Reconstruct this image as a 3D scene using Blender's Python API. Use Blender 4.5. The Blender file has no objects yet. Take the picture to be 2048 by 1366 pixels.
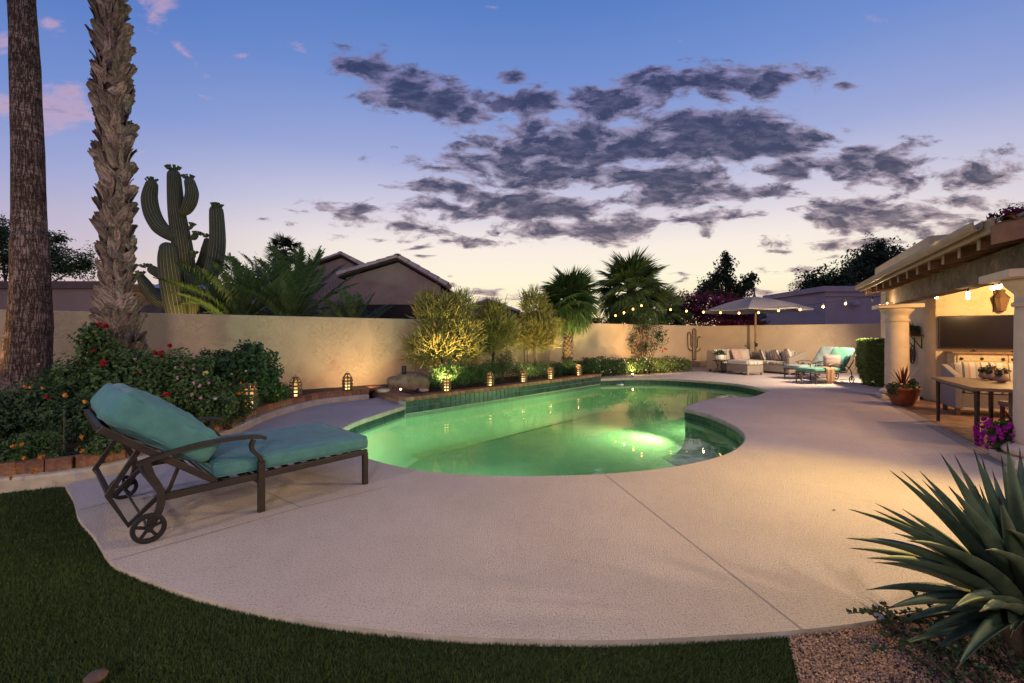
import bpy, bmesh, math, random
import numpy as np
from mathutils import Vector, Matrix, Euler
from mathutils.geometry import tessellate_polygon

R = math.radians
SC = bpy.context.scene
COL = SC.collection
H, F, YH = 1.45, 900.0, 672.0          # eye height, focal length (photo pixels), horizon row
random.seed(7)
RNG = np.random.default_rng(11)


def G(px, py, z=0.0):
    """point of the horizontal plane z seen at that pixel of the photograph"""
    d = F * (H - z) / (py - YH)
    return Vector(((px - 1024) / F * d, d, z))


def D(px, py, Y):
    """point at depth Y seen at that pixel"""
    return Vector(((px - 1024) / F * Y, Y, H + (YH - py) / F * Y))


def sr(r, g, b):
    f = lambda c: ((c / 255 + .055) / 1.055) ** 2.4 if c > 10 else c / 255 / 12.92
    return (f(r), f(g), f(b), 1.0)


# ------------------------------------------------------------------ camera
cam = bpy.data.cameras.new('camera')
cam.sensor_width = 36
cam.lens = F / 2048 * 36
cam.shift_y = -11 / 2048
cam.clip_start = 0.05
cam.clip_end = 2000
camo = bpy.data.objects.new('camera', cam)
camo.location = (0, 0, H)
camo.rotation_euler = (R(90), 0, 0)
COL.objects.link(camo)
SC.camera = camo

# ------------------------------------------------------------------ colour management
SC.view_settings.view_transform = 'Standard'
SC.view_settings.look = 'None'
SC.view_settings.exposure = 0.0
SC.view_settings.gamma = 1.0
SC.view_settings.use_curve_mapping = False
SC.render.engine = 'CYCLES'
SC.cycles.max_bounces = 8
SC.cycles.diffuse_bounces = 3
SC.cycles.glossy_bounces = 3
SC.cycles.transmission_bounces = 4
SC.cycles.transparent_max_bounces = 12
SC.cycles.sample_clamp_indirect = 4.0
SC.cycles.sample_clamp_direct = 0.0
SC.cycles.caustics_reflective = False
SC.cycles.caustics_refractive = False
SC.cycles.use_denoising = True


# ------------------------------------------------------------------ node helper
class NT:
    def __init__(s, tree):
        s.t = tree
        s.n = tree.nodes
        s.l = tree.links

    def add(s, typ, **kw):
        n = s.n.new(typ)
        for k, v in kw.items():
            setattr(n, k, v)
        return n

    def set(s, sock, v):
        if isinstance(v, bpy.types.NodeSocket):
            s.l.new(v, sock)
        elif v is not None:
            sock.default_value = v

    def m(s, op, a, b=None, c=None, clamp=False):
        n = s.add('ShaderNodeMath', operation=op, use_clamp=clamp)
        s.set(n.inputs[0], a)
        s.set(n.inputs[1], b)
        if c is not None:
            s.set(n.inputs[2], c)
        return n.outputs[0]

    def vm(s, op, a, b=None):
        n = s.add('ShaderNodeVectorMath', operation=op)
        s.set(n.inputs[0], a)
        s.set(n.inputs[1], b)
        return n.outputs['Value'] if op in ('LENGTH', 'DOT_PRODUCT', 'DISTANCE') else n.outputs[0]

    def ramp(s, fac, stops, interp='LINEAR'):
        n = s.add('ShaderNodeValToRGB')
        cr = n.color_ramp
        cr.interpolation = interp
        while len(cr.elements) < len(stops):
            cr.elements.new(0.5)
        for e, (p, c) in zip(cr.elements, stops):
            e.position = p
            e.color = c if len(c) == 4 else (*c, 1)
        s.set(n.inputs[0], fac)
        return n.outputs[0]

    def mix(s, fac, a, b, mode='MIX'):
        n = s.add('ShaderNodeMix', data_type='RGBA', blend_type=mode)
        s.set(n.inputs[0], fac)
        s.set(n.inputs[6], a)
        s.set(n.inputs[7], b)
        return n.outputs[2]

    def noise(s, vec=None, scale=5, detail=4, rough=.5, dist=0, out=0):
        n = s.add('ShaderNodeTexNoise')
        s.set(n.inputs['Vector'], vec)
        n.inputs['Scale'].default_value = scale
        n.inputs['Detail'].default_value = detail
        n.inputs['Roughness'].default_value = rough
        n.inputs['Distortion'].default_value = dist
        return n.outputs[out]

    def mr(s, v, a, b, c=0.0, d=1.0, smooth=True):
        n = s.add('ShaderNodeMapRange', interpolation_type='SMOOTHSTEP' if smooth else 'LINEAR')
        for i, x in enumerate((v, a, b, c, d)):
            s.set(n.inputs[i], x)
        return n.outputs[0]


# ------------------------------------------------------------------ dusk sky
world = bpy.data.worlds.new('World')
SC.world = world
world.use_nodes = True
w = NT(world.node_tree)
w.n.clear()
tc = w.add('ShaderNodeTexCoord').outputs['Generated']
sx = w.add('ShaderNodeSeparateXYZ')
w.l.new(tc, sx.inputs[0])
dx, dy, dz = sx.outputs
# smooth dusk gradient, warm over the point where the sun went down
g_sun = w.ramp(dz, [(0, sr(255, 216, 150)), (.045, sr(255, 236, 186)), (.12, sr(255, 246, 218)), (.19, sr(250, 238, 228)),
                    (.26, sr(218, 212, 226)), (.36, sr(164, 174, 218)), (.48, sr(118, 147, 210)), (.62, sr(80, 121, 194)), (1, sr(70, 102, 172))])
g_side = w.ramp(dz, [(0, sr(226, 186, 170)), (.07, sr(222, 194, 194)), (.16, sr(196, 184, 206)), (.26, sr(156, 165, 212)),
                     (.36, sr(118, 145, 208)), (.5, sr(82, 120, 194)), (.64, sr(60, 98, 172)), (1, sr(70, 102, 172))])
g_back = w.ramp(dz, [(0, sr(172, 146, 156)), (.14, sr(206, 176, 184)), (.32, sr(176, 168, 194)), (.6, sr(112, 130, 182)), (1, sr(70, 102, 172))])
hl = w.m('SQRT', w.m('ADD', w.m('MULTIPLY', dx, dx), w.m('ADD', w.m('MULTIPLY', dy, dy), 1e-5)))
az = w.m('DIVIDE', w.m('ADD', w.m('MULTIPLY', dx, .17), w.m('MULTIPLY', dy, .985)), hl)     # cosine to the sunset
base = w.mix(w.mr(az, .50, .97), g_side, g_sun)
base = w.mix(w.mr(az, .45, -.6), base, g_back)

# cloud field: patches of cloud as they hang over the horizon, broken up by noise on a high flat layer
sdir = w.m('MAXIMUM', dy, .04)
s_ = w.m('DIVIDE', dx, sdir)
t_ = w.m('DIVIDE', dz, sdir)
P = w.add('ShaderNodeCombineXYZ')
w.set(P.inputs[0], s_)
w.set(P.inputs[1], t_)
P = P.outputs[0]
zc = w.m('ADD', w.m('MAXIMUM', dz, 0.0), .10)
Q = w.add('ShaderNodeCombineXYZ')
w.set(Q.inputs[0], w.m('DIVIDE', dx, zc))
w.set(Q.inputs[1], w.m('DIVIDE', dy, zc))
Q.inputs[2].default_value = 3.7
Q = Q.outputs[0]
warp = w.vm('SCALE', w.vm('SUBTRACT', w.noise(Q, 1.1, 3, .5, out=1), (.5, .5, .5)))
warp.node.inputs[3].default_value = .10
P2 = w.vm('ADD', P, warp)


def blobs(lst, PP):
    acc = None
    for (cx, cy, rx, ry, rot, wt) in lst:
        mp = w.add('ShaderNodeMapping', vector_type='TEXTURE')
        w.set(mp.inputs[0], PP)
        mp.inputs[1].default_value = ((cx - 1024) / F, (YH - cy) / F, 0)
        mp.inputs[2].default_value = (0, 0, R(rot))
        mp.inputs[3].default_value = (rx / F, ry / F, 1)
        v = w.m('MULTIPLY_ADD', w.vm('LENGTH', mp.outputs[0]), -max(wt, .85), wt)
        acc = v if acc is None else w.m('MAXIMUM', acc, v)
    return acc


DARK = [(745, 135, 90, 36, -12, .8), (850, 190, 150, 48, -14, 1.1), (1032, 155, 44, 26, 0, .7), (1090, 200, 90, 30, -10, .85),
        (1240, 200, 130, 40, 0, 1.2), (1400, 165, 210, 42, 4, 1.3), (1560, 160, 120, 34, 10, 1.), (1180, 285, 280, 56, 3, 1.5),
        (1450, 262, 250, 58, 0, 1.6), (920, 284, 70, 16, 0, .6), (1120, 340, 220, 46, 0, 1.3), (1300, 350, 200, 46, -5, 1.3),
        (870, 372, 100, 22, 0, .8), (880, 412, 150, 26, 0, .8), (1060, 410, 200, 48, -4, 1.3), (1340, 395, 190, 34, 3, .9),
        (1400, 440, 130, 18, 3, .8), (690, 418, 110, 26, -8, .7), (800, 452, 150, 26, -8, .8), (930, 488, 110, 14, -2, .7),
        (1180, 455, 210, 30, 0, 1.1), (1750, 318, 130, 56, 0, .95), (1590, 330, 90, 40, 0, .6), (1965, 340, 110, 40, 0, .9),
        (1690, 420, 110, 36, 0, .8), (1820, 440, 170, 44, 0, 1.), (1720, 490, 150, 20, 0, .7), (1930, 400, 110, 26, 0, .6),
        (1560, 500, 60, 10, 0, .4), (1590, 540, 90, 12, 2, .6), (960, 582, 90, 12, -3, .6), (1530, 584, 110, 14, 0, .7), (990, 596, 90, 10, 0, .6),
        (830, 500, 60, 9, 5, .6), (1700, 165, 44, 18, 0, .5), (1690, 250, 60, 30, 0, .4), (1380, 560, 130, 8, 0, .5), (1240, 480, 60, 10, 0, .4),
        (850, 520, 40, 9, 0, .5), (1640, 520, 60, 8, 0, .4), (530, 455, 70, 10, -10, .4), (560, 415, 60, 8, -8, .35),
        (1000, 320, 170, 40, 0, .9), (1080, 245, 130, 30, 0, .7), (1560, 380, 110, 30, 0, .6), (1240, 300, 400, 170, 0, .30), (1800, 420, 260, 110, 0, .22), (800, 465, 240, 55, 0, .22), (1500, 568, 420, 34, 0, .22)]
PINK = [(125, 225, 130, 62, -8, 1.), (20, 210, 60, 50, 0, .8), (378, 105, 70, 18, -42, .7), (320, 5, 60, 50, -30, .9), (95, 55, 44, 18, -10, .8),
        (0, 95, 40, 34, 0, .7), (495, 110, 40, 14, 0, .5), (620, 105, 90, 20, -30, .5), (405, 183, 50, 12, -20, .4), (545, 115, 40, 12, 0, .4),
        (985, 20, 60, 16, 0, .4), (285, 310, 26, 12, 0, .5), (1365, 80, 70, 12, 0, .45), (1740, 30, 110, 20, 0, .4), (1500, 70, 60, 24, 0, .35)]
n1 = w.noise(Q, 2.3, 9, .62, .4)
n2 = w.noise(Q, 5.5, 6, .6, .2)
R_ = w.add('ShaderNodeMapping')
w.set(R_.inputs[0], P2)
R_.inputs[3].default_value = (1.0, 2.3, 1)
n4 = w.noise(R_.outputs[0], 13.0, 8, .62, .25)
n5 = w.noise(R_.outputs[0], 3.2, 4, .55, .3)
nz0 = w.m('ADD', w.m('MULTIPLY', w.m('SUBTRACT', n4, .5), 3.2), w.m('MULTIPLY', w.m('SUBTRACT', n5, .5), 1.6))
nz = w.m('ADD', w.m('MULTIPLY', nz0, w.m('MULTIPLY', w.mr(dy, .02, .2), .9)), w.m('MULTIPLY', w.m('SUBTRACT', n1, .5), 1.5), w.m('MULTIPLY', w.m('SUBTRACT', n2, .5), 1.1))
fwd = w.mr(dy, .02, .2)
fD = w.m('ADD', w.m('MAXIMUM', blobs(DARK, P2), -3.0), w.m('SUBTRACT', nz, .03))
fP = w.m('ADD', blobs(PINK, P2), w.m('MULTIPLY', nz, .8))
fB = w.m('SUBTRACT', w.m('MULTIPLY', nz, 1.0), w.m('MULTIPLY_ADD', fwd, 3.0, .35))     # broken cloud in the rest of the sky
mD = w.m('MULTIPLY', w.mr(fD, -.08, .36), fwd)
mP = w.m('MULTIPLY', w.mr(fP, .1, .9), w.m('MULTIPLY', fwd, .62))
mB = w.mr(fB, .25, .9)
cdark = w.ramp(dz, [(0, sr(150, 124, 112)), (.1, sr(118, 106, 112)), (.22, sr(84, 82, 102)), (.34, sr(60, 68, 98)), (.5, sr(50, 62, 100)), (.8, sr(52, 64, 104))])
cedge = w.ramp(dz, [(0, sr(246, 216, 190)), (.12, sr(222, 198, 190)), (.28, sr(176, 164, 184)), (.5, sr(134, 132, 178)), (.8, sr(110, 120, 176))])
n3 = w.noise(Q, 7.0, 5, .6)
core = w.m('ADD', w.m('ADD', w.mr(fD, .05, 1.0), .22), w.m('MULTIPLY', w.m('SUBTRACT', w.m('ADD', w.m('MULTIPLY', n3, .5), w.m('MULTIPLY', n4, .5)), .5), 3.2), clamp=True)
n6 = w.noise(R_.outputs[0], 24.0, 6, .6, .3)
cdark = w.mix(w.mr(n6, .40, .70, 0, .26), cdark, cedge)
ccol = w.mix(w.m('MULTIPLY', core, .96), cedge, cdark)
sky = w.mix(mP, base, w.mix(w.mr(fP, .6, 1.5), sr(214, 172, 186), sr(148, 132, 172)))
sky = w.mix(mD, sky, ccol)
sky = w.mix(w.m('MULTIPLY', mB, .5), sky, sr(84, 84, 124))
below = w.mr(dz, -.02, .0)
sky = w.mix(below, sr(60, 50, 46), sky)
bg = w.add('ShaderNodeBackground')
w.set(bg.inputs[0], sky)
bg.inputs[1].default_value = 1.0
wo = w.add('ShaderNodeOutputWorld')
w.l.new(bg.outputs[0], wo.inputs[0])
world.cycles.sampling_method = 'MANUAL'
world.cycles.sample_map_resolution = 1024

# patio frame: DN runs away along the columns, EE into the patio
DN = Vector((.487, .873, 0))
EE = Vector((.873, -.487, 0))
FC = Vector((8.98, 10.5, 0))          # far column centre


def PT(t, e, z=0.0):
    return FC + DN * t + EE * e + Vector((0, 0, z))


# ------------------------------------------------------------------ lamps that the place has, plus added fill spots
def lamp(name, typ, loc, energy, color, radius=.05, target=None, spot=60, blend=.6):
    l = bpy.data.lights.new(name, typ)
    l.energy = energy
    l.color = color
    l.shadow_soft_size = radius
    o = bpy.data.objects.new(name, l)
    o.location = loc
    if typ == 'SPOT':
        l.spot_size = R(spot)
        l.spot_blend = blend
    if target is not None:
        o.rotation_euler = (Vector(target) - Vector(loc)).to_track_quat('-Z', 'Y').to_euler()
    COL.objects.link(o)
    return o


WARM = (1.0, .62, .30)
WARM2 = (1.0, .74, .46)
LEAF = (1.0, .78, .34)
# warm flood on the patio eave corner, aimed at the deck
lamp('eave_flood_and_fill', 'SPOT', (5.15, 4.45, 2.95), 1050, (1, .69, .17), .06, (2.05, 3.3, 0), 96, 1.0)
lamp('eave_flood_and_fill', 'SPOT', (5.65, 6.0, 2.9), 170, (1, .66, .34), .06, (3.9, 7.3, 0), 130, 1.0)  # second eave spot, added to brighten the far deck
# house wall lamp beside the camera; unseen porch spots behind it added as fill
lamp('house_wall_light', 'SPOT', (6.3, .7, 2.45), 540, (1, .72, .50), .10, (1.5, 2.6, 0), 130, .8)
lamp('porch_fill', 'SPOT', (-.6, -3.6, 2.8), 620, (1, .88, .84), .35, (-2.4, 8.0, 0), 110, 1.0)
lamp('porch_fill', 'SPOT', (-6.5, -1.5, 2.8), 680, (1, .80, .66), .3, (-3.2, 8.5, .2), 110, .8)
# flood on the far side wall of the house, over the seating corner
lamp('side_floodlight', 'SPOT', PT(3.1, .40, 2.6), 1500, (1, .80, .56), .05, (8.2, 17.2, .2), 125, .5)
# patio ceiling
lamp('patio_light', 'POINT', PT(-1.9, 1.6, 2.30), 240, (1, .60, .24), .08)
lamp('patio_light', 'POINT', PT(-4.6, 2.2, 2.30), 170, (1, .60, .26), .08)
# garden spots in the beds
lamp('garden_spot', 'SPOT', (-1.55, 10.55, .35), 420, LEAF, .03, D(885, 680, 11.6), 100, .7)
lamp('garden_spot', 'SPOT', (.7, 12.6, .4), 150, LEAF, .03, D(1050, 650, 14.6), 110, .7)
lamp('garden_spot', 'SPOT', (1.9, 13.9, .3), 420, LEAF, .03, D(1150, 600, 15.6), 90, .6)
lamp('garden_spot', 'SPOT', (4.3, 15.9, .2), 160, (1, .66, .30), .03, (4.8, 17.3, 1.2), 130, .7)
lamp('garden_spot', 'SPOT', (5.8, 16.2, .6), 260, (1, .60, .25), .03, (5.6, 18.6, 1.6), 130, .7)
lamp('garden_spot', 'SPOT', (-3.35, 10.9, .35), 90, (1, .66, .32), .03, (-4.6, 11.9, 1.2), 150, .9)
lamp('garden_spot', 'SPOT', (-8.45, 6.35, .5), 260, (1, .56, .2), .03, (-7.4, 6.8, 2.6), 90, .8)
lamp('garden_spot', 'SPOT', (-8.0, 11.2, .9), 230, (1, .70, .2), .03, (-8.9, 12.4, 3.2), 80, .8)
lamp('garden_spot', 'SPOT', (-5.3, 11.6, .6), 70, (1, .8, .45), .03, (-6.0, 12.8, 2.6), 130, .8)
# swimming pool light in the wall under the deck point, and one under the near edge
lamp('pool_light_and_fill', 'SPOT', G(1361, 822, -.40) + Vector((-.25, .08, 0)), 780, (1, .96, .5), .13, (-1.2, 9.8, -.36), 160, 1.0)
lamp('pool_light_and_fill', 'SPOT', (-.8, 5.4, -.36), 850, (.74, 1, .74), .12, (-1.9, 10.5, -.5), 135, 1.0)
lamp('pool_light_and_fill', 'SPOT', (5.6, 11.3, -.36), 520, (.95, 1, .55), .15, (2.0, 13.6, -.4), 160, 1.0)  # extra spot, added to light the far half of the pool
# ------------------------------------------------------------------ objects, tags, meshes
def tag(o, label=None, cat=None, group=None, kind=None):
    if label: o['label'] = label
    if cat: o['category'] = cat
    if group: o['group'] = group
    if kind: o['kind'] = kind
    return o


def empty(name, loc=(0, 0, 0), rz=0.0, label=None, cat=None, group=None):
    o = bpy.data.objects.new(name, None)
    o.location = loc
    o.rotation_euler = (0, 0, rz)
    o.empty_display_size = .1
    COL.objects.link(o)
    return tag(o, label, cat, group)


def link(name, me, parent=None, loc=(0, 0, 0), rot=(0, 0, 0), scale=(1, 1, 1)):
    o = bpy.data.objects.new(name, me)
    o.parent = parent
    o.location = loc
    o.rotation_euler = rot
    o.scale = scale
    COL.objects.link(o)
    return o


def kids(o):
    return [c for c in bpy.data.objects if c.parent is o]


def copy_tree(o, parent=None, _map=None):
    if _map is None:
        _map = {}
        for c in bpy.data.objects:
            if c.parent is not None:
                _map.setdefault(c.parent.name, []).append(c)
    c = o.copy()
    COL.objects.link(c)
    c.parent = parent
    for ch in _map.get(o.name, []):
        copy_tree(ch, c, _map)
    return c


def npmesh(name, V, Fq, mat, smooth=False, rnd=None):
    """mesh from numpy arrays; Fq is (m,k). rnd: per-face random attribute"""
    V = np.asarray(V, dtype=np.float32).reshape(-1, 3)
    Fq = np.asarray(Fq, dtype=np.int32)
    m, k = Fq.shape
    me = bpy.data.meshes.new(name)
    me.vertices.add(len(V))
    me.vertices.foreach_set('co', V.ravel())
    me.loops.add(m * k)
    me.loops.foreach_set('vertex_index', Fq.ravel())
    me.polygons.add(m)
    me.polygons.foreach_set('loop_start', np.arange(0, m * k, k, dtype=np.int32))
    me.polygons.foreach_set('use_smooth', np.full(m, smooth))
    me.update(calc_edges=True)
    if rnd is not None:
        a = me.attributes.new('rnd', 'FLOAT', 'FACE')
        a.data.foreach_set('value', np.asarray(rnd, dtype=np.float32))
    me.materials.append(mat)
    return me


class MB:
    """collects polygons, builds ONE mesh"""

    def __init__(s):
        s.v, s.f = [], []

    def quad(s, *p):
        n = len(s.v)
        s.v += [tuple(q) for q in p]
        s.f.append(tuple(range(n, n + len(p))))
        return s

    def box(s, x0, x1, y0, y1, z0, z1, M=None, taper=1.0):
        n = len(s.v)
        cx, cy = (x0 + x1) / 2, (y0 + y1) / 2
        P = []
        for z, k in ((z0, 1), (z1, taper)):
            for x, y in ((x0, y0), (x1, y0), (x1, y1), (x0, y1)):
                P.append(Vector((cx + (x - cx) * k, cy + (y - cy) * k, z)))
        if M is not None:
            P = [M @ p for p in P]
        s.v += [tuple(p) for p in P]
        for f in ((0, 3, 2, 1), (4, 5, 6, 7), (0, 1, 5, 4), (1, 2, 6, 5), (2, 3, 7, 6), (3, 0, 4, 7)):
            s.f.append(tuple(n + i for i in f))
        return s

    def beam(s, a, b, w, h, up=(0, 0, 1)):
        """rectangular bar from a to b"""
        a, b = Vector(a), Vector(b)
        d = (b - a)
        L = d.length
        d.normalize()
        up = Vector(up)
        x = d.cross(up)
        if x.length < 1e-4:
            x = d.cross(Vector((1, 0, 0)))
        x.normalize()
        z = x.cross(d)
        M = Matrix((( x.x, d.x, z.x, a.x), (x.y, d.y, z.y, a.y), (x.z, d.z, z.z, a.z), (0, 0, 0, 1)))
        return s.box(-w / 2, w / 2, 0, L, -h / 2, h / 2, M)

    def tube(s, pts, r, n=8, cap=True, flat=None):
        """swept tube; r number or list; flat = (rx, rz) factors"""
        pts = [Vector(p) for p in pts]
        rr = r if isinstance(r, (list, tuple)) else [r] * len(pts)
        base = len(s.v)
        px = None
        for i, p in enumerate(pts):
            d = (pts[min(i + 1, len(pts) - 1)] - pts[max(i - 1, 0)])
            if d.length < 1e-9: d = Vector((0, 0, 1))
            d.normalize()
            if px is None:
                ref = Vector((0, 0, 1)) if abs(d.z) < .9 else Vector((1, 0, 0))
                x = d.cross(ref).normalized()
            else:
                x = (px - d * px.dot(d)).normalized()
            px = x
            y = d.cross(x)
            for k in range(n):
                a = 2 * math.pi * k / n + math.pi / n
                fx, fy = flat or (1, 1)
                q = p + x * (math.cos(a) * rr[i] * fx) + y * (math.sin(a) * rr[i] * fy)
                s.v.append(tuple(q))
        for i in range(len(pts) - 1):
            for k in range(n):
                a, b = base + i * n + k, base + i * n + (k + 1) % n
                s.f.append((a, b, b + n, a + n))
        if cap:
            s.f.append(tuple(base + k for k in reversed(range(n))))
            s.f.append(tuple(base + (len(pts) - 1) * n + k for k in range(n)))
        return s

    def lathe(s, prof, n=24, c=(0, 0, 0), M=None, sq=None):
        base = len(s.v)
        for (r, z) in prof:
            for k in range(n):
                a = 2 * math.pi * k / n
                q = Vector((c[0] + r * math.cos(a), c[1] + r * math.sin(a), c[2] + z))
                if M is not None: q = M @ q
                s.v.append(tuple(q))
        for i in range(len(prof) - 1):
            for k in range(n):
                a, b = base + i * n + k, base + i * n + (k + 1) % n
                s.f.append((a, b, b + n, a + n))
        s.f.append(tuple(base + k for k in reversed(range(n))))
        s.f.append(tuple(base + (len(prof) - 1) * n + k for k in range(n)))
        return s

    def prism(s, poly, z0, z1, M=None):
        """closed polygon (list of xy) extruded"""
        n = len(poly)
        base = len(s.v)
        for z in (z0, z1):
            for p in poly:
                q = Vector((p[0], p[1], z))
                if M is not None: q = M @ q
                s.v.append(tuple(q))
        s.f.append(tuple(base + i for i in reversed(range(n))))
        s.f.append(tuple(base + n + i for i in range(n)))
        for i in range(n):
            j = (i + 1) % n
            s.f.append((base + i, base + j, base + n + j, base + n + i))
        return s

    def mesh(s, name, mat, smooth=False, bevel=0):
        me = bpy.data.meshes.new(name)
        me.from_pydata(s.v, [], s.f)
        if bevel:
            bm = bmesh.new()
            bm.from_mesh(me)
            bmesh.ops.bevel(bm, geom=[e for e in bm.edges], offset=bevel, segments=2, profile=.6, affect='EDGES', clamp_overlap=True)
            bm.to_mesh(me)
            bm.free()
        if smooth:
            me.polygons.foreach_set('use_smooth', [True] * len(me.polygons))
            if smooth == 'auto':
                me.polygons.foreach_set('use_smooth', [len(p.vertices) <= 4 for p in me.polygons])
        me.update()
        me.materials.append(mat)
        return me

    def build(s, name, mat, parent=None, smooth=False, bevel=0, loc=(0, 0, 0), rot=(0, 0, 0)):
        return link(name, s.mesh(name, mat, smooth, bevel), parent, loc, rot)


# ------------------------------------------------------------------ materials
def MAT(name, c1, c2=None, scale=6, rough=.8, bump=0, bscale=60, bdetail=4, rnd=0.0, metal=0, spec=.3, attr=False, stretch=None,
        coord='Object', c3=None, trans=0.0, bdist=.01, emis=None, estr=0, thr=(.35, .65), sheen=0):
    m = bpy.data.materials.new(name)
    m.use_nodes = True
    t = NT(m.node_tree)
    b = t.n['Principled BSDF']
    b.inputs['Roughness'].default_value = rough
    b.inputs['Metallic'].default_value = metal
    b.inputs['Specular IOR Level'].default_value = spec
    if sheen: b.inputs['Sheen Weight'].default_value = sheen
    vec = t.add('ShaderNodeTexCoord').outputs[coord] if coord != 'World' else t.add('ShaderNodeNewGeometry').outputs['Position']
    if stretch:
        mp = t.add('ShaderNodeMapping')
        mp.inputs[3].default_value = stretch
        t.l.new(vec, mp.inputs[0])
        vec = mp.outputs[0]
    col = c1 if len(c1) == 4 else (*c1, 1)
    if c2:
        if attr:
            a = t.add('ShaderNodeAttribute', attribute_name='rnd').outputs['Fac']
            fac = a
        else:
            fac = t.mr(t.noise(vec, scale, 5, .6), thr[0], thr[1])
        col = t.mix(fac, (*c1[:3], 1), (*c2[:3], 1))
        if c3:
            col = t.mix(t.mr(t.noise(vec, scale * 3.1, 4, .6), .5, .75), col, (*c3[:3], 1))
    if rnd:
        oi = t.add('ShaderNodeObjectInfo').outputs['Random']
        hs = t.add('ShaderNodeHueSaturation')
        t.set(hs.inputs['Color'], col)
        t.set(hs.inputs['Value'], t.mr(oi, 0, 1, 1 - rnd, 1 + rnd, False))
        col = hs.outputs[0]
    t.set(b.inputs['Base Color'], col)
    if bump:
        bn = t.add('ShaderNodeBump')
        bn.inputs['Strength'].default_value = bump
        bn.inputs['Distance'].default_value = bdist
        t.set(bn.inputs['Height'], t.noise(vec, bscale, bdetail, .6))
        t.l.new(bn.outputs[0], b.inputs['Normal'])
    if emis:
        b.inputs['Emission Color'].default_value = (*emis[:3], 1)
        b.inputs['Emission Strength'].default_value = estr
    if trans:
        tr = t.add('ShaderNodeBsdfTranslucent')
        t.set(tr.inputs[0], col)
        mx = t.add('ShaderNodeMixShader')
        mx.inputs[0].default_value = trans
        t.l.new(b.outputs[0], mx.inputs[1])
        t.l.new(tr.outputs[0], mx.inputs[2])
        t.l.new(mx.outputs[0], t.n['Material Output'].inputs[0])
    return m


K = {}
K['soil'] = MAT('soil', (.035, .024, .016), (.07, .05, .035), 20, .95, .6, 90)
K['brick'] = MAT('edging_brick', (.24, .10, .055), (.36, .18, .10), 14, .9, .7, 70, rnd=.28, c3=(.16, .08, .05), coord='Object')
K['curb'] = MAT('curb_concrete', (.55, .45, .34), (.42, .34, .26), 5, .9, .5, 60, coord='World')
K['wood'] = MAT('weathered_wood', (.22, .165, .115), (.13, .095, .068), 3, .85, .5, 40, stretch=(1, 1, 1), coord='World', c3=(.30, .24, .18))
K['darkwood'] = MAT('dark_rafter_wood', (.10, .055, .03), (.16, .09, .05), 6, .8, .3, 40, coord='World')
K['cream'] = MAT('cream_paint', (.70, .56, .40), (.62, .49, .35), 4, .55, .15, 40, coord='World')
K['gutter'] = MAT('tan_gutter', (.34, .235, .15), (.29, .20, .125), 3, .45, .05, 40, coord='World')
K['bronze'] = MAT('bronze_metal', (.045, .033, .026), (.032, .024, .02), 12, .42, .1, 80, metal=.3, spec=.5)
K['black'] = MAT('black_plastic', (.012, .012, .013), None, rough=.45, spec=.4)
K['iron'] = MAT('dark_iron', (.03, .022, .018), (.06, .04, .03), 20, .5, metal=.5)
K['rustcage'] = MAT('woven_strap', (.08, .05, .028), (.15, .095, .055), 18, .75, .2, 60, rnd=.1)
K['white'] = MAT('white_ceramic', (.75, .70, .62), None, rough=.4, spec=.5)
K['palewood'] = MAT('travertine_table', (.25, .165, .10), (.19, .125, .075), 8, .5, .1, 50)
K['terracotta'] = MAT('glazed_terracotta', (.30, .075, .035), (.20, .05, .025), 6, .35, .1, 30, spec=.5)
K['bark'] = MAT('bark', (.13, .09, .06), (.07, .05, .035), 12, .95, .8, 40)
K['rafter_end'] = MAT('pale_rafter_end', (.40, .31, .23), None, rough=.8)
K['soilpot'] = K['soil']


def leafmat(name, c1, c2, trans=.25, rough=.55, rnd=.12, spec=.3):
    return MAT(name, c1, c2, attr=True, rough=rough, trans=trans, rnd=rnd, spec=spec)


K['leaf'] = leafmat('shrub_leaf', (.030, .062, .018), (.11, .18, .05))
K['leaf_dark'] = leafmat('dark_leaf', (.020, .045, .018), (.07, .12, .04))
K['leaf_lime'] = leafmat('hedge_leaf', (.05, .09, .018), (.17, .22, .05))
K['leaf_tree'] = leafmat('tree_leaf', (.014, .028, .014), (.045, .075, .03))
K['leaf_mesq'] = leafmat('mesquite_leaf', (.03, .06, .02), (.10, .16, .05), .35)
K['boug'] = leafmat('bougainvillea_leaf', (.06, .012, .025), (.20, .02, .07))
K['stick'] = MAT('pencil_stick', (.20, .20, .05), (.36, .22, .06), attr=True, rough=.6, trans=.1)
K['frond'] = leafmat('frond_green', (.04, .07, .02), (.12, .17, .045), .25)
K['frond_date'] = leafmat('date_frond', (.03, .065, .028), (.085, .13, .055), .15)
K['cactus'] = MAT('saguaro_skin', (.085, .12, .05), (.12, .15, .07), 4, .75, .3, 120, coord='Object')
K['cactus_spine'] = MAT('saguaro_spine', (.42, .38, .24), None, rough=.9)
K['agave'] = MAT('agave_leaf', (.075, .115, .062), (.13, .175, .10), 7, .5, .12, 40, rnd=.12, trans=.06)
K['agave_tip'] = MAT('agave_spine', (.03, .012, .01), None, rough=.5)
K['red'] = MAT('red_petal', (.42, .008, .012), (.25, .004, .01), attr=True, rough=.6, trans=.2)
K['magenta'] = MAT('magenta_petal', (.45, .01, .30), (.30, .01, .34), attr=True, rough=.6, trans=.25)
K['orange'] = MAT('orange_petal', (.75, .20, .02), (.70, .38, .03), attr=True, rough=.6, trans=.2)
K['pinkf'] = MAT('pink_petal', (.65, .28, .36), (.75, .5, .5), attr=True, rough=.6, trans=.2)
K['yellow'] = MAT('pale_yellow_petal', (.85, .65, .22), (.85, .72, .4), attr=True, rough=.6, trans=.2)
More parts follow.
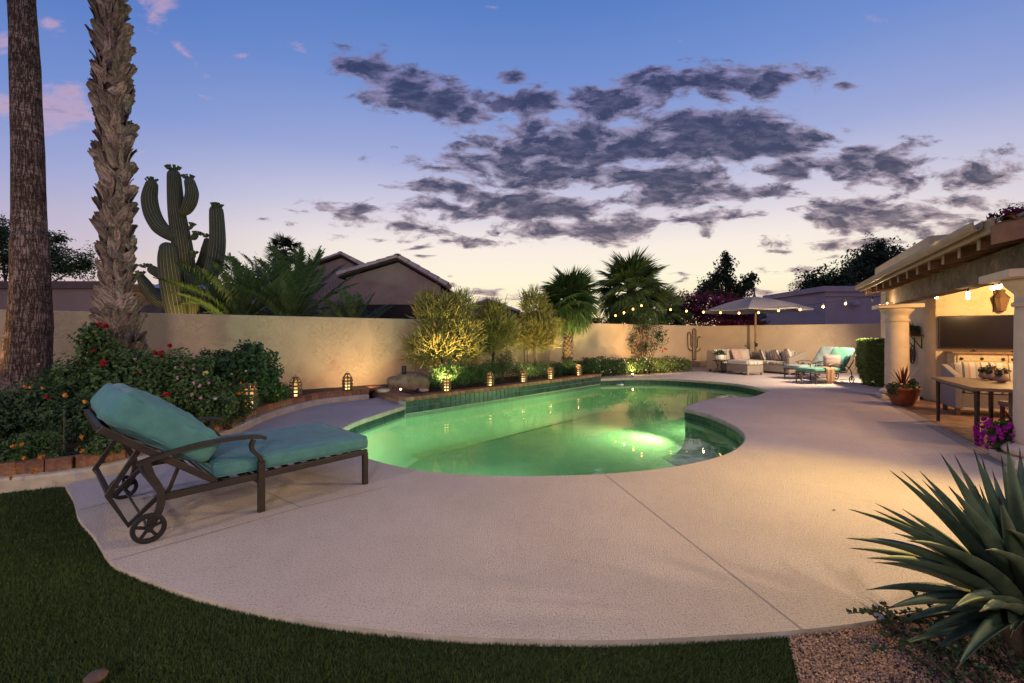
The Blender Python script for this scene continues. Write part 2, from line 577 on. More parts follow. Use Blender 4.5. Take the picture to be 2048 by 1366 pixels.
K['whitef'] = MAT('white_petal', (.8, .75, .65), (.8, .6, .55), attr=True, rough=.6, trans=.2)
K['boot'] = MAT('palm_boot', (.34, .25, .20), (.11, .07, .05), 6, .85, .7, 35, rnd=.42, c3=(.40, .31, .25), stretch=(3, 3, .8))
K['fiber'] = MAT('palm_fibre', (.05, .028, .016), (.09, .05, .03), 30, .95, .6, 60, stretch=(4, 4, 1))


# wall stucco: skip-trowel relief
def stucco(name, c1, c2, amt=.5, sc=7):
    m = bpy.data.materials.new(name)
    m.use_nodes = True
    t = NT(m.node_tree)
    b = t.n['Principled BSDF']
    b.inputs['Roughness'].default_value = .9
    b.inputs['Specular IOR Level'].default_value = .15
    pos = t.add('ShaderNodeNewGeometry').outputs['Position']
    big = t.noise(pos, 1.1, 5, .6)
    col = t.mix(t.mr(big, .35, .7), (*c1, 1), (*c2, 1))
    st = t.add('ShaderNodeMapping')
    st.inputs[3].default_value = (2.2, 2.2, .35)
    t.l.new(pos, st.inputs[0])
    streak = t.mr(t.noise(st.outputs[0], 3, 4, .7), .55, .8)
    col = t.mix(t.m('MULTIPLY', streak, .12), col, (c1[0] * .6, c1[1] * .58, c1[2] * .55, 1))
    n = t.noise(pos, sc, 6, .55, 1.6)
    ridge = t.mr(t.m('ABSOLUTE', t.m('SUBTRACT', n, .5)), 0.0, .035)
    fine = t.noise(pos, 110, 3, .6)
    hgt = t.m('ADD', t.m('MULTIPLY', t.m('SUBTRACT', 1.0, t.m('MULTIPLY', t.m('SUBTRACT', 1.0, ridge), t.mr(t.noise(pos, 2.3, 3, .5), .28, .55))), .8), t.m('MULTIPLY', fine, .35))
    bn = t.add('ShaderNodeBump')
    bn.inputs['Strength'].default_value = amt
    bn.inputs['Distance'].default_value = .012
    t.set(bn.inputs['Height'], hgt)
    col = t.mix(t.m('MULTIPLY', t.m('MULTIPLY', t.m('SUBTRACT', 1.0, ridge), .11), t.mr(t.noise(pos, 2.3, 3, .5), .5, .66)), col, (c1[0] * .45, c1[1] * .42, c1[2] * .4, 1))
    t.l.new(bn.outputs[0], b.inputs['Normal'])
    t.set(b.inputs['Base Color'], col)
    return m


K['stucco'] = stucco('tan_stucco', (.52, .385, .255), (.49, .36, .235), .65, 9)
K['stucco_purple'] = stucco('mauve_stucco', (.36, .285, .33), (.32, .255, .295), .35, 9)
K['stucco_brown'] = stucco('brown_stucco', (.34, .25, .215), (.30, .22, .19), .3, 9)
K['stucco_house'] = stucco('cream_stucco', (.66, .52, .34), (.58, .45, .29), .6, 7)


# deck: sprayed acrylic texture
def deckmat():
    m = bpy.data.materials.new('sprayed_deck')
    m.use_nodes = True
    t = NT(m.node_tree)
    b = t.n['Principled BSDF']
    b.inputs['Roughness'].default_value = .85
    b.inputs['Specular IOR Level'].default_value = .2
    pos = t.add('ShaderNodeNewGeometry').outputs['Position']
    big = t.noise(pos, .9, 5, .6)
    mid = t.noise(pos, 7, 5, .65)
    col = t.mix(t.mr(big, .3, .7), (.60, .495, .43, 1), (.53, .435, .375, 1))
    stain = t.mr(t.noise(pos, 2.4, 6, .7, .8), .56, .72)
    col = t.mix(t.m('MULTIPLY', stain, .22), col, (.38, .30, .25, 1))
    col = t.mix(t.mr(mid, .45, .8, 0, .35), col, (.42, .34, .29, 1))
    vo = t.noise(pos, 90, 3, .55)
    fine = t.noise(pos, 260, 2, .6)
    h = t.m('ADD', t.mr(vo, .42, .60), t.m('MULTIPLY', fine, .25))
    pit = t.mr(vo, .46, .36)
    col = t.mix(t.m('MULTIPLY', pit, .55), col, (.16, .12, .10, 1))
    bn = t.add('ShaderNodeBump')
    bn.inputs['Strength'].default_value = .75
    bn.inputs['Distance'].default_value = .005
    t.set(bn.inputs['Height'], h)
    t.l.new(bn.outputs[0], b.inputs['Normal'])
    t.set(b.inputs['Base Color'], col)
    return m


K['deck'] = deckmat()
K['joint'] = MAT('joint_dark', (.36, .29, .245), None, rough=.9)
K['lawn'] = MAT('turf_base', (.014, .024, .008), (.028, .04, .014), 60, .95, .5, 200, coord='World')
K['ground'] = MAT('desert_ground', (.16, .11, .075), (.11, .08, .055), 3, .95, .4, 40, coord='World')
K['plaster'] = MAT('pool_plaster', (.44, .58, .36), (.38, .51, .32), 1.5, .8, .1, 20, coord='World')


def tilemat():
    m = MAT('pool_tile', (.015, .04, .036), (.032, .07, .056), 9, .42, .05, 30, rnd=.35, spec=.35, c3=(.02, .05, .05), coord='World')
    return m


K['tile'] = tilemat()


def watermat():
    m = bpy.data.materials.new('pool_water')
    m.use_nodes = True
    t = NT(m.node_tree)
    t.n.remove(t.n['Principled BSDF'])
    pos = t.add('ShaderNodeNewGeometry').outputs['Position']
    n = t.m('ADD', t.noise(pos, 2.2, 2, .5), t.m('MULTIPLY', t.noise(pos, 9, 2, .5), .12))
    bn = t.add('ShaderNodeBump')
    bn.inputs['Strength'].default_value = .05
    bn.inputs['Distance'].default_value = .05
    t.set(bn.inputs['Height'], n)
    tr = t.add('ShaderNodeBsdfTransparent')
    tr.inputs[0].default_value = (.50, .84, .66, 1)
    gl = t.add('ShaderNodeBsdfGlossy')
    gl.inputs['Roughness'].default_value = .015
    t.l.new(bn.outputs[0], gl.inputs['Normal'])
    fr = t.add('ShaderNodeFresnel')
    fr.inputs[0].default_value = 1.42
    t.l.new(bn.outputs[0], fr.inputs['Normal'])
    df = t.add('ShaderNodeBsdfDiffuse')          # fine suspended matter
    df.inputs[0].default_value = (.16, .40, .24, 1)
    m0 = t.add('ShaderNodeMixShader')
    m0.inputs[0].default_value = .10
    t.l.new(tr.outputs[0], m0.inputs[1])
    t.l.new(df.outputs[0], m0.inputs[2])
    mx = t.add('ShaderNodeMixShader')
    t.l.new(fr.outputs[0], mx.inputs[0])
    t.l.new(m0.outputs[0], mx.inputs[1])
    t.l.new(gl.outputs[0], mx.inputs[2])
    t.l.new(mx.outputs[0], t.n['Material Output'].inputs[0])
    return m


K['water'] = watermat()


def spline(P, n=6, closed=False):
    """Catmull-Rom through 2-D points"""
    P = [Vector((p[0], p[1])) for p in P]
    out = []
    m = len(P)
    for i in range(m if closed else m - 1):
        p1, p2 = P[i], P[(i + 1) % m]
        p0 = P[i - 1] if (i > 0 or closed) else p1 * 2 - p2
        p3 = P[(i + 2) % m] if (i + 2 < m or closed) else p2 * 2 - p1
        for k in range(n):
            t = k / n
            out.append(.5 * ((2 * p1) + (-p0 + p2) * t + (2 * p0 - 5 * p1 + 4 * p2 - p3) * t * t + (-p0 + 3 * p1 - 3 * p2 + p3) * t ** 3))
    if not closed: out.append(P[-1])
    return out


def offset(P, d, closed=True):
    """offset a 2-D polyline to its left by d"""
    out = []
    m = len(P)
    for i in range(m):
        a = P[(i - 1) % m] if (closed or i > 0) else P[i]
        b = P[(i + 1) % m] if (closed or i < m - 1) else P[i]
        t = (b - a)
        t.normalize()
        out.append(P[i] + Vector((-t.y, t.x)) * d)
    return out


def area2(P):
    return sum(P[i].x * P[(i + 1) % len(P)].y - P[(i + 1) % len(P)].x * P[i].y for i in range(len(P))) / 2


def sheet(name, outer, holes, z, mat, parent=None, kind=None):
    loops = [[Vector((p[0], p[1], 0)) for p in outer]] + [[Vector((p[0], p[1], 0)) for p in h] for h in holes]
    tri = tessellate_polygon(loops)
    V = [(p.x, p.y, z) for lp in loops for p in lp]
    Fc = []
    for a, b, c in tri:
        A, B, C_ = V[a], V[b], V[c]
        cr = (B[0] - A[0]) * (C_[1] - A[1]) - (B[1] - A[1]) * (C_[0] - A[0])
        if abs(cr) < 1e-10: continue
        Fc.append((a, b, c) if cr > 0 else (a, c, b))
    me = bpy.data.meshes.new(name)
    me.from_pydata(V, [], Fc)
    me.materials.append(mat)
    o = link(name, me, parent)
    if kind: o['kind'] = kind
    return o


def inside(X, Y, poly):
    c = np.zeros(len(X), bool)
    n = len(poly)
    for i in range(n):
        x1, y1 = poly[i][0], poly[i][1]
        x2, y2 = poly[(i + 1) % n][0], poly[(i + 1) % n][1]
        if y1 == y2: continue
        k = ((y1 > Y) != (y2 > Y)) & (X < (x2 - x1) * (Y - y1) / (y2 - y1) + x1)
        c ^= k
    return c


def g2(px, py, z=0):
    v = G(px, py, z)
    return Vector((v.x, v.y))


# ------------------------------------------------------------------ outlines on the ground
pA = [g2(*p) for p in [(1199, 757.5), (1260, 755.8), (1341, 757), (1448, 764.5), (1502, 772), (1541, 781.5)]]
pB = [g2(*p) for p in [(1541, 781.5), (1502, 794), (1445, 794.5), (1400, 803), (1368, 815.5)]]
pC = [g2(*p) for p in [(1368, 815.5), (1398, 822.4), (1429, 832), (1464, 847.4), (1485, 862), (1492, 875), (1485, 889), (1460, 905.5), (1407, 922), (1319, 937.5),
                       (1209, 947.6), (1121, 951), (1020, 952), (924, 948.5), (836, 940), (745, 920), (692, 897), (668, 876), (685, 856), (719, 840), (780, 820), (809, 811)]]
POOL = spline(pA, 8)[:-1] + spline(pB, 5)[:-1] + spline(pC, 5)
if area2(POOL) < 0: POOL.reverse()
RW_A, RW_B = g2(809, 811), g2(1199, 757.5)          # raised wall at the back of the pool
WATER_Z = -.18

lawn_edge = [(131, 972), (148, 1002), (157, 1035), (191, 1076), (219, 1121), (260, 1143), (325, 1168.5), (393, 1192), (513, 1221), (598, 1237), (700, 1252),
             (850, 1268), (1000, 1276), (1150, 1280), (1300, 1278), (1450, 1270), (1575, 1262)]
LE = spline([g2(*p) for p in lawn_edge], 4)
grav_edge = spline([g2(*p) for p in [(1575, 1262), (1700, 1248), (1827, 1225), (1950, 1190)]] + [Vector((3.1, 2.75)), Vector((4.6, 3.0)), Vector((5.9, 2.6))], 4)
curb_px = [(-420, 1045), (-200, 1008), (0, 981), (150, 963), (264, 938), (400, 897), (473, 868), (550, 834), (642, 809), (738, 798)]
CURB = spline([g2(*p) for p in curb_px], 5)
WALL_A, WALL_C, WALL_B = D(-300, 672, .48 * F / (672 - 611.4)).xy, D(1400, 672, 21.1).xy, Vector((14.9, 15.9))
HW = 1.93
# deck outline: lawn edge, gravel edge, along the drain, up to the far walls, back along the long wall, down the curb
drain0, drain1 = PT(-7.4, -.42).xy, PT(.6, -.42).xy
DECK = LE[:-1] + grav_edge + [drain0.copy(), drain1.copy(), PT(.6, .62).xy, PT(5.2, .62).xy, Vector((14.0, 16.9)), WALL_C.copy(), WALL_A.lerp(WALL_C, .42), CURB[-1].copy()]
DECK += [p for p in reversed(CURB[:-1]) if p.x > g2(131, 968).x]
if area2(DECK) < 0: DECK.reverse()

BIG = [Vector(p) for p in ((-400, -60), (400, -60), (400, 600), (-400, 600))]
hole = offset(POOL, -.10)
sheet('ground', BIG, [hole], -.05, K['ground'], kind='structure')
deck = sheet('pool_deck', DECK, [POOL], 0, K['deck'], kind='structure')


def strip(name, P, z0, z1, mat, parent, closed=True, flip=False, seg=1):
    V, Fc = [], []
    m = len(P)
    for k in range(seg + 1):
        z = z0 + (z1 - z0) * k / seg
        V += [(p.x, p.y, z) for p in P]
    for k in range(seg):
        for i in range(m if closed else m - 1):
            j = (i + 1) % m
            f = (k * m + i, k * m + j, (k + 1) * m + j, (k + 1) * m + i)
            Fc.append(f[::-1] if flip else f)
    me = bpy.data.meshes.new(name)
    me.from_pydata(V, [], Fc)
    me.polygons.foreach_set('use_smooth', [True] * len(me.polygons))
    me.materials.append(mat)
    return link(name, me, parent)


# coping: rounded edge around the pool hanging over the tile
def coping():
    prof = [(0.0, 0.0), (.012, -.004), (.022, -.014), (.024, -.03), (.024, -.075), (.012, -.085), (-.02, -.085)]
    V, Fc = [], []
    m = len(POOL)
    for (o_, z) in prof:
        V += [(p.x, p.y, z) for p in offset(POOL, o_)]
    for k in range(len(prof) - 1):
        for i in range(m):
            j = (i + 1) % m
            Fc.append((k * m + i, k * m + j, (k + 1) * m + j, (k + 1) * m + i))
    me = bpy.data.meshes.new('coping')
    me.from_pydata(V, [], Fc)
    me.polygons.foreach_set('use_smooth', [True] * len(me.polygons))
    me.materials.append(K['curb'])
    return link('coping', me, deck)


coping()
# outer edge of the deck, a real 5 cm step down to lawn and gravel
strip('deck_edge', offset(LE + grav_edge, 0, False), -.06, 0.0, K['curb'], deck, closed=False)

pool = sheet('swimming_pool', offset(POOL, -.02), [], -1.05, K['plaster'], kind='structure')
# wall with a rounded cove down to the floor
V, Fc = [], []
mP = len(POOL)
prof_ = [(-.02, -.28), (-.02, -.55), (.0, -.70), (.06, -.84), (.16, -.95), (.30, -1.02), (.42, -1.045), (.44, -1.06)]
for (o_, z) in prof_:
    V += [(q.x, q.y, z) for q in offset(POOL, o_)]
for k in range(len(prof_) - 1):
    for i in range(mP):
        j = (i + 1) % mP
        Fc.append((k * mP + i, k * mP + j, (k + 1) * mP + j, (k + 1) * mP + i))
me = bpy.data.meshes.new('pool_wall')
me.from_pydata(V, [], Fc)
me.polygons.foreach_set('use_smooth', [True] * len(Fc))
me.materials.append(K['plaster'])
link('pool_wall', me, pool)
# waterline tiles (one row, too many and too small to pick apart): real tiles with joints, one mesh
wt = MB()
PW = offset(POOL, -.02)
acc = 0
tl = .15
for i in range(len(PW)):
    a, b = PW[i], PW[(i + 1) % len(PW)]
    L = (b - a).length
    n = max(1, round(L / tl))
    if abs((b - a).normalized().dot((RW_B - RW_A).normalized())) > .999 and L > 2: continue
    for k in range(n):
        p, q = a.lerp(b, (k + .03) / n), a.lerp(b, (k + .97) / n)
        nn = Vector((-(q - p).y, (q - p).x)).normalized() * .006
        wt.box(0, (q - p).length, 0, .012, -.235, -.090,
               Matrix.Translation((p.x, p.y, 0)) @ Matrix.Rotation(math.atan2((q - p).y, (q - p).x), 4, 'Z'))
o = wt.build('waterline_tile', K['tile'], pool)
o['kind'] = 'stuff'
strip('pool_grout', offset(POOL, -.025), -.31, -.06, MAT('grout', (.30, .32, .26), None, rough=.9), pool)
wat = sheet('pool_water', offset(POOL, -.005), [], WATER_Z, K['water'], kind='structure')

# joints in the deck
jm = MB()
for a, b, wd in [((224, 1121), (601, 1015), .014), ((601, 1015), (775, 973), .010), ((157, 1021), (232, 1001), .010), ((232, 1001), (300, 985), .010), ((485, 963), (602, 1014.5), .010),
                 ((430, 938), (485, 963), .010), ((1210, 949), (1604, 1258), .009), ((1497, 759.5), (1741, 796), .012), ((1370, 750), (1505, 757), .012)]:
    A, B = G(*a, .001), G(*b, .001)
    d = (B - A).normalized()
    n = Vector((-d.y, d.x, 0)) * wd / 2
    up = Vector((0, 0, .0015))
    jm.quad(A + n + up, A - n + up, B - n + up, B + n + up)
jm.build('joint', K['joint'], deck)

# drain along the patio: channel with two dark slots
dr = empty('trench_drain', (0, 0, 0), 0, 'narrow slotted trench drain running along the edge of the covered patio', 'drain')
for e0, e1, z, mt in ((-.42, -.365, .003, 'joint'), (-.365, -.345, .008, 'curb'), (-.345, -.305, .003, 'joint'), (-.305, -.29, .008, 'curb'), (-.29, -.25, .003, 'joint')):
    mb = MB()
    mb.quad(PT(-7.3, e0, z), PT(-7.3, e1, z), PT(.5, e1, z), PT(.5, e0, z))
    mb.build('slot' if mt == 'joint' else 'rail', K[mt], dr)

# patio floor of long planks of stained concrete
K['patio'] = MAT('stained_patio_plank', (.20, .105, .06), (.34, .20, .12), 5, .5, .15, 60, rnd=.18, c3=(.12, .06, .035), coord='World', stretch=(1, 1, 1), spec=.4)
pf = sheet('patio_floor', [PT(-7.4, -.25).xy, PT(-.1, -.25).xy, PT(-.1, 6).xy, PT(-7.4, 6).xy][::-1], [], -.012, K['joint'], kind='structure')
pm = {}
for r_ in range(17):
    t0 = -7.4 + r_ * .43
    e = -.25 - random.random() * .5
    while e < 5.4:
        L = 1.2
        a, b = max(e, -.25), min(e + L, 6)
        if b - a > .1:
            mb = MB()
            mb.box(a + .004, b - .004, t0 + .004, t0 + .426, -.012, 0.004, Matrix(((EE.x, DN.x, 0, FC.x), (EE.y, DN.y, 0, FC.y), (0, 0, 1, 0), (0, 0, 0, 1))))
            mb.build('plank', K['patio'], pf)
        e += L

# lawn
LAWN = [Vector(p) for p in ((-6.5, -1.0), (1.35, -1.0))] + [g2(1600, 1366)] + [p.copy() for p in reversed(LE)] + [g2(131, 968)] + [p.copy() for p in reversed(CURB) if p.x < g2(131, 968).x]
LAWN[1] = Vector((g2(1600, 1366).x + .25, -1.0))
if area2(LAWN) < 0: LAWN.reverse()
sheet('lawn', LAWN, [], -.035, K['lawn'], kind='structure')
nb = 620000
X = RNG.uniform(-4.8, 1.6, nb)
Yv = RNG.uniform(1.55, 4.4, nb)
keep = inside(X, Yv, LAWN) & (np.abs(X) < Yv * 1.25 + .2) & (RNG.random(nb) < np.clip(3.2 / Yv ** 1.3, .25, 1))
X, Yv = X[keep], Yv[keep]
nb = len(X)
hgt = RNG.uniform(.013, .028, nb)
a = RNG.uniform(0, 2 * np.pi, nb)
wd = RNG.uniform(.0014, .0026, nb) * (.8 + Yv * .15)
lean = RNG.normal(0, .009, (nb, 2)) + np.array([.004, -.004])
b0 = np.stack([X - np.cos(a) * wd, Yv - np.sin(a) * wd, np.full(nb, -.035)], 1)
b1 = np.stack([X + np.cos(a) * wd, Yv + np.sin(a) * wd, np.full(nb, -.035)], 1)
tp = np.stack([X + lean[:, 0], Yv + lean[:, 1], -.035 + hgt], 1)
V = np.stack([b0, b1, tp], 1).reshape(-1, 3)
K['blade'] = MAT('turf_blade', (.024, .050, .012), (.100, .130, .036), attr=True, rough=.55, trans=.2)
patch = .5 + .5 * np.sin(X * 2.3 + np.cos(Yv * 3.1)) * np.cos(Yv * 2.7 + X)
go = link('grass', npmesh('grass', V, np.arange(nb * 3).reshape(-1, 3), K['blade'], rnd=np.clip(RNG.random(nb) ** 1.5 * .8 + patch * .2, 0, 1)))
tag(go, 'short green artificial turf along the curved edge of the deck', 'grass', kind='stuff')

# gravel bed under the agave
GRAV = [p.copy() for p in grav_edge] + [Vector((6.4, 2.4)), Vector((6.4, -1.0)), LAWN[1].copy() if False else Vector((g2(1600, 1366).x + .25, -1.0)), g2(1600, 1366)]
if area2(GRAV) < 0: GRAV.reverse()
K['gravbase'] = MAT('gravel_base', (.16, .095, .065), (.24, .15, .10), 60, .95, .8, 150, coord='World')
sheet('gravel_bed', GRAV, [], -.03, K['gravbase'], kind='structure')
ng = 80000
X = RNG.uniform(1.0, 4.2, ng)
Yv = RNG.uniform(1.55, 3.1, ng)
k = inside(X, Yv, GRAV) & (X < Yv * 1.35 + .3)
X, Yv = X[k], Yv[k]
ng = len(X)
oc = np.array([(1, 0, 0), (-.9, .3, 0), (0, 1, .1), (.1, -1, 0), (0, 0, .8), (.3, .2, -.6), (-.5, -.6, .5)], dtype=float)
of = np.array([(4, 0, 2), (4, 2, 1), (4, 1, 6), (6, 1, 3), (6, 3, 0), (4, 6, 0), (0, 3, 5), (0, 5, 2), (2, 5, 1), (1, 5, 3)])
S = RNG.uniform(.0025, .0068, (ng, 1, 1)) * RNG.uniform(.7, 1.3, (ng, 1, 3))
th = RNG.uniform(0, 2 * np.pi, ng)
c_, s_2 = np.cos(th)[:, None], np.sin(th)[:, None]
O = np.broadcast_to(oc, (ng, 7, 3)) + RNG.normal(0, .15, (ng, 7, 3))
Ox = O[:, :, 0] * c_ - O[:, :, 1] * s_2
Oy = O[:, :, 0] * s_2 + O[:, :, 1] * c_
O = np.stack([Ox, Oy, O[:, :, 2]], 2) * S
O += np.stack([X, Yv, -.028 + RNG.uniform(0, .014, ng)], 1)[:, None, :]
K['pebble'] = MAT('pebble', (.60, .38, .25), (.26, .15, .10), attr=True, rough=.85)
go = link('gravel', npmesh('gravel', O.reshape(-1, 3), (of[None] + (np.arange(ng) * 7)[:, None, None]).reshape(-1, 3), K['pebble'],
                           rnd=np.repeat(RNG.random(ng), len(of))))
tag(go, 'reddish decomposed granite gravel under the agave at the deck corner', 'gravel', kind='stuff')

# ------------------------------------------------------------------ walls, planter edges
def wallseg(name, A, B, z0, z1, th, mat, label, cat='wall'):
    d = (B - A)
    mb = MB()
    nseg = max(2, int(d.length / 1.2))
    M = Matrix.Translation((A.x, A.y, 0)) @ Matrix.Rotation(math.atan2(d.y, d.x), 4, 'Z')
    mb.box(0, d.length, 0, th, z0, z1, M)
    o = mb.build(name, mat, None, bevel=.02)
    return tag(o, label, cat)


wl = wallseg('garden_wall', WALL_A, WALL_C, -.1, HW, .2, K['stucco'], 'long tan textured stucco garden wall running from the palms to the far corner')
wr = wallseg('garden_wall', WALL_C + Vector((-.10, -.02)), WALL_B, -.1, HW - .012, .2, K['stucco'], 'far stucco garden wall behind the striped sofa and umbrella')

# left curb (concrete) with brick row on top
CU = offset(CURB, .085, False)          # left of direction = toward planter
if (CU[20] - Vector((-8, 8))).length > (CURB[20] - Vector((-8, 8))).length: CU = offset(CURB, -.085, False)
sgn = 1 if (CU[20] - offset(CURB, .085, False)[20]).length < 1e-6 else -1
bed = empty('planter_edging', (0, 0, 0), 0, 'curved planter edging of rust red bricks over a pale concrete curb beside the rose bed', 'edging')
mb = MB()
prof = [(0, -.06), (.0, .08), (.02, .105), (.10, .11), (.22, .11), (.22, -.06)]
rows = [offset(CURB, sgn * o_, False) for o_, z in prof]
m = len(CURB)
for k, (o_, z) in enumerate(prof):
    mb.v += [(p.x, p.y, z) for p in rows[k]]
for k in range(len(prof) - 1):
    for i in range(m - 1):
        f = (k * m + i, k * m + i + 1, (k + 1) * m + i + 1, (k + 1) * m + i)
        mb.f.append(f if sgn > 0 else f[::-1])
mb.build('concrete_curb', K['curb'], bed, smooth=False)
# bricks, several shared meshes
brick_me = []
for k in range(6):
    random.seed(k)
    mb = MB()
    mb.box(-.098, .098, -.06, .06, 0, .118)
    me = mb.mesh('brick', K['brick'], bevel=.008)
    for v in me.vertices:
        v.co += Vector([random.uniform(-.004, .004) for _ in range(3)])
    brick_me.append(me)
BR = offset(CURB, sgn * .15, False)
cum = [0]
for i in range(len(BR) - 1): cum.append(cum[-1] + (BR[i + 1] - BR[i]).length)


def along(P, cum, s):
    for i in range(len(P) - 1):
        if s <= cum[i + 1]:
            f = (s - cum[i]) / max(1e-6, cum[i + 1] - cum[i])
            p = P[i].lerp(P[i + 1], f)
            d = P[i + 1] - P[i]
            return p, math.atan2(d.y, d.x)
    d = P[-1] - P[-2]
    return P[-1].copy(), math.atan2(d.y, d.x)


s = .1
i = 0
while s < cum[-1]:
    p, a = along(BR, cum, s)
    link('brick', brick_me[i % 6], bed, (p.x, p.y, .111), (0, 0, a + random.uniform(-.03, .03)))
    s += .204
    i += 1
# soil of the rose bed
soil_poly = [p.copy() for p in BR] + [WALL_A.lerp(WALL_C, .40), WALL_A.copy(), Vector((BR[0].x - 1.5, BR[0].y))]
sheet('rose_bed_soil', soil_poly, [], .14, K['soil'], kind='structure')

# raised planter behind the pool: wall with two rows of tile, brick cap
rp = empty('raised_planter', (RW_A.x, RW_A.y, 0), 0, 'raised planter wall of dark green tiles with brick cap behind the pool', 'planter')
dRW = (RW_B - RW_A)
_n = Vector((dRW.y, -dRW.x)).normalized() * .04
rp.location = (RW_A.x + _n.x, RW_A.y + _n.y, 0)
LR = dRW.length
ang = math.atan2(dRW.y, dRW.x)
rp.rotation_euler[2] = ang
CAPZ = .17
MB().box(0, LR, 0, .26, -.19, CAPZ - .085).build('wall_core', MAT('tile_grout', (.33, .36, .28), None, rough=.9), rp)
tme = MB().box(-.070, .070, -.012, 0, -.0605, .0605).mesh('tile', K['tile'], bevel=.004)
nt = int(LR / .15)
step = LR / nt
for r_ in range(2):
    for i in range(nt):
        link('tile', tme, rp, ((i + .5) * step, -.002, .0225 - r_ * .127))
cap_me = []
for k in range(5):
    random.seed(50 + k)
    mb = MB()
    mb.box(-.098, .098, -.16, .16, 0, .085)
    me = mb.mesh('brick', K['brick'], bevel=.008)
    for v in me.vertices: v.co += Vector([random.uniform(-.003, .003) for _ in range(3)])
    cap_me.append(me)
nc = int(LR / .204)
for i in range(nc):
    link('brick', cap_me[i % 5], rp, ((i + .5) * LR / nc, .125, CAPZ - .083), (0, 0, random.uniform(-.01, .01)))
# left return of the raised planter to the garden wall
EL = G(737, 773, CAPZ).xy
d2 = EL - RW_A
rl = empty('raised_planter_return', (RW_A.x, RW_A.y, 0), math.atan2(d2.y, d2.x), 'short brick capped return of the raised planter beside the boulder', 'planter')
MB().box(.1, d2.length + .3, -.24, -.02, -.05, CAPZ - .085).build('wall_core', K['stucco'], rl)
n = int(d2.length / .204) + 1
for i in range(n):
    link('brick', cap_me[i % 5], rl, (.25 + i * .204, -.12, CAPZ - .0835), (0, 0, random.uniform(-.02, .02)))
soil2 = [RW_A + Vector((-.05, .12)), RW_B + Vector((-.05, .15)), g2(1215, 752), g2(1290, 750.5), g2(1368, 742), WALL_C + Vector((-1.0, -1.0)), WALL_A.lerp(WALL_C, .40), EL + Vector((-.05, .1))]
sheet('planter_soil', soil2, [], .13, K['soil'], kind='structure')
# ------------------------------------------------------------------ foliage generators
def leafcloud(blobs, n, size, seed=0, aspect=.42, shell=.45, up=.3, fold=.25, lump=.25):
    """blobs: (centre, (rx,ry,rz)); returns V, F(quads), rnd"""
    r = np.random.default_rng(seed)
    C = np.array([list(b[0]) for b in blobs], float)
    Rr = np.array([list(b[1]) for b in blobs], float)
    wgt = (Rr.prod(1)) ** .66
    idx = r.choice(len(blobs), n, p=wgt / wgt.sum())
    d = r.normal(size=(n, 3))
    d /= np.linalg.norm(d, axis=1, keepdims=True)
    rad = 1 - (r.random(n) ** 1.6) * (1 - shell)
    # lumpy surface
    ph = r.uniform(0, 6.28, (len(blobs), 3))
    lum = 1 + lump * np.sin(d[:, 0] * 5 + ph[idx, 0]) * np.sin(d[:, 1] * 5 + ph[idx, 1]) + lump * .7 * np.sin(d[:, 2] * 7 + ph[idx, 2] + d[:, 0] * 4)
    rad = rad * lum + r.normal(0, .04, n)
    p = C[idx] + d * Rr[idx] * rad[:, None]
    nrm = d + r.normal(0, .7, (n, 3)) + np.array([0, 0, up])
    nrm /= np.linalg.norm(nrm, axis=1, keepdims=True)
    t = r.normal(size=(n, 3))
    t -= nrm * (t * nrm).sum(1, keepdims=True)
    t /= np.linalg.norm(t, axis=1, keepdims=True)
    b = np.cross(nrm, t)
    L = size * r.uniform(.6, 1.3, n)[:, None]
    W = L * aspect
    v0 = p - t * L * .5
    v1 = p + b * W * .5 + nrm * L * fold * .4
    v2 = p + t * L * .5 - nrm * L * .1
    v3 = p - b * W * .5 + nrm * L * fold * .4
    V = np.stack([v0, v1, v2, v3], 1).reshape(-1, 3)
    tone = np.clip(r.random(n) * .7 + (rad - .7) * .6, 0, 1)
    return V, np.arange(n * 4).reshape(-1, 4), tone


def sticks(blobs, n, L, rad, seed=0):
    r = np.random.default_rng(seed)
    C = np.array([list(b[0]) for b in blobs], float)
    Rr = np.array([list(b[1]) for b in blobs], float)
    wgt = Rr.prod(1) ** .66
    idx = r.choice(len(blobs), n, p=wgt / wgt.sum())
    d = r.normal(size=(n, 3))
    d /= np.linalg.norm(d, axis=1, keepdims=True)
    rr = 1 - (r.random(n) ** 1.3) * .6
    clump = 1 + .22 * np.sin(d[:, 0] * 9 + idx) * np.sin(d[:, 1] * 8) + .15 * np.sin(d[:, 2] * 11 + idx * 2)
    p = C[idx] + d * Rr[idx] * (rr * clump)[:, None]
    dr = d + r.normal(0, .45, (n, 3)) + np.array([0, 0, .75])
    dr /= np.linalg.norm(dr, axis=1, keepdims=True)
    t = np.cross(dr, r.normal(size=(n, 3)))
    t /= np.linalg.norm(t, axis=1, keepdims=True)
    b = np.cross(dr, t)
    ln = L * r.uniform(.6, 1.3, n)[:, None]
    V = []
    for k in range(3):
        a = 2 * np.pi * k / 3
        V.append(p + (t * np.cos(a) + b * np.sin(a)) * rad)
    bend = r.normal(0, .12, (n, 3)) * ln
    for k in range(3):
        a = 2 * np.pi * k / 3
        V.append(p + dr * ln + bend + (t * np.cos(a) + b * np.sin(a)) * rad * .6)
    V = np.stack(V, 1).reshape(-1, 3)
    f = np.array([(0, 1, 4, 3), (1, 2, 5, 4), (2, 0, 3, 5)])
    Fq = (f[None] + (np.arange(n) * 6)[:, None, None]).reshape(-1, 4)
    return V, Fq, np.repeat(np.clip(r.random(n) * .8 + (rr - .6) * .5, 0, 1), 3)


def pb(px, py, Y, rx, ry, rd=None):
    """blob given by its pixel ellipse at depth Y"""
    c = D(px, py, Y)
    return (c, (rx / F * Y, (rd if rd else (rx + ry) / 2) / F * Y, ry / F * Y))


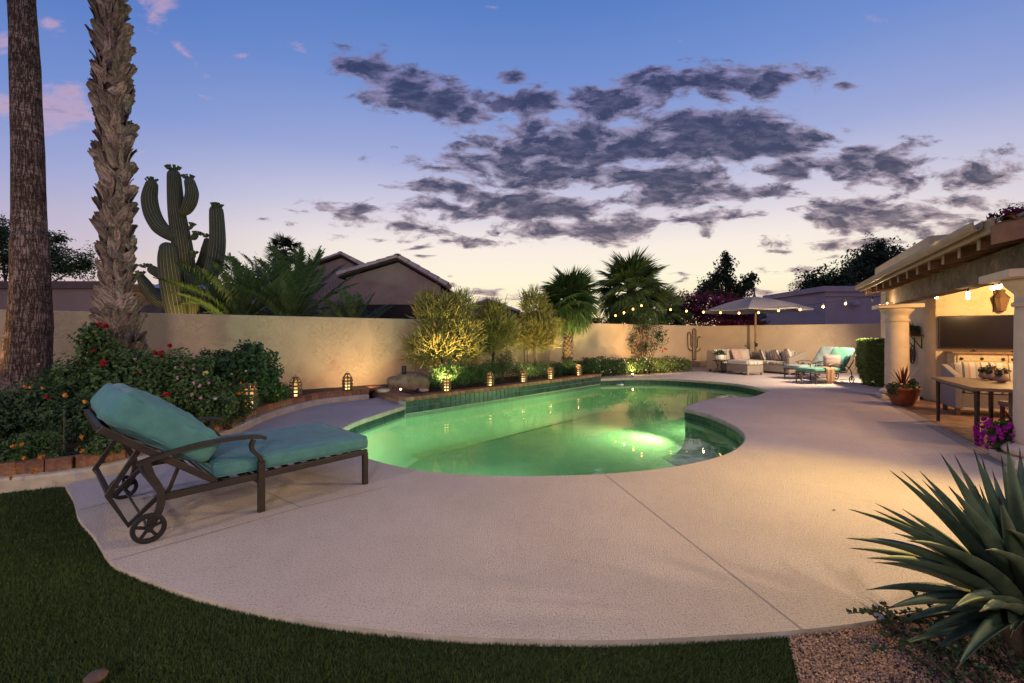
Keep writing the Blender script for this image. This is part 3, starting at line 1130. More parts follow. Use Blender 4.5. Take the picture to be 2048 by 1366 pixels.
def petal_ball(n, r0, size, seed, flat=.7):
    V, Fq, rn = leafcloud([((0, 0, 0), (r0, r0, r0 * flat))], n, size, seed, aspect=.9, shell=.5, up=.2, fold=.1, lump=0)
    return V, Fq, rn


FLW = {}
for key, n, r0, sz in (('red', 26, .034, .042), ('magenta', 22, .036, .05), ('orange', 20, .015, .016), ('pinkf', 18, .018, .022), ('yellow', 18, .034, .045), ('whitef', 12, .012, .018)):
    FLW[key] = [npmesh('flower', *petal_ball(n, r0, sz, 5 + k)[:2], K[key], rnd=petal_ball(n, r0, sz, 5 + k)[2]) for k in range(2)]


def bush(name, label, cat, blobs, n, size, mat, base=None, group=None, flowers=(), seed=0, stems=5, aspect=.42, shell=.45, up=.3, z0=.13, lump=.25, smat=None):
    cx = sum(b[0][0] for b in blobs) / len(blobs)
    cy = sum(b[0][1] for b in blobs) / len(blobs)
    bx = Vector(base) if base else Vector((cx, cy, z0))
    root = empty(name, bx, 0, label, cat, group)
    B = [(Vector(b[0]) - bx, b[1]) for b in blobs]
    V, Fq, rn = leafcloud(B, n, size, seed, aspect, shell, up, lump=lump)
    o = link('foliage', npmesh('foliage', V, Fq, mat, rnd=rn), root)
    rnd = random.Random(seed)
    mb = MB()
    for k in range(stems):
        b = B[k % len(B)]
        tip = Vector(b[0]) + Vector([rnd.uniform(-.6, .6) * b[1][i] for i in range(3)])
        s0 = Vector((rnd.uniform(-.08, .08), rnd.uniform(-.08, .08), -.02))
        mid = s0.lerp(tip, .5) + Vector((rnd.uniform(-.05, .05), rnd.uniform(-.05, .05), .05))
        mb.tube([s0, mid, tip], [.014, .010, .005], 5)
    if stems: mb.build('stem', smat or K['bark'], root)
    for (key, px, py, Y, sc) in flowers:
        p = D(px, py, Y) - bx
        link('flower', FLW[key][rnd.randrange(2)], root, p, (rnd.uniform(0, 6), rnd.uniform(0, 6), rnd.uniform(0, 6)), (sc, sc, sc))
    return root


def ribbed(path, rad, nr=16, depth=.10, dome=True, mat=None, name='arm', parent=None, org=Vector((0, 0, 0))):
    """cactus column: ribbed tube with a domed top; attribute rnd = 1 on the ribs' crests"""
    P = [Vector(p) for p in path]
    # resample
    Q = []
    for i in range(len(P) - 1):
        p0, p1, p2, p3 = P[max(i - 1, 0)], P[i], P[i + 1], P[min(i + 2, len(P) - 1)]
        for k in range(5):
            t = k / 5
            Q.append((.5 * ((2 * p1) + (-p0 + p2) * t + (2 * p0 - 5 * p1 + 4 * p2 - p3) * t * t + (-p0 + 3 * p1 - 3 * p2 + p3) * t ** 3), rad[i] + (rad[i + 1] - rad[i]) * t))
    Q.append((P[-1], rad[-1]))
    d = (Q[-1][0] - Q[-2][0]).normalized()
    r0 = rad[-1]
    for a in (.35, .6, .8, .95, 1.0):
        Q.append((P[-1] + d * r0 * 1.1 * a, r0 * math.sqrt(max(0.0, 1 - a * a)) + .002))
    n = nr * 4
    V, A = [], []
    px = None
    for i, (p, r_) in enumerate(Q):
        t = (Q[min(i + 1, len(Q) - 1)][0] - Q[max(i - 1, 0)][0]).normalized()
        if px is None:
            x = t.cross(Vector((0, 1, 0)) if abs(t.y) < .9 else Vector((1, 0, 0))).normalized()
        else:
            x = (px - t * px.dot(t)).normalized()
        px = x
        y = t.cross(x)
        for k in range(n):
            a = 2 * math.pi * k / n
            m_ = (1, .93, .86, .93)[k % 4]
            rr = r_ * (1 + (m_ - 1) * depth / .14)
            q = p + x * math.cos(a) * rr + y * math.sin(a) * rr - org
            V.append(tuple(q))
            A.append(1.0 if k % 4 == 0 else 0.0)
    Fc = []
    for i in range(len(Q) - 1):
        for k in range(n):
            a, b = i * n + k, i * n + (k + 1) % n
            Fc.append((a, b, b + n, a + n))
    me = bpy.data.meshes.new(name)
    me.from_pydata(V, [], Fc)
    at = me.attributes.new('rnd', 'FLOAT', 'POINT')
    at.data.foreach_set('value', A)
    me.polygons.foreach_set('use_smooth', [True] * len(me.polygons))
    me.materials.append(mat)
    return link(name, me, parent)


# saguaro skin: pale spines along the rib crests
m = bpy.data.materials.new('saguaro_ribs')
m.use_nodes = True
t = NT(m.node_tree)
b = t.n['Principled BSDF']
b.inputs['Roughness'].default_value = .8
at = t.add('ShaderNodeAttribute', attribute_name='rnd').outputs['Fac']
nz_ = t.noise(t.add('ShaderNodeTexCoord').outputs['Object'], 55, 3, .6)
f = t.m('MULTIPLY', t.mr(at, .55, .95), t.mr(nz_, .3, .6, .35, 1.))
col = t.mix(t.noise(t.add('ShaderNodeTexCoord').outputs['Object'], 3, 3, .6), (.045, .055, .028, 1), (.08, .085, .045, 1))
t.set(b.inputs['Base Color'], t.mix(f, col, (.40, .34, .22, 1)))
bn = t.add('ShaderNodeBump')
bn.inputs['Strength'].default_value = .5
bn.inputs['Distance'].default_value = .02
t.set(bn.inputs['Height'], nz_)
t.l.new(bn.outputs[0], b.inputs['Normal'])
K['saguaro'] = m


def saguaro():
    Y = 12.4
    org = D(375, 672, Y)
    org.z = 0
    root = empty('saguaro_cactus', org, 0, 'tall many armed saguaro cactus standing behind the garden wall', 'cactus')
    px = Y / F

    def path(pts, dy=0.0):
        return [D(a, b_, Y + (dy if not isinstance(dy, list) else dy[i])) for i, (a, b_) in enumerate(pts)]
    k = px / 1.18
    ribbed([D(378, 760, Y), D(376, 620, Y), D(372, 560, Y), D(364, 490, Y), D(353, 420, Y), D(348, 352, Y)], [24 * k, 24 * k, 23 * k, 21 * k, 17.5 * k, 14 * k], 24, .14, mat=K['saguaro'], name='trunk', parent=root, org=org)
    arms = [([(352, 478), (334, 466), (318, 452), (305, 428), (299, 398), (303, 372)], [8, 13, 15, 15, 14, 11], -.15),
            ([(362, 425), (372, 420), (380, 405), (384, 386), (380, 366)], [7, 10, 12, 12, 10], -.1),
            ([(380, 552), (400, 557), (420, 548), (430, 522), (435, 480), (433, 424)], [9, 13, 15, 16, 15, 13], .1),
            ([(378, 556), (392, 546), (404, 524), (412, 498), (414, 482)], [7, 9, 9, 9, 6], .5),
            ([(356, 640), (348, 600), (341, 560), (336, 520), (335, 500)], [17, 19, 19, 17, 14], -.45),
            ([(345, 612), (322, 604), (303, 588), (290, 568), (283, 556)], [8, 13, 13, 11, 8], .2),
            ([(332, 556), (318, 548), (306, 540)], [5, 9, 9], -.3)]
    for pts, rr, dy in arms:
        ribbed(path(pts, dy), [q * k * 1.16 for q in rr], 18, .14, mat=K['saguaro'], name='arm', parent=root, org=org)
    for (a, b_, r_) in ((389, 474, 7), (385, 514, 6), (382, 455, 4)):
        ribbed([D(a - 9, b_ + 3, Y), D(a - 2, b_ + 1, Y), D(a + 1, b_ - 2, Y)], [3 * k, r_ * k, r_ * k], 9, .14, mat=K['saguaro'], name='pup', parent=root, org=org)
    # buds on the tips
    rnd = random.Random(3)
    for (a, b_, r_, ux, uy) in ((348, 336, 13, 0, 1), (303, 360, 9, -.1, 1), (378, 355, 11, -.2, 1), (433, 411, 12, 0, 1), (294, 532, 10, -.8, .8), (281, 547, 7, -.3, 1), (394, 468, 7, .5, 1), (388, 507, 5, .3, 1), (411, 473, 4, 0, 1), (383, 451, 3, .5, 1)):
        nb_ = int(8 + r_ * 1.5)
        V = MB()
        for q in range(nb_):
            an = rnd.uniform(0, 6.28)
            rr = r_ * k * rnd.uniform(.3, 1.0)
            c = D(a, b_, Y - .02) + Vector((math.cos(an) * rr, math.sin(an) * rr, -abs(rr) * .4)) - org
            dd = Vector((math.cos(an) * .6 + ux * .6, math.sin(an) * .6, .8 * uy)).normalized()
            V.tube([c, c + dd * .07, c + dd * .10], [.016, .02, .027], 6)
        V.build('flower_crown', K['cactus'], root)['kind'] = 'stuff'
    return root


saguaro()


# ------------------------------------------------------------------ palms
def fan_leaf(nseg, r0, pet, span, droop, seed, mat):
    rnd = np.random.default_rng(seed)
    V, Fq, rn = [], [], []

    def add(tri, tone):
        n = len(V)
        V.extend(tri)
        Fq.append((n, n + 1, n + 2))
        rn.append(tone)
    hub = np.array([pet, 0, 0.])
    dz = lambda d: -droop * (d / r0) ** 2 * r0
    for i in range(nseg):
        a = R(-span / 2 + span * (i + .5) / nseg) + rnd.normal(0, .02)
        rr = r0 * rnd.uniform(.85, 1.05) * (1 - .22 * abs(i / nseg - .5) * 2)
        hw = R(span / nseg) * .56
        pz = .04 * r0
        def at(d, aa, z=0):
            return hub + np.array([math.cos(aa) * d, math.sin(aa) * d, dz(d) + z])
        m_ = .52 * rr
        L, C, Rt, T = at(m_, a - hw), at(m_, a, pz), at(m_, a + hw), at(rr, a + rnd.normal(0, .03), -rnd.uniform(0, .22) * rr)
        tone = rnd.uniform(0, 1)
        add([hub, L, C], tone); add([hub, C, Rt], tone * .8); add([L, T, C], tone); add([C, T, Rt], tone * .8)
    # petiole
    for s_, w_ in ((-1, .018), (1, .018)):
        add([np.array([0, s_ * .03, 0]), np.array([pet, s_ * .012, 0]), np.array([pet * .5, 0, .03])], .6)
        add([np.array([0, s_ * .03, 0]), np.array([pet * .5, 0, .03]), np.array([0, 0, .02])], .4)
    add([np.array([0, -.03, 0]), np.array([0, .03, 0]), np.array([pet, .012, 0])], .3)
    add([np.array([0, -.03, 0]), np.array([pet, .012, 0]), np.array([pet, -.012, 0])], .3)
    return npmesh('frond', np.array(V), np.array(Fq), mat, rnd=rn)


def fan_palm(label, base, zc, n, pet, r0, trunk_r, mat, seed, emin=-62, emax=86, group=None, lean=(0, 0)):
    root = empty('fan_palm', base, 0, label, 'palm', group)
    ms = [fan_leaf(30, r0 * random.uniform(.92, 1.05), pet, s, d, seed + k, mat) for k, (s, d) in enumerate(((210, .18), (230, .3), (200, .1), (220, .45)))]
    rnd = random.Random(seed)
    mb = MB()
    h = zc - base[2]
    mb.tube([(0, 0, -.1), (lean[0] * .5, 0, h * .5), (lean[0], lean[1], h)], [trunk_r * 1.05, trunk_r, trunk_r * 1.1], 14)
    mb.build('trunk', K['fiber'], root, smooth=True)
    # old leaf bases on the trunk
    bt = MB()
    nb_ = int(h / .09) * 8
    for i in range(nb_):
        z = h * i / nb_
        a = i * 2.39996
        c = Vector((math.cos(a) * trunk_r * .9 + lean[0] * z / h, math.sin(a) * trunk_r * .9, z))
        o_ = Vector((math.cos(a), math.sin(a), 1.3)).normalized()
        bt.beam(c, c + o_ * rnd.uniform(.07, .13), .05, .015, up=(math.cos(a), math.sin(a), -.7))
    o = bt.build('leaf_base', K['bark'], root)
    o['kind'] = 'stuff'
    for i in range(n):
        f_ = (i + .5) / n
        el = emax + (emin - emax) * f_ ** .85
        a = i * 2.39996 + rnd.uniform(-.2, .2)
        k = rnd.uniform(.85, 1.08)
        mi = 3 if el < -20 else (1 if el < 25 else rnd.choice((0, 2)))
        link('frond', ms[mi], root, (lean[0] + math.cos(a) * trunk_r * .5, lean[1] + math.sin(a) * trunk_r * .5, h - .25 * f_ * (1 if h > .6 else .3)),
             (rnd.uniform(-.5, .5), -R(el), a), (k, k, k))
    return root


p = D(1133, 672, 15.3)
fan_palm('short round fan palm with a shaggy trunk in the pool planter', (p.x, p.y, .13), 2.72, 86, .42, .78, .15, K['frond'], 21, -66, 88, lean=(.12, 0))
p = D(1262, 672, 20.0)
fan_palm('wide fan palm rising behind the far wall left of the umbrella', (p.x, p.y, 0), 3.5, 66, .85, 1.04, .16, K['frond'], 31, -60, 84)
p = D(1318, 672, 22.0)
fan_palm('low drooping fan palm just over the wall beside the string lights', (p.x, p.y, 0), 2.55, 26, .8, .95, .14, K['frond'], 41, -40, 70)
p = D(568, 672, 34.0)
fan_palm('small distant fan palm silhouetted beyond the left neighbour roof', (p.x, p.y, 0), 1.45 + (672 - 500) * 34 / F, 30, .6, .8, .2, K['leaf_tree'], 51, -60, 84)


def feather(L, npair, leaf, droop, seed, mat, fold=.5):
    r = np.random.default_rng(seed)
    V, Fq, rn = [], [], []

    def pos(s):
        return np.array([L * s * (1 - .12 * s * droop), 0, L * (-.55 * droop * s ** 2.2)])
    for i in range(npair):
        s = .12 + .88 * (i + .5) / npair
        c = pos(s)
        tg = pos(min(s + .02, 1.02)) - pos(s - .02)
        tg /= np.linalg.norm(tg)
        ll = leaf * (math.sin(math.pi * min(1, s * .93 + .12)) ** .55 + .12)
        for sd in (-1, 1):
            d = tg * .75 + np.array([0, sd * .9, 0]) + np.array([0, 0, fold]) + r.normal(0, .07, 3)
            d /= np.linalg.norm(d)
            wv = np.cross(d, np.array([0, 0, 1.])) * .018 + tg * .014
            tip = c + d * ll + np.array([0, 0, -.16 * ll])
            mid = c + d * ll * .5
            n = len(V)
            V += [c, mid + wv, tip, mid - wv]
            Fq.append((n, n + 1, n + 2, n + 3))
            rn.append(r.uniform(.1, 1))
    for i in range(12):
        a, b_ = pos(i / 12), pos((i + 1) / 12)
        w1 = .02 * (1 - i / 13)
        n = len(V)
        V += [a + (0, w1, 0), a - (0, w1, 0), b_ - (0, w1 * .9, 0), b_ + (0, w1 * .9, 0)]
        Fq.append((n, n + 1, n + 2, n + 3)); rn.append(.9)
        n = len(V)
        V += [a + (0, 0, w1), a - (0, 0, w1), b_ - (0, 0, w1 * .9), b_ + (0, 0, w1 * .9)]
        Fq.append((n, n + 1, n + 2, n + 3)); rn.append(.9)
    return npmesh('frond', np.array(V), np.array(Fq), mat, rnd=rn)


def feather_palm(label, base, z, n, L, seed, emin=0, emax=80, az0=0, leaf=.34):
    root = empty('feather_palm', base, 0, label, 'palm', 'feather palms behind the garden wall')
    rnd = random.Random(seed)
    ms = [feather(L, 62, leaf, d, seed + k, K['frond_date']) for k, d in enumerate((.35, .6, .9, .2))]
    MB().tube([(0, 0, -.1), (0, 0, z - base[2])], [.22, .2], 12).build('trunk', K['fiber'], root)
    for i in range(n):
        f_ = (i + .5) / n
        el = emax + (emin - emax) * f_
        a = az0 + i * 2.39996 + rnd.uniform(-.2, .2)
        k = rnd.uniform(.85, 1.1)
        # fronds growing towards the wall stand up behind it
        da = math.cos(a - math.atan2(-1, .58))
        if da > -.15: el = max(el, 30 + 42 * max(0, da))
        link('frond', ms[0 if el > 55 else rnd.choice((1, 2, 3)) if el > 20 else 2], root, (0, 0, z - base[2]), (rnd.uniform(-.3, .3), -R(el), a), (k, k, k))


p = D(578, 672, 13.3)
feather_palm('large feather palm spreading over the wall in front of the gabled house', (p.x, p.y, 0), 1.62, 40, 2.6, 61, 2, 80, leaf=.46)
p = D(470, 672, 12.6)
feather_palm('feather palm beside the foot of the tall saguaro cactus', (p.x, p.y, 0), 1.55, 26, 2.25, 71, 0, 72, 1.0, leaf=.42)
p = D(700, 672, 14.0)
feather_palm('low feather palm drooping over the wall below the gable end', (p.x, p.y, 0), 1.25, 18, 1.75, 81, 4, 64, 2.0)


# tall palm trunks on the left
def trunkmat():
    m = bpy.data.materials.new('palm_trunk_bark')
    m.use_nodes = True
    t = NT(m.node_tree)
    b = t.n['Principled BSDF']
    b.inputs['Roughness'].default_value = .95
    b.inputs['Specular IOR Level'].default_value = .1
    oc = t.add('ShaderNodeTexCoord').outputs['Object']
    mp = t.add('ShaderNodeMapping')
    mp.inputs[3].default_value = (9, 9, 1.3)
    t.l.new(oc, mp.inputs[0])
    v = t.noise(mp.outputs[0], 3.4, 5, .6, .3)
    crack = t.mr(t.m('ABSOLUTE', t.m('SUBTRACT', v, .5)), 0, .07)
    mp2 = t.add('ShaderNodeMapping')
    mp2.inputs[3].default_value = (1.2, 1.2, 7)
    t.l.new(oc, mp2.inputs[0])
    ring = t.noise(mp2.outputs[0], 2.2, 4, .6)
    ringc = t.mr(t.m('ABSOLUTE', t.m('SUBTRACT', ring, .5)), 0, .03)
    bandn = t.noise(mp2.outputs[0], .35, 3, .6)
    col = t.mix(t.mr(bandn, .38, .62), (.30, .215, .175, 1), (.17, .118, .095, 1))
    col = t.mix(t.m('MULTIPLY', t.m('SUBTRACT', 1.0, crack), .75), col, (.035, .022, .017, 1))
    col = t.mix(t.m('MULTIPLY', t.m('SUBTRACT', 1.0, ringc), .4), col, (.05, .032, .025, 1))
    t.set(b.inputs['Base Color'], col)
    bn = t.add('ShaderNodeBump')
    bn.inputs['Strength'].default_value = 1
    bn.inputs['Distance'].default_value = .02
    t.set(bn.inputs['Height'], t.m('ADD', crack, t.m('MULTIPLY', ringc, .5)))
    t.l.new(bn.outputs[0], b.inputs['Normal'])
    return m


K['palmbark'] = trunkmat()
Y1 = 6.8
org = D(56, 672, Y1)
org.z = .13
root = empty('palm_tree', org, 0, 'tall smooth barked palm trunk with a flared foot at the left edge', 'palm')
mb = MB()
prof = [(43, -90, 28), (43, 0, 29), (47, 60, 30), (50, 130, 32), (52, 200, 33), (56, 300, 34), (58, 400, 36), (59, 470, 37), (60, 478, 40), (61, 560, 41.5), (61, 600, 44), (60, 650, 47.5), (56, 690, 50), (55, 740, 52), (55, 800, 56), (55, 840, 60)]
P, rr = [], []
rnd = random.Random(2)
for i in range(len(prof) - 1):
    for k in range(5):
        f_ = k / 5
        a, b_ = prof[i], prof[i + 1]
        q = D(a[0] + (b_[0] - a[0]) * f_, a[1] + (b_[1] - a[1]) * f_, Y1) - org
        P.append(q)
        rr.append((a[2] + (b_[2] - a[2]) * f_) / F * Y1 / 1.42 * (1 + rnd.uniform(-.012, .012)))
mb.tube(P[::-1], rr[::-1], 40)
me = mb.mesh('trunk', K['palmbark'], smooth='auto')
for v in me.vertices:
    a = math.atan2(v.co.y, v.co.x)
    s_ = 1 + .018 * math.sin(a * 5 + v.co.z * 2) + .012 * math.sin(a * 11 - v.co.z * 5)
    v.co.x *= s_ if abs(v.co.x) < 1 else 1
link('trunk', me, root)

Y2 = 7.2
org = D(238, 672, Y2)
org.z = .13
root = empty('palm_tree', org, 0, 'tall palm trunk armoured with criss-cross old leaf boots behind the roses', 'palm')
cx2 = lambda z: D(np.interp(YH - (z - H) * F / Y2, [-90, 0, 300, 450, 600, 720, 830], [216, 219, 230, 232, 236, 243, 245]), 672, Y2).x - org.x
zs = [.0 + i * .25 for i in range(33)]
mb = MB()
mb.tube([(cx2(z + .13), 0, z) for z in zs], [.13 + (.05 if z < .6 else 0) for z in zs], 20)
mb.build('trunk', K['fiber'], root, smooth='auto')
boots = []
for k in range(6):
    r = random.Random(k)
    V, Fc = [], []
    nu, nv = 3, 6
    L = r.uniform(.26, .34)
    for side in (0, 1):
        for j in range(nv + 1):
            s_ = j / nv
            wv = (.100 - .030 * s_ + .012 * math.sin(s_ * 5)) * (1.0 if j < nv else r.uniform(.35, .8))
            for i in range(nu + 1):
                u = (i / nu - .5) * 2
                zo = .010 + .085 * s_ ** 2.6 + .018 * (1 - u * u) * (1 - s_) + r.uniform(-.004, .004)   # away from the trunk
                th = .016 * (1 - .5 * s_)
                V.append((u * wv, -(zo + (th if side == 0 else 0)), s_ * L + (r.uniform(-.03, .02) if j == nv else 0)))
    W = (nu + 1) * (nv + 1)
    for j in range(nv):
        for i in range(nu):
            a = j * (nu + 1) + i
            Fc.append((a, a + 1, a + nu + 2, a + nu + 1))
            Fc.append((W + a, W + a + nu + 1, W + a + nu + 2, W + a + 1))
    for j in range(nv):
        for i in (0, nu):
            a = j * (nu + 1) + i
            f_ = (a, a + nu + 1, W + a + nu + 1, W + a)
            Fc.append(f_ if i == 0 else f_[::-1])
    for i in range(nu):
        a = nv * (nu + 1) + i
        Fc.append((a, a + 1, W + a + 1, W + a))
    me = bpy.data.meshes.new('leaf_base')
    me.from_pydata(V, [], Fc)
    me.materials.append(K['boot'])
    boots.append(me)
rnd = random.Random(5)
nbt = 520
tocam = math.atan2(-org.y, -org.x)
spare = MB()
nvis = 0
for i in range(nbt):
    z = .2 + 7.3 * i / nbt + rnd.uniform(-.04, .04)
    a = i * 2.39996 + rnd.uniform(-.3, .3)
    rz = a + math.pi / 2
    tilt = rnd.choice((-1, 1)) * rnd.uniform(.3, .75)
    sc = rnd.uniform(.78, 1.05) * (1.25 if z < 1.6 else 1.0)
    c = Vector((cx2(z + .13) + math.cos(a) * (.125 if z > 1.4 else .15), math.sin(a) * (.125 if z > 1.4 else .15), z))
    M = Matrix.Rotation(rz, 4, 'Z') @ Matrix.Rotation(tilt, 4, 'Y') @ Matrix.Rotation(rnd.uniform(-.12, .14), 4, 'X')
    if math.cos(a - tocam) > -.02 and nvis < 300:
        nvis += 1
        link('leaf_base', boots[i % 6], root, c, M.to_euler(), (sc, sc, sc))
    else:      # the far half of the trunk: joined
        M4 = Matrix.Translation(c) @ M @ Matrix.Scale(sc, 4)
        n = len(spare.v)
        me_ = boots[i % 6]
        spare.v += [tuple(M4 @ v.co) for v in me_.vertices]
        spare.f += [tuple(n + q for q in f_.vertices) for f_ in me_.polygons]
spare.build('far_leaf_bases', K['boot'], root)['kind'] = 'stuff'

# ------------------------------------------------------------------ pencil cactus, hedges, shrubs in the pool planter


def pencil(label, blobs, n, base, trunks, seed):
    root = empty('pencil_cactus', base, 0, label, 'shrub', 'pencil cacti in the pool planter')
    B = [(Vector(b[0]) - Vector(base), b[1]) for b in blobs]
    V, Fq, rn = sticks(B, int(n * .62), .19, .0105, seed)
    link('branches', npmesh('branches', V, Fq, K['stick'], rnd=rn), root)
    mb = MB()
    for (a, r_) in trunks:
        pts = [Vector(q) - Vector(base) for q in a]
        mb.tube(pts, [r_ * (1 - .5 * i / (len(pts) - 1)) for i in range(len(pts))], 7)
    mb.build('trunk', K['bark'], root)
    return root


Yp = 11.8
pencil('biggest pencil cactus, uplit golden, left of its row by the boulder',
       [pb(880, 640, Yp, 48, 50), pb(845, 700, Yp, 36, 34), pb(915, 672, Yp, 44, 44), pb(872, 694, Yp - .5, 40, 30), pb(920, 610, Yp + .2, 26, 26), pb(860, 610, Yp, 28, 26), pb(935, 705, Yp, 30, 26)], 9500,
       tuple(G(885, 760, .13)), [([D(885, 748, Yp), D(880, 700, Yp), D(870, 650, Yp)], .05), ([D(890, 748, Yp), D(915, 700, Yp), D(920, 640, Yp)], .05)], 1)
Yp = 12.9
pencil('middle pencil cactus of the row, between the big one and the slim one',
       [pb(985, 650, Yp, 34, 36), pb(975, 682, Yp, 36, 26), pb(1010, 665, Yp, 26, 30), pb(955, 668, Yp, 26, 30), pb(985, 625, Yp, 26, 22)], 8000,
       tuple(G(985, 745, .13)), [([D(985, 740, Yp), D(987, 700, Yp), D(985, 655, Yp)], .05)], 2)
Yp = 14.2
pencil('slim pencil cactus with bare thin stems beside the round fan palm',
       [pb(1072, 655, Yp, 34, 32), pb(1068, 612, Yp, 26, 32), pb(1090, 655, Yp, 28, 28), pb(1052, 668, Yp, 28, 28), pb(1080, 680, Yp, 34, 20)], 7600,
       tuple(G(1070, 738, .13)), [([D(1071, 735, Yp), D(1068, 700, Yp), D(1066, 640, Yp)], .045), ([D(1050, 735, Yp), D(1048, 700, Yp), D(1052, 665, Yp)], .02), ([D(1055, 735, Yp), D(1055, 640, Yp), D(1047, 583, Yp), D(1044, 578, Yp)], .012)], 3)

bush('rosemary_bush', 'upright fine leaved green shrub under the middle pencil cactus', 'shrub', [pb(1008, 722, 12.6, 22, 22), pb(1000, 735, 12.5, 24, 18)], 3500, .07, K['leaf'], seed=4, aspect=.16, up=1.5)
bush('clipped_hedge', 'dark low hedge behind the lanterns, beneath the largest pencil cactus', 'hedge',
     [pb(880, 752, 10.9, 24, 24), pb(915, 748, 11.2, 30, 24), pb(950, 746, 11.6, 26, 20), pb(975, 742, 12.0, 22, 22)], 9000, .05, K['leaf'], seed=5, stems=0)
bush('clipped_hedge', 'dark low hedge behind the lanterns, around the fan palm foot', 'hedge',
     [pb(1040, 742, 13.3, 26, 17), pb(1075, 738, 13.9, 28, 16), pb(1110, 738, 14.4, 26, 16), pb(1140, 735, 14.9, 26, 15), pb(1165, 734, 15.3, 24, 15)], 8000, .055, K['leaf_dark'], seed=6, stems=0)
hb = []
for i in range(9):
    f_ = i / 8
    px = 1180 + 180 * f_
    Yh = 15.6 + 3.0 * f_
    hb.append(pb(px, 731 - 1.5 * math.sin(i * 2), Yh, 22, 17, 40))
fl = [('whitef', random.uniform(1185, 1368), random.uniform(714, 745), None, random.uniform(1., 1.8)) for _ in range(90)]
fl = [(k_, px, py, 15.6 + 3.0 * (px - 1180) / 180 - .62, s_) for k_, px, py, _, s_ in fl]
bush('flowering_hedge', 'long clipped hedge dotted with small white flowers beyond the pool', 'hedge', hb, 17000, .065, K['leaf'], seed=7, stems=0, flowers=fl, lump=.12)
Yb = 18.2
fl = [('red', random.uniform(1252, 1332), random.uniform(655, 708), Yb - .3, random.uniform(.7, 1.2)) for _ in range(16)]
bush('hibiscus_shrub', 'tall loose shrub with red blooms standing against the long wall', 'shrub',
     [pb(1290, 694, Yb, 36, 22), pb(1262, 680, Yb, 16, 26), pb(1318, 672, Yb, 18, 26), pb(1290, 655, Yb, 30, 26), pb(1285, 625, Yb, 24, 20), pb(1310, 640, Yb, 16, 16)], 2900, .085, K['leaf_dark'], base=tuple(D(1290, 738, Yb)), seed=8, stems=14, shell=.1,
     flowers=fl, lump=.3)
# box hedge by the far column, clipped flat
root = empty('box_hedge', (10.72, 13.1, 0), R(-20), 'dense box clipped hedge beside the far white column', 'hedge')
r = np.random.default_rng(12)
nh = 20000
fc_ = r.integers(0, 4, nh)
u, v_ = r.uniform(-1, 1, nh), r.uniform(-1, 1, nh)
hx, hy, hz = .47, .42, 1.32
bul = 1 - .10 * (v_ ** 2) - .05 * u ** 2
px_ = np.where(fc_ == 0, -hx * bul, np.where(fc_ == 1, hx * bul, u * hx * .97))
py_ = np.where(fc_ == 2, -hy * bul, np.where(fc_ == 3, u * hy * .96, u * hy * .97))
pz_ = np.where(fc_ == 3, hz, (v_ + 1) / 2 * hz)
px_ = np.where(fc_ == 3, v_ * hx * .95, px_)
shr = 1 - .28 * np.clip(1 - pz_ / .7, 0, 1) ** 1.5
px_, py_ = px_ * shr, py_ * shr
pos = np.stack([px_, py_, np.maximum(pz_, .04)], 1) + r.normal(0, .025, (nh, 3))
nrm = np.stack([np.where(fc_ == 0, -1, np.where(fc_ == 1, 1, 0)), np.where(fc_ == 2, -1, 0), np.where(fc_ == 3, 1, .2)], 1) + r.normal(0, .5, (nh, 3))
nrm /= np.linalg.norm(nrm, axis=1, keepdims=True)
t_v = np.cross(nrm, r.normal(size=(nh, 3)))
t_v /= np.linalg.norm(t_v, axis=1, keepdims=True)
b_v = np.cross(nrm, t_v)
sz = r.uniform(.02, .034, (nh, 1))
V = np.stack([pos - t_v * sz, pos + b_v * sz * .6, pos + t_v * sz, pos - b_v * sz * .6], 1).reshape(-1, 3)
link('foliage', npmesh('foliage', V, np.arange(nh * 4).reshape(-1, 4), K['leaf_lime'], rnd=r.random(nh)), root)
MB().box(-hx * .62, hx * .62, -hy * .7, hy * .7, .25, hz * .9).box(-.06, .06, -.06, .06, 0, .3).build('trunk', K['bark'], root)

# ------------------------------------------------------------------ rose bed on the left
fl = [('red', 196, 650, 6.0, 1.0), ('red', 212, 652, 6.0, .9), ('red', 190, 662, 5.95, .8), ('red', 206, 727, 5.8, 1.1), ('red', 186, 700, 5.9, .6)]
bush('rose_bush', 'tallest red rose bush, climbing in front of the boot covered palm', 'rose bush',
     [pb(190, 690, 6.1, 30, 36), pb(235, 720, 6.2, 50, 30), pb(160, 760, 6.0, 50, 46), pb(215, 770, 5.9, 60, 40), pb(186, 665, 6.0, 16, 20)], 6500, .062, K['leaf'], base=(-5.3, 6.0, .13), seed=21, flowers=fl, stems=12, aspect=.6, shell=.2)
fl = [('red', 326, 710, 6.0, 1.35), ('red', 313, 706, 6.0, .9), ('red', 340, 693, 6.0, .9), ('red', 277, 744, 5.8, .7), ('red', 335, 790, 5.6, 1.1), ('yellow', 412, 746, 6.0, 1.0), ('red', 210, 802, 5.3, 1.0),
      ('pinkf', 356, 707, 6, 1.), ('pinkf', 352, 735, 5.9, 1.2), ('pinkf', 365, 734, 5.9, 1.), ('pinkf', 388, 738, 6, 1.2), ('pinkf', 387, 766, 5.8, 1.2), ('pinkf', 400, 771, 5.8, 1.2), ('pinkf', 384, 789, 5.7, 1.2),
      ('pinkf', 401, 795, 5.7, 1.1), ('pinkf', 418, 766, 5.8, 1.), ('pinkf', 251, 712, 6, 1.), ('pinkf', 270, 718, 6, 1.), ('whitef', 430, 797, 5.7, 1.8), ('pinkf', 355, 755, 5.8, 1.)]
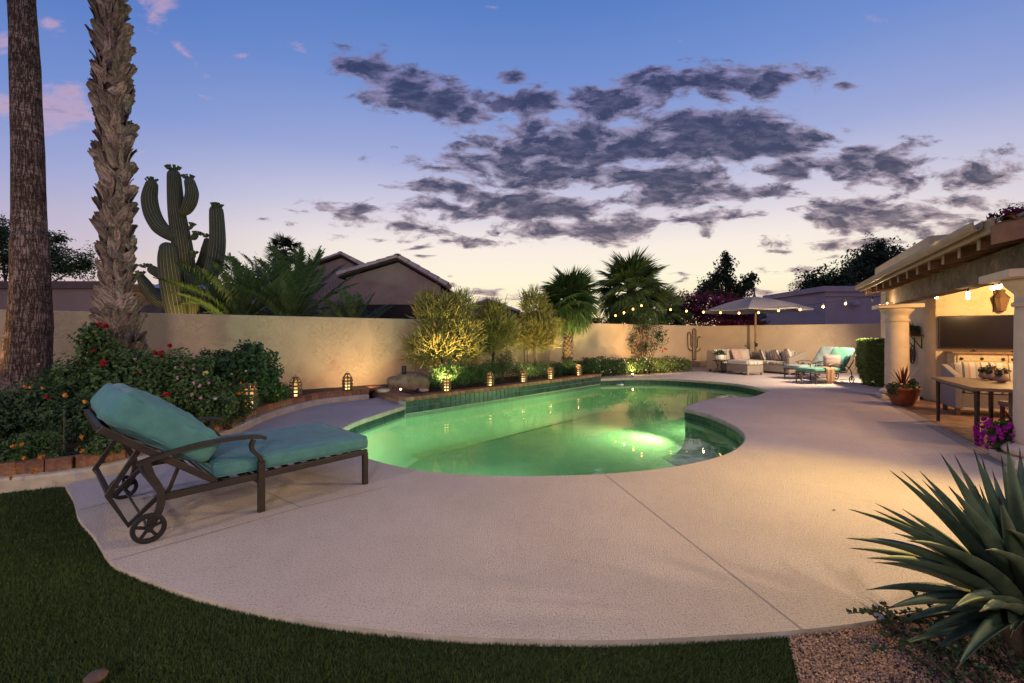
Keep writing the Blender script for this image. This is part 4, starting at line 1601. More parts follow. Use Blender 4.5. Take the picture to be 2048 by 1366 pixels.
bush('rose_bush', 'wide rose bush with red, pink and pale yellow blooms behind the turquoise chaise', 'rose bush',
     [pb(300, 745, 6.2, 56, 36), pb(350, 750, 6.1, 60, 44), pb(330, 800, 5.9, 80, 44), pb(400, 790, 6.0, 50, 40), pb(430, 815, 5.9, 40, 26)], 11000, .058, K['leaf'], base=(-4.5, 5.9, .13), seed=22, flowers=fl, stems=10, aspect=.6, shell=.25)
bush('viburnum_bush', 'dense dark leafy bush against the wall left of the lanterns', 'shrub',
     [pb(440, 735, 8.0, 44, 34), pb(490, 730, 8.1, 56, 38), pb(525, 760, 8.0, 34, 36), pb(470, 770, 7.9, 50, 34), pb(505, 700, 8.1, 22, 14)], 11000, .075, K['leaf_dark'], base=(-4.85, 8.2, .13), seed=23, stems=10, aspect=.6, shell=.3,
     flowers=[('whitef', 463, 748, 7.6, 1.4), ('whitef', 492, 742, 7.6, 1.2)])
fl = [('orange', random.uniform(420, 500), random.uniform(765, 815), 6.3, random.uniform(.8, 1.3)) for _ in range(16)]
bush('lantana_bush', 'low lantana with tiny orange flowers beside the nearest lantern', 'shrub', [pb(450, 800, 6.7, 44, 36), pb(480, 815, 6.6, 30, 26), pb(420, 835, 6.2, 40, 18)], 6000, .04, K['leaf'], seed=24, flowers=fl, stems=4)
fl = [('orange', random.uniform(520, 570), random.uniform(765, 795), 7.9, random.uniform(.8, 1.1)) for _ in range(8)]
bush('lantana_bush', 'small lantana between the first and second lantern', 'shrub', [pb(540, 785, 8.3, 30, 22), pb(562, 783, 8.5, 18, 16)], 3200, .045, K['leaf'], seed=25, flowers=fl, stems=3)
fl = [('orange', 50, 773, 5.2, 1.3), ('orange', 60, 775, 5.2, 1.2), ('red', 93, 795, 5.2, .7), ('orange', 130, 790, 5.1, 1.6), ('orange', 169, 804, 5.0, 1.4), ('orange', 85, 777, 5.2, 1.2), ('pinkf', 76, 729, 5.8, 1.2)]
bush('lantana_bush', 'broad dark lantana at the foot of the smooth palm', 'shrub', [pb(40, 820, 5.5, 70, 46), pb(110, 815, 5.5, 60, 50), pb(170, 835, 5.3, 60, 46), pb(-40, 850, 5.3, 80, 60), pb(110, 765, 6.2, 40, 26), pb(215, 850, 5.2, 36, 40)], 12500, .05, K['leaf_dark'], seed=26, flowers=fl, stems=8, aspect=.55)
fl = [('orange', 47, 917, 4.35, 1.3), ('orange', 80, 913, 4.4, 1.5), ('orange', 33, 938, 4.2, 1.3), ('orange', 70, 944, 4.15, 1.6), ('orange', 27, 892, 4.4, 1.3), ('orange', 43, 889, 4.4, 1.2), ('orange', 165, 901, 4.4, 1.3), ('orange', 22, 955, 4.1, 1.2), ('orange', 163, 873, 4.6, 1.3)]
bush('lantana_bush', 'trailing lantana with orange flowers spilling over the brick edging', 'shrub', [pb(30, 915, 4.5, 46, 26), pb(-40, 925, 4.4, 50, 34), pb(90, 918, 4.6, 34, 16), pb(60, 890, 4.7, 50, 24)], 4800, .045, K['leaf'], seed=27, flowers=fl, stems=4)
bush('ground_cover', 'bright low leafy plant at the edging behind the chaise head', 'plant', [pb(215, 889, 4.75, 32, 14), pb(190, 896, 4.7, 24, 10), pb(240, 884, 4.85, 20, 12)], 2400, .05, K['leaf_lime'] if False else K['leaf'], seed=28, stems=0, aspect=.6)
# oleander like sprout
p = D(128, 868, 4.7)
root = empty('oleander_sprout', (p.x, p.y, .14), 0, 'young narrow leaved sprout in the dark gap of the flower bed', 'plant')
lm = MB()
lm.quad((0, 0, 0), (.05, .010, .008), (.14, 0, -.01), (.05, -.010, .008))
lme = lm.mesh('leaf', MAT('sprout_leaf', (.05, .10, .045), None, rough=.5, trans=.2))
rnd = random.Random(9)
for i in range(34):
    z = p.z - .14 - .22 + .5 * i / 34
    a = i * 2.1
    link('leaf', lme, root, (0, 0, z), (0, -rnd.uniform(-.1, .7), a), (1, 1, 1))
MB().tube([(0, 0, 0), (0, 0, p.z + .1)], .006, 5).build('stem', K['bark'], root)


# ------------------------------------------------------------------ trees and houses beyond the walls
def tree(name, label, base, trunk_pts, blobs, n, size, mat, seed, tr=.14, aspect=.42, shell=.25, lump=.4, cat='tree'):
    root = empty(name, base, 0, label, cat, 'trees beyond the garden walls')
    B0 = Vector(base)
    mb = MB()
    pts = [Vector(q) - B0 for q in trunk_pts]
    mb.tube([Vector((0, 0, -.05))] + pts, [tr] + [tr * (1 - .6 * (i + 1) / len(pts)) for i in range(len(pts))], 8)
    rnd = random.Random(seed)
    for b in blobs:
        c = Vector(b[0]) - B0
        s0 = pts[rnd.randrange(len(pts))]
        mid = s0.lerp(c, .5) + Vector((rnd.uniform(-.2, .2), 0, -.1))
        mb.tube([s0, mid, c], [tr * .4, tr * .25, tr * .1], 5)
    mb.build('trunk', K['bark'], root)
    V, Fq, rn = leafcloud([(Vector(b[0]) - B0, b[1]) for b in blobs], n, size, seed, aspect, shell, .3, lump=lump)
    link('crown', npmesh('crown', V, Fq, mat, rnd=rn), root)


Yt = 17.
tree('mesquite_tree', 'feathery mesquite behind the low brown house at far left', tuple(D(16, 672, Yt).xy) + (0,), [D(16, 600, Yt), D(24, 560, Yt), D(40, 530, Yt)],
     [pb(0, 470, Yt, 50, 40), pb(60, 490, Yt, 60, 26), pb(20, 520, Yt, 50, 34), pb(100, 510, Yt, 50, 26), pb(130, 535, Yt, 40, 24), pb(60, 540, Yt, 50, 20), pb(170, 528, Yt, 28, 30), pb(-60, 480, Yt, 60, 60), pb(115, 478, Yt, 24, 14)], 22000, .10, K['leaf_mesq'], 31, shell=.05)
Yt = 30.
tree('ash_tree', 'slim loose crowned tree silhouetted behind the umbrella', tuple(D(1453, 672, Yt).xy) + (0,), [D(1453, 620, Yt), D(1452, 560, Yt), D(1453, 520, Yt)],
     [pb(1453, 530, Yt, 14, 22), pb(1440, 556, Yt, 22, 18), pb(1420, 572, Yt, 20, 20), pb(1405, 588, Yt, 16, 14), pb(1460, 570, Yt, 14, 18), pb(1438, 588, Yt, 26, 12), pb(1452, 512, Yt, 6, 10)], 3400, .22, K['leaf_tree'], 32, aspect=.6, shell=.1)
tree('ash_tree', 'small ragged tree leaning right beside the umbrella top', tuple(D(1490, 672, Yt).xy) + (0,), [D(1488, 630, Yt), D(1478, 595, Yt), D(1492, 570, Yt)],
     [pb(1480, 584, Yt, 18, 16), pb(1496, 566, Yt, 14, 18), pb(1506, 554, Yt, 8, 10), pb(1470, 595, Yt, 16, 12)], 1500, .22, K['leaf_tree'], 33, aspect=.6, shell=.1)
Yt = 27.
tree('pepper_tree', 'rounded green tree between the umbrella and the mauve building', tuple(D(1640, 672, Yt).xy) + (0,), [D(1640, 640, Yt), D(1636, 600, Yt)],
     [pb(1630, 565, Yt, 34, 26), pb(1660, 575, Yt, 34, 30), pb(1618, 592, Yt, 30, 24), pb(1650, 600, Yt, 40, 26), pb(1590, 605, Yt, 22, 14), pb(1685, 560, Yt, 26, 20)], 6500, .2, K['leaf_tree'], 34, aspect=.5, shell=.2)
Yt = 31.
tree('oak_tree', 'biggest dark tree towering behind the mauve building', tuple(D(1745, 672, Yt).xy) + (0,), [D(1745, 620, Yt), D(1748, 570, Yt)],
     [pb(1750, 510, Yt, 34, 30), pb(1722, 530, Yt, 36, 26), pb(1770, 530, Yt, 40, 30), pb(1710, 550, Yt, 32, 22), pb(1755, 555, Yt, 60, 30), pb(1762, 492, Yt, 12, 14), pb(1800, 520, Yt, 30, 24)], 10000, .22, K['leaf_tree'], 35, aspect=.5, shell=.25)
Yt = 27.
tree('small_tree', 'faint low tree seen in the gap behind the feather palm', tuple(D(490, 672, Yt).xy) + (0,), [D(490, 640, Yt), D(495, 570, Yt)],
     [pb(480, 545, Yt, 34, 22), pb(520, 540, Yt, 24, 24), pb(540, 560, Yt, 30, 20), pb(505, 565, Yt, 40, 20)], 1700, .16, K['leaf_mesq'], 36, shell=.1)
Yt = 24.
bush('bougainvillea', 'long mass of dark red bougainvillea over the far wall behind the lights', 'shrub',
     [pb(1370, 610, Yt, 34, 26, 30), pb(1410, 612, Yt, 36, 28, 30), pb(1450, 615, Yt, 36, 26, 30), pb(1490, 622, Yt, 30, 24, 30), pb(1350, 630, Yt, 40, 22, 30), pb(1420, 640, Yt, 60, 20, 30), pb(1480, 640, Yt, 40, 18, 30)], 14000, .11, K['boug'], base=tuple(D(1420, 672, Yt).xy) + (0,), seed=37, stems=6, aspect=.8)
bush('bougainvillea', 'sprig of magenta bougainvillea showing above the patio roof corner', 'shrub',
     [pb(2022, 425, 8.0, 20, 14), pb(1985, 433, 8.2, 10, 6), pb(2045, 430, 8.0, 16, 20), pb(2060, 450, 8.0, 40, 20)], 1300, .05, K['magenta'] if False else MAT('boug_bract', (.30, .01, .10), (.05, .06, .03), attr=True, rough=.7, trans=.3),
     base=(9.1, 7.9, 2.85), seed=38, stems=3, aspect=.8)
bush('distant_shrubs', 'dark shrubbery filling the gap below the small roof beyond the cacti', 'shrub', [pb(900, 650, 20, 60, 14, 20), pb(1040, 640, 20, 60, 16, 20), pb(1160, 645, 20, 60, 14, 20), pb(1600, 650, 26, 70, 16, 20), pb(1560, 640, 26, 30, 12, 20)], 6000, .16, K['leaf_tree'], base=(0, 20, 0), seed=39, stems=0)

# barrel roof tiles
K['rooftile'] = MAT('clay_roof_tile', (.48, .34, .28), (.56, .42, .36), 8, .85, .3, 40, rnd=.2, coord='Object')
K['rooftile_grey'] = MAT('grey_roof_tile', (.42, .37, .37), (.52, .47, .47), 8, .85, .3, 40, rnd=.2)
K['underlay'] = MAT('roof_underlay', (.05, .035, .03), None, rough=.9)


def barrel(w_, L, seed=0, mat=None):
    V, Fc = [], []
    n = 7
    for side in (0, 1):
        for j, s_ in enumerate((0, 1)):
            for i in range(n + 1):
                a = math.pi * i / n
                rr = w_ / 2 * (1 - .14 * s_) - (.02 if side else 0)
                V.append((math.cos(a) * rr, s_ * L, math.sin(a) * rr * .85))
    for side in (0, 1):
        o_ = side * 2 * (n + 1)
        for i in range(n):
            f_ = (o_ + i, o_ + i + 1, o_ + n + 2 + i, o_ + n + 1 + i)
            Fc.append(f_ if side else f_[::-1])
    for i in range(n):
        Fc.append((i, i + 1, 2 * (n + 1) + i + 1, 2 * (n + 1) + i))
    me = bpy.data.meshes.new('roof_tile')
    me.from_pydata(V, [], Fc)
    me.materials.append(mat)
    return me


def frame_matrix(x, y, z, o):
    return Matrix(((x.x, y.x, z.x, o.x), (x.y, y.y, z.y, o.y), (x.z, y.z, z.z, o.z), (0, 0, 0, 1)))


def place(me, name, parent, M):
    o = link(name, me, parent)
    o.matrix_local = M
    return o


def gable(label, apex, el, er, depth, zbot, wr_px=None, tw=.30, mat='rooftile', wall='stucco_brown', dark=None):
    """house whose gable end faces the camera. apex / el / er in world (same Y)."""
    A, L_, R_ = Vector(apex), Vector(el), Vector(er)
    root = empty('house', (A.x, A.y, 0), 0, label, 'house')
    o = Vector((A.x, A.y, 0))
    inset = .25
    l = L_.lerp(A, .0) + Vector((inset, 0, 0))
    r_ = R_ + Vector((-inset, 0, 0))
    kz = lambda P_: P_.z - .12
    mb = MB()
    f0 = [Vector((l.x, A.y + .15, zbot)), Vector((r_.x, A.y + .15, zbot)), Vector((r_.x, A.y + .15, kz(R_) + (A.z - R_.z) * inset / (R_.x - A.x))), Vector((A.x, A.y + .15, A.z - .12)), Vector((l.x, A.y + .15, kz(L_) + (A.z - L_.z) * inset / (A.x - L_.x)))]
    b0 = [p + Vector((0, depth - .3, 0)) for p in f0]
    n = len(f0)
    mb.v = [tuple(p - o) for p in f0 + b0]
    mb.f = [tuple(range(n)), tuple(range(2 * n - 1, n - 1, -1))] + [(i, i + n, (i + 1) % n + n, (i + 1) % n) for i in range(n)]
    mb.build('wall', K[wall], root)
    for E in (L_, R_):
        s_ = MB()
        t_ = Vector((0, 0, .07))
        q = [A - t_, E - t_, E - t_ + Vector((0, depth, 0)), A - t_ + Vector((0, depth, 0))]
        up = Vector((0, 0, .06))
        s_.v = [tuple(p - o) for p in q + [p + up for p in q]]
        s_.f = [(0, 1, 2, 3), (7, 6, 5, 4), (0, 4, 5, 1), (1, 5, 6, 2), (2, 6, 7, 3), (3, 7, 4, 0)]
        s_.build('roof_deck', K['underlay'], root)
    me = barrel(tw, .42, 0, K[mat])
    for E in (L_, R_):
        d = (E - A)
        Ln = d.length
        d.normalize()
        side = Vector((0, 1, 0))
        nrm = d.cross(side)
        if nrm.z < 0: nrm = -nrm
        x = (-d).cross(nrm)
        nt_ = max(2, int(Ln / .36))
        for row in range(3):
            for i in range(nt_):
                c = A + d * ((i + 1) * Ln / nt_) + Vector((0, .08 + row * tw * 1.05, .0)) - o
                place(me, 'roof_tile', root, frame_matrix(x, -d, nrm, c + nrm * (.0 if row else .03)))
    # ridge
    for i in range(int(depth / .4)):
        place(me, 'ridge_tile', root, frame_matrix(Vector((1, 0, 0)), Vector((0, 1, 0)), Vector((0, 0, 1)), A - o + Vector((0, i * .4 - .05, .02))))
    return root


gable('brown stucco house with a wide tiled gable rising over the garden wall', D(795, 517, 17), D(676, 552, 17), D(893, 573, 17), 7, -.05, tw=.40)
h2 = gable('brown gabled house farther back, seen between palm and wide gable', D(681, 509, 21), D(590, 540, 21), D(745, 545, 21), 6, -.05)
gable('tiny tiled roof beyond the row of pencil cacti', D(975, 602, 26), D(915, 622, 26), D(1040, 625, 26), 5, -.05)
# low dark strip, shade under the wide gable put into its colour
b0 = D(680, 609, 16.2)
b1 = D(905, 610, 16.2)
o = MB().box(0, b1.x - b0.x, 0, .6, -.05, b0.z).build('shade_strip', MAT('gable_shade', (.035, .02, .016), None, rough=.8), None, loc=(b0.x, 16.2, 0))
tag(o, 'dark brown strip painted for the shade below the wide gable of the neighbour house', 'wall')


def tilefield(parent, o, A, ux, up, nu, nv, tw, tl, mat):
    """A: lower left corner (world), ux: unit along eave, up: unit up the slope"""
    nrm = ux.cross(up)
    me = barrel(tw, tl * 1.12, 0, K[mat])
    for j in range(nv):
        for i in range(nu):
            place(me, 'roof_tile', parent, frame_matrix(ux, up, nrm, A + ux * (i + .5) * tw * 1.04 + up * j * tl + nrm * .01 * (nv - j) * 0 - o + nrm * .015))


# low brown neighbour house at the left with a flat parapet and a tiled part
o = D(0, 672, 11.5)
o.z = 0
root = empty('house', o, 0, 'low brown flat roofed house behind the wall at the left edge', 'house')
x0, x1 = D(-260, 600, 11.5).x, D(210, 600, 11.5).x
zt, zb = D(0, 562, 11.5).z, D(0, 577, 11.5).z
MB().box(x0 - o.x, x1 - o.x, .08, 3.2, -.05, zb).build('wall', K['stucco_brown'], root)
MB().box(x0 - o.x - .1, x1 - o.x + .05, 0, 3.3, zb, zt).build('parapet', MAT('parapet_paint', (.15, .10, .095), None, rough=.9), root, bevel=.01)
A = D(140, 571, 15.0)
up = Vector((0, math.cos(R(20)), math.sin(R(20))))
root = empty('house', (A.x, A.y, 0), 0, 'grey tiled roof slope half hidden by palm boots and saguaro', 'house')
W_ = D(520, 571, 15.0).x - A.x
MB().box(0, W_, .15, 4.5, -.05, A.z - .1).build('wall', K['stucco_brown'], root)
A2 = Vector((A.x, A.y, D(0, 612, 15).z))
ux = Vector((1, 0, 0))
s_ = MB()
q = [A2, A2 + ux * W_, A2 + ux * W_ + up * 2.9, A2 + up * 2.9]
s_.quad(*[p - Vector((A.x, A.y, 0)) for p in q])
s_.build('roof_deck', K['underlay'], root)
tilefield(root, Vector((A.x, A.y, 0)), A2, ux, up, int(W_ / .29), 7, .28, .38, 'rooftile_grey')
MB().box(0, W_, -.04, .05, A2.z - .22, A2.z - .02).build('fascia', K['darkwood'], root)

# mauve flat roofed building right
Yq = 21.0
a, b_ = D(1653, 600, Yq), D(1800, 600, Yq)
root = empty('building', (a.x, Yq, 0), 0, 'mauve flat roofed neighbour building behind the far wall', 'building')
zt, zb = D(0, 572, Yq).z, D(0, 583, Yq).z
MB().box(0, b_.x - a.x, .1, 5, -.05, zb).build('wall', K['stucco_purple'], root)
MB().box(-.15, b_.x - a.x, 0, 5.1, zb, zt).build('parapet', K['stucco_purple'], root, bevel=.01)
zc_ = D(0, 590, Yq).z
MB().box(.001, b_.x - a.x, .04, .1, zc_ - .06, zc_).build('band', K['stucco_purple'], root)
gable('red tiled roof low behind the far wall right of the umbrella pole', D(1600, 616, 27), D(1530, 645, 27), D(1680, 645, 27), 6, -.05, mat='rooftile')
o = MB().box(D(1490, 0, 29).x, D(1545, 0, 29).x, 29, 32, -.05, D(0, 630, 29).z).build('building', MAT('bluegrey_wall', (.20, .21, .26), None, rough=.9))
tag(o, 'small blue grey wall glimpsed under the left side of the umbrella', 'building')

# boulder and its spots
def rock(name, c, r0, seed, mat, label, cat='boulder'):
    bm = bmesh.new()
    bmesh.ops.create_icosphere(bm, subdivisions=4, radius=1)
    rr = random.Random(seed)
    ph = [rr.uniform(0, 6) for _ in range(6)]
    for v in bm.verts:
        p = v.co.copy()
        k = 1 + .10 * math.sin(p.x * 3 + ph[0]) * math.sin(p.y * 3 + ph[1]) + .06 * math.sin(p.z * 6 + ph[2] + p.x * 4) + .03 * math.sin(p.x * 12 + ph[3]) * math.sin(p.y * 11 + ph[4])
        f_ = lambda q: math.copysign(abs(q) ** .72, q)
        v.co = Vector((f_(p.x) * r0[0] * k, f_(p.y) * r0[1] * k, f_(p.z) * r0[2] * k))
    me = bpy.data.meshes.new(name)
    bm.to_mesh(me)
    bm.free()
    me.polygons.foreach_set('use_smooth', [True] * len(me.polygons))
    me.materials.append(mat)
    o = link(name, me, None, c)
    return tag(o, label, cat)


K['rock'] = MAT('sandstone', (.30, .20, .12), (.18, .115, .07), 4, .95, .9, 14, c3=(.10, .065, .045))
c = D(820, 768, 10.9)
rock('boulder', (c.x, 10.9, .30), (.52, .34, .24), 4, K['rock'], 'large rounded sandstone boulder at the corner of the raised planter')
for i, (px, py, s_, lb) in enumerate(((768, 783, .09, 'flat pale stone beside the left side of the boulder'), (846, 779, .07, 'small stone at the right foot of the boulder'))):
    c = D(px, py, 10.3)
    rock('stone', (c.x, 10.3 + .1 * i, .20), (s_ * 1.5, s_, s_ * .5), 10 + i, K['curb'], lb, 'stone')


def spotfix(px, py, Y, lab, lit=False, aim=(0, .4, 1), s_=1.0):
    c = D(px, py, Y)
    root = empty('garden_spotlight', (c.x, Y, .13), 0, lab, 'spotlight')
    h = c.z - .13
    a = Vector(aim).normalized()
    MB().tube([(0, 0, -.03), (0, 0, h - .06)], .008, 6).build('stake', K['iron'], root)
    M = Vector((0, 0, h - .03))
    mb = MB()
    mb.tube([M - a * .06 * s_, M - a * .05 * s_, M + a * .06 * s_], [.022 * s_, .04 * s_, .05 * s_], 12)
    mb.build('housing', K['black'], root)
    mb = MB()
    mb.tube([M + a * .061 * s_, M + a * .064 * s_], [.038 * s_, .036 * s_], 12)
    mb.build('lens', MAT('lit_lens', (1, .8, .5), None, emis=(1, .82, .52), estr=14 if lit else 2), root)
    return root


# black path light standing on the boulder: shade on two thin legs
c = D(808, 740, 10.75)
root = empty('bollard_light', (c.x, 10.75, .50), 0, 'black shade light on two thin legs standing on the boulder', 'garden light')
hh = c.z - .50
MB().tube([(0, 0, hh - .10), (0, 0, hh - .08), (0, 0, hh + .08), (0, 0, hh + .10)], [.04, .055, .055, .045], 12).build('shade', K['black'], root, smooth='auto')
mb = MB()
for s_ in (-1, 1): mb.tube([(s_ * .045, 0, 0), (s_ * .035, 0, hh - .09)], .006, 5)
mb.build('leg', K['iron'], root)
spotfix(802, 777, 10.15, 'small glaring spotlight in front of the boulder', True, (0, -.8, .5), .55)
spotfix(834, 777, 10.2, 'dark tilted spotlight aimed at the right face of the boulder', False, (.5, .6, .5), .6)
spotfix(1265, 748, 16.1, 'bright low spotlight at the foot of the flowering hedge', True, (0, -.7, .6), .8)
# ------------------------------------------------------------------ cushions and fabrics
def cushion(name, w, l, t, mat, parent, M=None, puff=.35, round_=.35, n=14, wrinkle=.004, seed=0, corner=0.0):
    """box cushion centred on its own middle: w along x, l along y, t along z"""
    bm = bmesh.new()
    bmesh.ops.create_cube(bm, size=2)
    bmesh.ops.subdivide_edges(bm, edges=bm.edges, cuts=n, use_grid_fill=True)
    rr = random.Random(seed)
    ph = [rr.uniform(0, 6) for _ in range(6)]
    rx, ry, rz = w / 2, l / 2, t / 2
    er = min(rz * .9, .03 + round_ * rz)
    for v in bm.verts:
        u, v_, s = v.co
        # rounded box
        p = Vector((u * rx, v_ * ry, s * rz))
        q = Vector((max(-rx + er, min(rx - er, p.x)), max(-ry + er, min(ry - er, p.y)), max(-rz + er, min(rz - er, p.z))))
        d = p - q
        if d.length > 1e-6: p = q + d.normalized() * er
        bul = (1 - abs(u) ** 2.5) * (1 - abs(v_) ** 2.5)
        p.z *= 1 - puff * .5 + puff * bul
        edge = max(abs(u), abs(v_))
        p.x *= 1 + .05 * puff * (1 - v_ ** 2) * (1 - s * s)
        p.y *= 1 + .05 * puff * (1 - u ** 2) * (1 - s * s)
        p.z += wrinkle * (math.sin(u * 7 + ph[0] + v_ * 3) * math.sin(v_ * 9 + ph[1]) + .6 * math.sin((u - v_) * 13 + ph[2]))
        if corner:
            p.z -= corner * (abs(u * v_) ** 3) * (1 if s > 0 else -1)
        v.co = p
    me = bpy.data.meshes.new(name)
    bm.to_mesh(me)
    bm.free()
    me.polygons.foreach_set('use_smooth', [True] * len(me.polygons))
    me.materials.append(mat)
    o = link(name, me, parent)
    if M is not None: o.matrix_local = M
    # seam piping as a sub-part
    mb = MB()
    for s in (-1, 1):
        zz = s * (rz * (1 - puff * .5) - er * .35)
        x1, y1 = rx - er * .22, ry - er * .22
        c = er
        pts = []
        for (cx, cy, a0) in ((x1 - c, y1 - c, 0), (-x1 + c, y1 - c, 90), (-x1 + c, -y1 + c, 180), (x1 - c, -y1 + c, 270)):
            for k in range(4):
                a = R(a0 + 30 * k)
                pts.append((cx + math.cos(a) * c, cy + math.sin(a) * c, zz))
        pts.append(pts[0])
        mb.tube(pts, .0055, 5, cap=False)
    pp = mb.build('piping', mat, o, smooth=True)
    return o


def fabric(name, c1, c2, rough=.9):
    m = MAT(name, c1, c2, 9, rough, .35, 420, sheen=.08, bdist=.002)
    t = NT(m.node_tree)
    b = m.node_tree.nodes['Principled BSDF']
    old = b.inputs['Normal'].links[0].from_socket
    oc = t.add('ShaderNodeTexCoord').outputs['Object']
    mp = t.add('ShaderNodeMapping')
    mp.inputs[3].default_value = (5, 2.2, 3)
    mp.inputs[2].default_value = (0, 0, .5)
    t.l.new(oc, mp.inputs[0])
    w1 = t.noise(mp.outputs[0], 2.2, 4, .6, 1.4)
    fold = t.mr(t.m('ABSOLUTE', t.m('SUBTRACT', w1, .5)), 0, .09)
    bn = t.add('ShaderNodeBump')
    bn.inputs['Strength'].default_value = .25
    bn.inputs['Distance'].default_value = .006
    t.set(bn.inputs['Height'], w1)
    t.l.new(old, bn.inputs['Normal'])
    t.l.new(bn.outputs[0], b.inputs['Normal'])
    return m


K['teal'] = fabric('turquoise_canvas', (.085, .23, .225), (.068, .19, .19))
K['teal2'] = fabric('seafoam_canvas', (.10, .26, .19), (.085, .22, .165))


def stripes(name, cols, freq=1.0, axis=0):
    m = bpy.data.materials.new(name)
    m.use_nodes = True
    t = NT(m.node_tree)
    b = t.n['Principled BSDF']
    b.inputs['Roughness'].default_value = .9
    b.inputs['Sheen Weight'].default_value = .2
    sp = t.add('ShaderNodeSeparateXYZ')
    t.l.new(t.add('ShaderNodeTexCoord').outputs['Object'], sp.inputs[0])
    fr = t.m('FRACT', t.m('MULTIPLY_ADD', sp.outputs[axis], freq, 10.13))
    st = []
    p = 0
    for w_, c in cols:
        st.append((p, c))
        p += w_
    rmp = t.ramp(fr, [(min(.999, a / p), c) for a, c in st], 'CONSTANT')
    t.set(b.inputs['Base Color'], rmp)
    bn = t.add('ShaderNodeBump')
    bn.inputs['Strength'].default_value = .3
    bn.inputs['Distance'].default_value = .003
    t.set(bn.inputs['Height'], t.noise(None, 300, 2))
    t.l.new(bn.outputs[0], b.inputs['Normal'])
    return m


ST = [(3, (.62, .55, .44)), (1.1, (.16, .13, .12)), (1.6, (.50, .50, .42)), (.8, (.60, .30, .20)), (2.2, (.62, .56, .46)), (1.0, (.35, .38, .34)), (1.4, (.55, .42, .28)), (.6, (.2, .16, .14))]
K['stripe'] = stripes('striped_canvas', ST, 2.7)
K['stripe_b'] = stripes('bold_striped_canvas', [(2, (.62, .58, .50)), (1, (.15, .10, .09)), (1, (.55, .26, .18)), (1.2, (.5, .5, .45)), (1, (.14, .10, .10))], 3.6)
K['stripe_h'] = stripes('banded_canvas', ST, 3.2, 1)
K['paisley'] = MAT('paisley_print', (.55, .25, .17), (.60, .48, .38), 26, .9, .2, 200, c3=(.28, .16, .14))
K['floral'] = MAT('pale_print', (.60, .42, .30), (.55, .50, .42), 16, .9, .2, 200)


def wicker(name, c1, c2):
    m = bpy.data.materials.new(name)
    m.use_nodes = True
    t = NT(m.node_tree)
    b = t.n['Principled BSDF']
    b.inputs['Roughness'].default_value = .6
    oc = t.add('ShaderNodeTexCoord').outputs['Object']
    sp = t.add('ShaderNodeSeparateXYZ')
    t.l.new(oc, sp.inputs[0])
    h = t.m('ADD', sp.outputs[0], sp.outputs[1])
    row = t.m('FLOOR', t.m('MULTIPLY', sp.outputs[2], 62))
    a = t.m('SINE', t.m('ADD', t.m('MULTIPLY', h, 160), t.m('MULTIPLY', row, math.pi)))
    c = t.m('ABSOLUTE', t.m('SINE', t.m('MULTIPLY', sp.outputs[2], 62 * math.pi)))
    hh = t.m('MULTIPLY', c, t.m('MULTIPLY_ADD', a, .4, .6))
    bn = t.add('ShaderNodeBump')
    bn.inputs['Strength'].default_value = 1
    bn.inputs['Distance'].default_value = .008
    t.set(bn.inputs['Height'], hh)
    t.l.new(bn.outputs[0], b.inputs['Normal'])
    t.set(b.inputs['Base Color'], t.mix(t.mr(hh, .1, .6), (*c2, 1), (*c1, 1)))
    return m


K['wicker'] = wicker('pale_wicker', (.50, .42, .33), (.17, .13, .10))
K['wicker_grey'] = wicker('grey_wicker', (.42, .38, .38), (.14, .12, .12))

# ------------------------------------------------------------------ the turquoise chaise on wheels
W1 = G(295, 1081.5)
u_ = Vector((.682, .731, 0))
CH = empty('chaise_longue', W1, math.atan2(.731, .682), 'turquoise cushioned chaise longue with bronze frame and two wheels on the near deck', 'chaise longue')
WD = 1.16
bz = K['bronze']


def lb(name, pts_list, w_, h_, parent=CH, mat=bz, up=(0, 0, 1), bevel=.003):
    mb = MB()
    for a, b_ in pts_list: mb.beam(a, b_, w_, h_, up)
    return mb.build(name, mat, parent, bevel=bevel)


def flatbar(name, pts, w_, th, parent=CH, mat=bz):
    """curved bar: rectangular section w_ (along y) x th swept through pts in the xz plane"""
    mb = MB()
    P = [Vector(p) for p in pts]
    n = len(P)
    for i, p in enumerate(P):
        d = (P[min(i + 1, n - 1)] - P[max(i - 1, 0)]).normalized()
        nn = Vector((-d.z, 0, d.x))
        for sy, sz in ((-1, -1), (1, -1), (1, 1), (-1, 1)):
            mb.v.append(tuple(p + Vector((0, sy * w_ / 2, 0)) + nn * sz * th / 2))
    for i in range(n - 1):
        for k in range(4):
            a, b_ = i * 4 + k, i * 4 + (k + 1) % 4
            mb.f.append((a, b_, b_ + 4, a + 4))
    mb.f.append((3, 2, 1, 0))
    mb.f.append(tuple((n - 1) * 4 + k for k in range(4)))
    return mb.build(name, mat, parent)


def smooth3(P, n=5):
    P = [Vector(p) for p in P]
    out = []
    for i in range(len(P) - 1):
        p0, p1, p2, p3 = P[max(i - 1, 0)], P[i], P[i + 1], P[min(i + 2, len(P) - 1)]
        for k in range(n):
            t = k / n
            out.append(.5 * ((2 * p1) + (-p0 + p2) * t + (2 * p0 - 5 * p1 + 4 * p2 - p3) * t * t + (-p0 + 3 * p1 - 3 * p2 + p3) * t ** 3))
    out.append(P[-1])
    return out


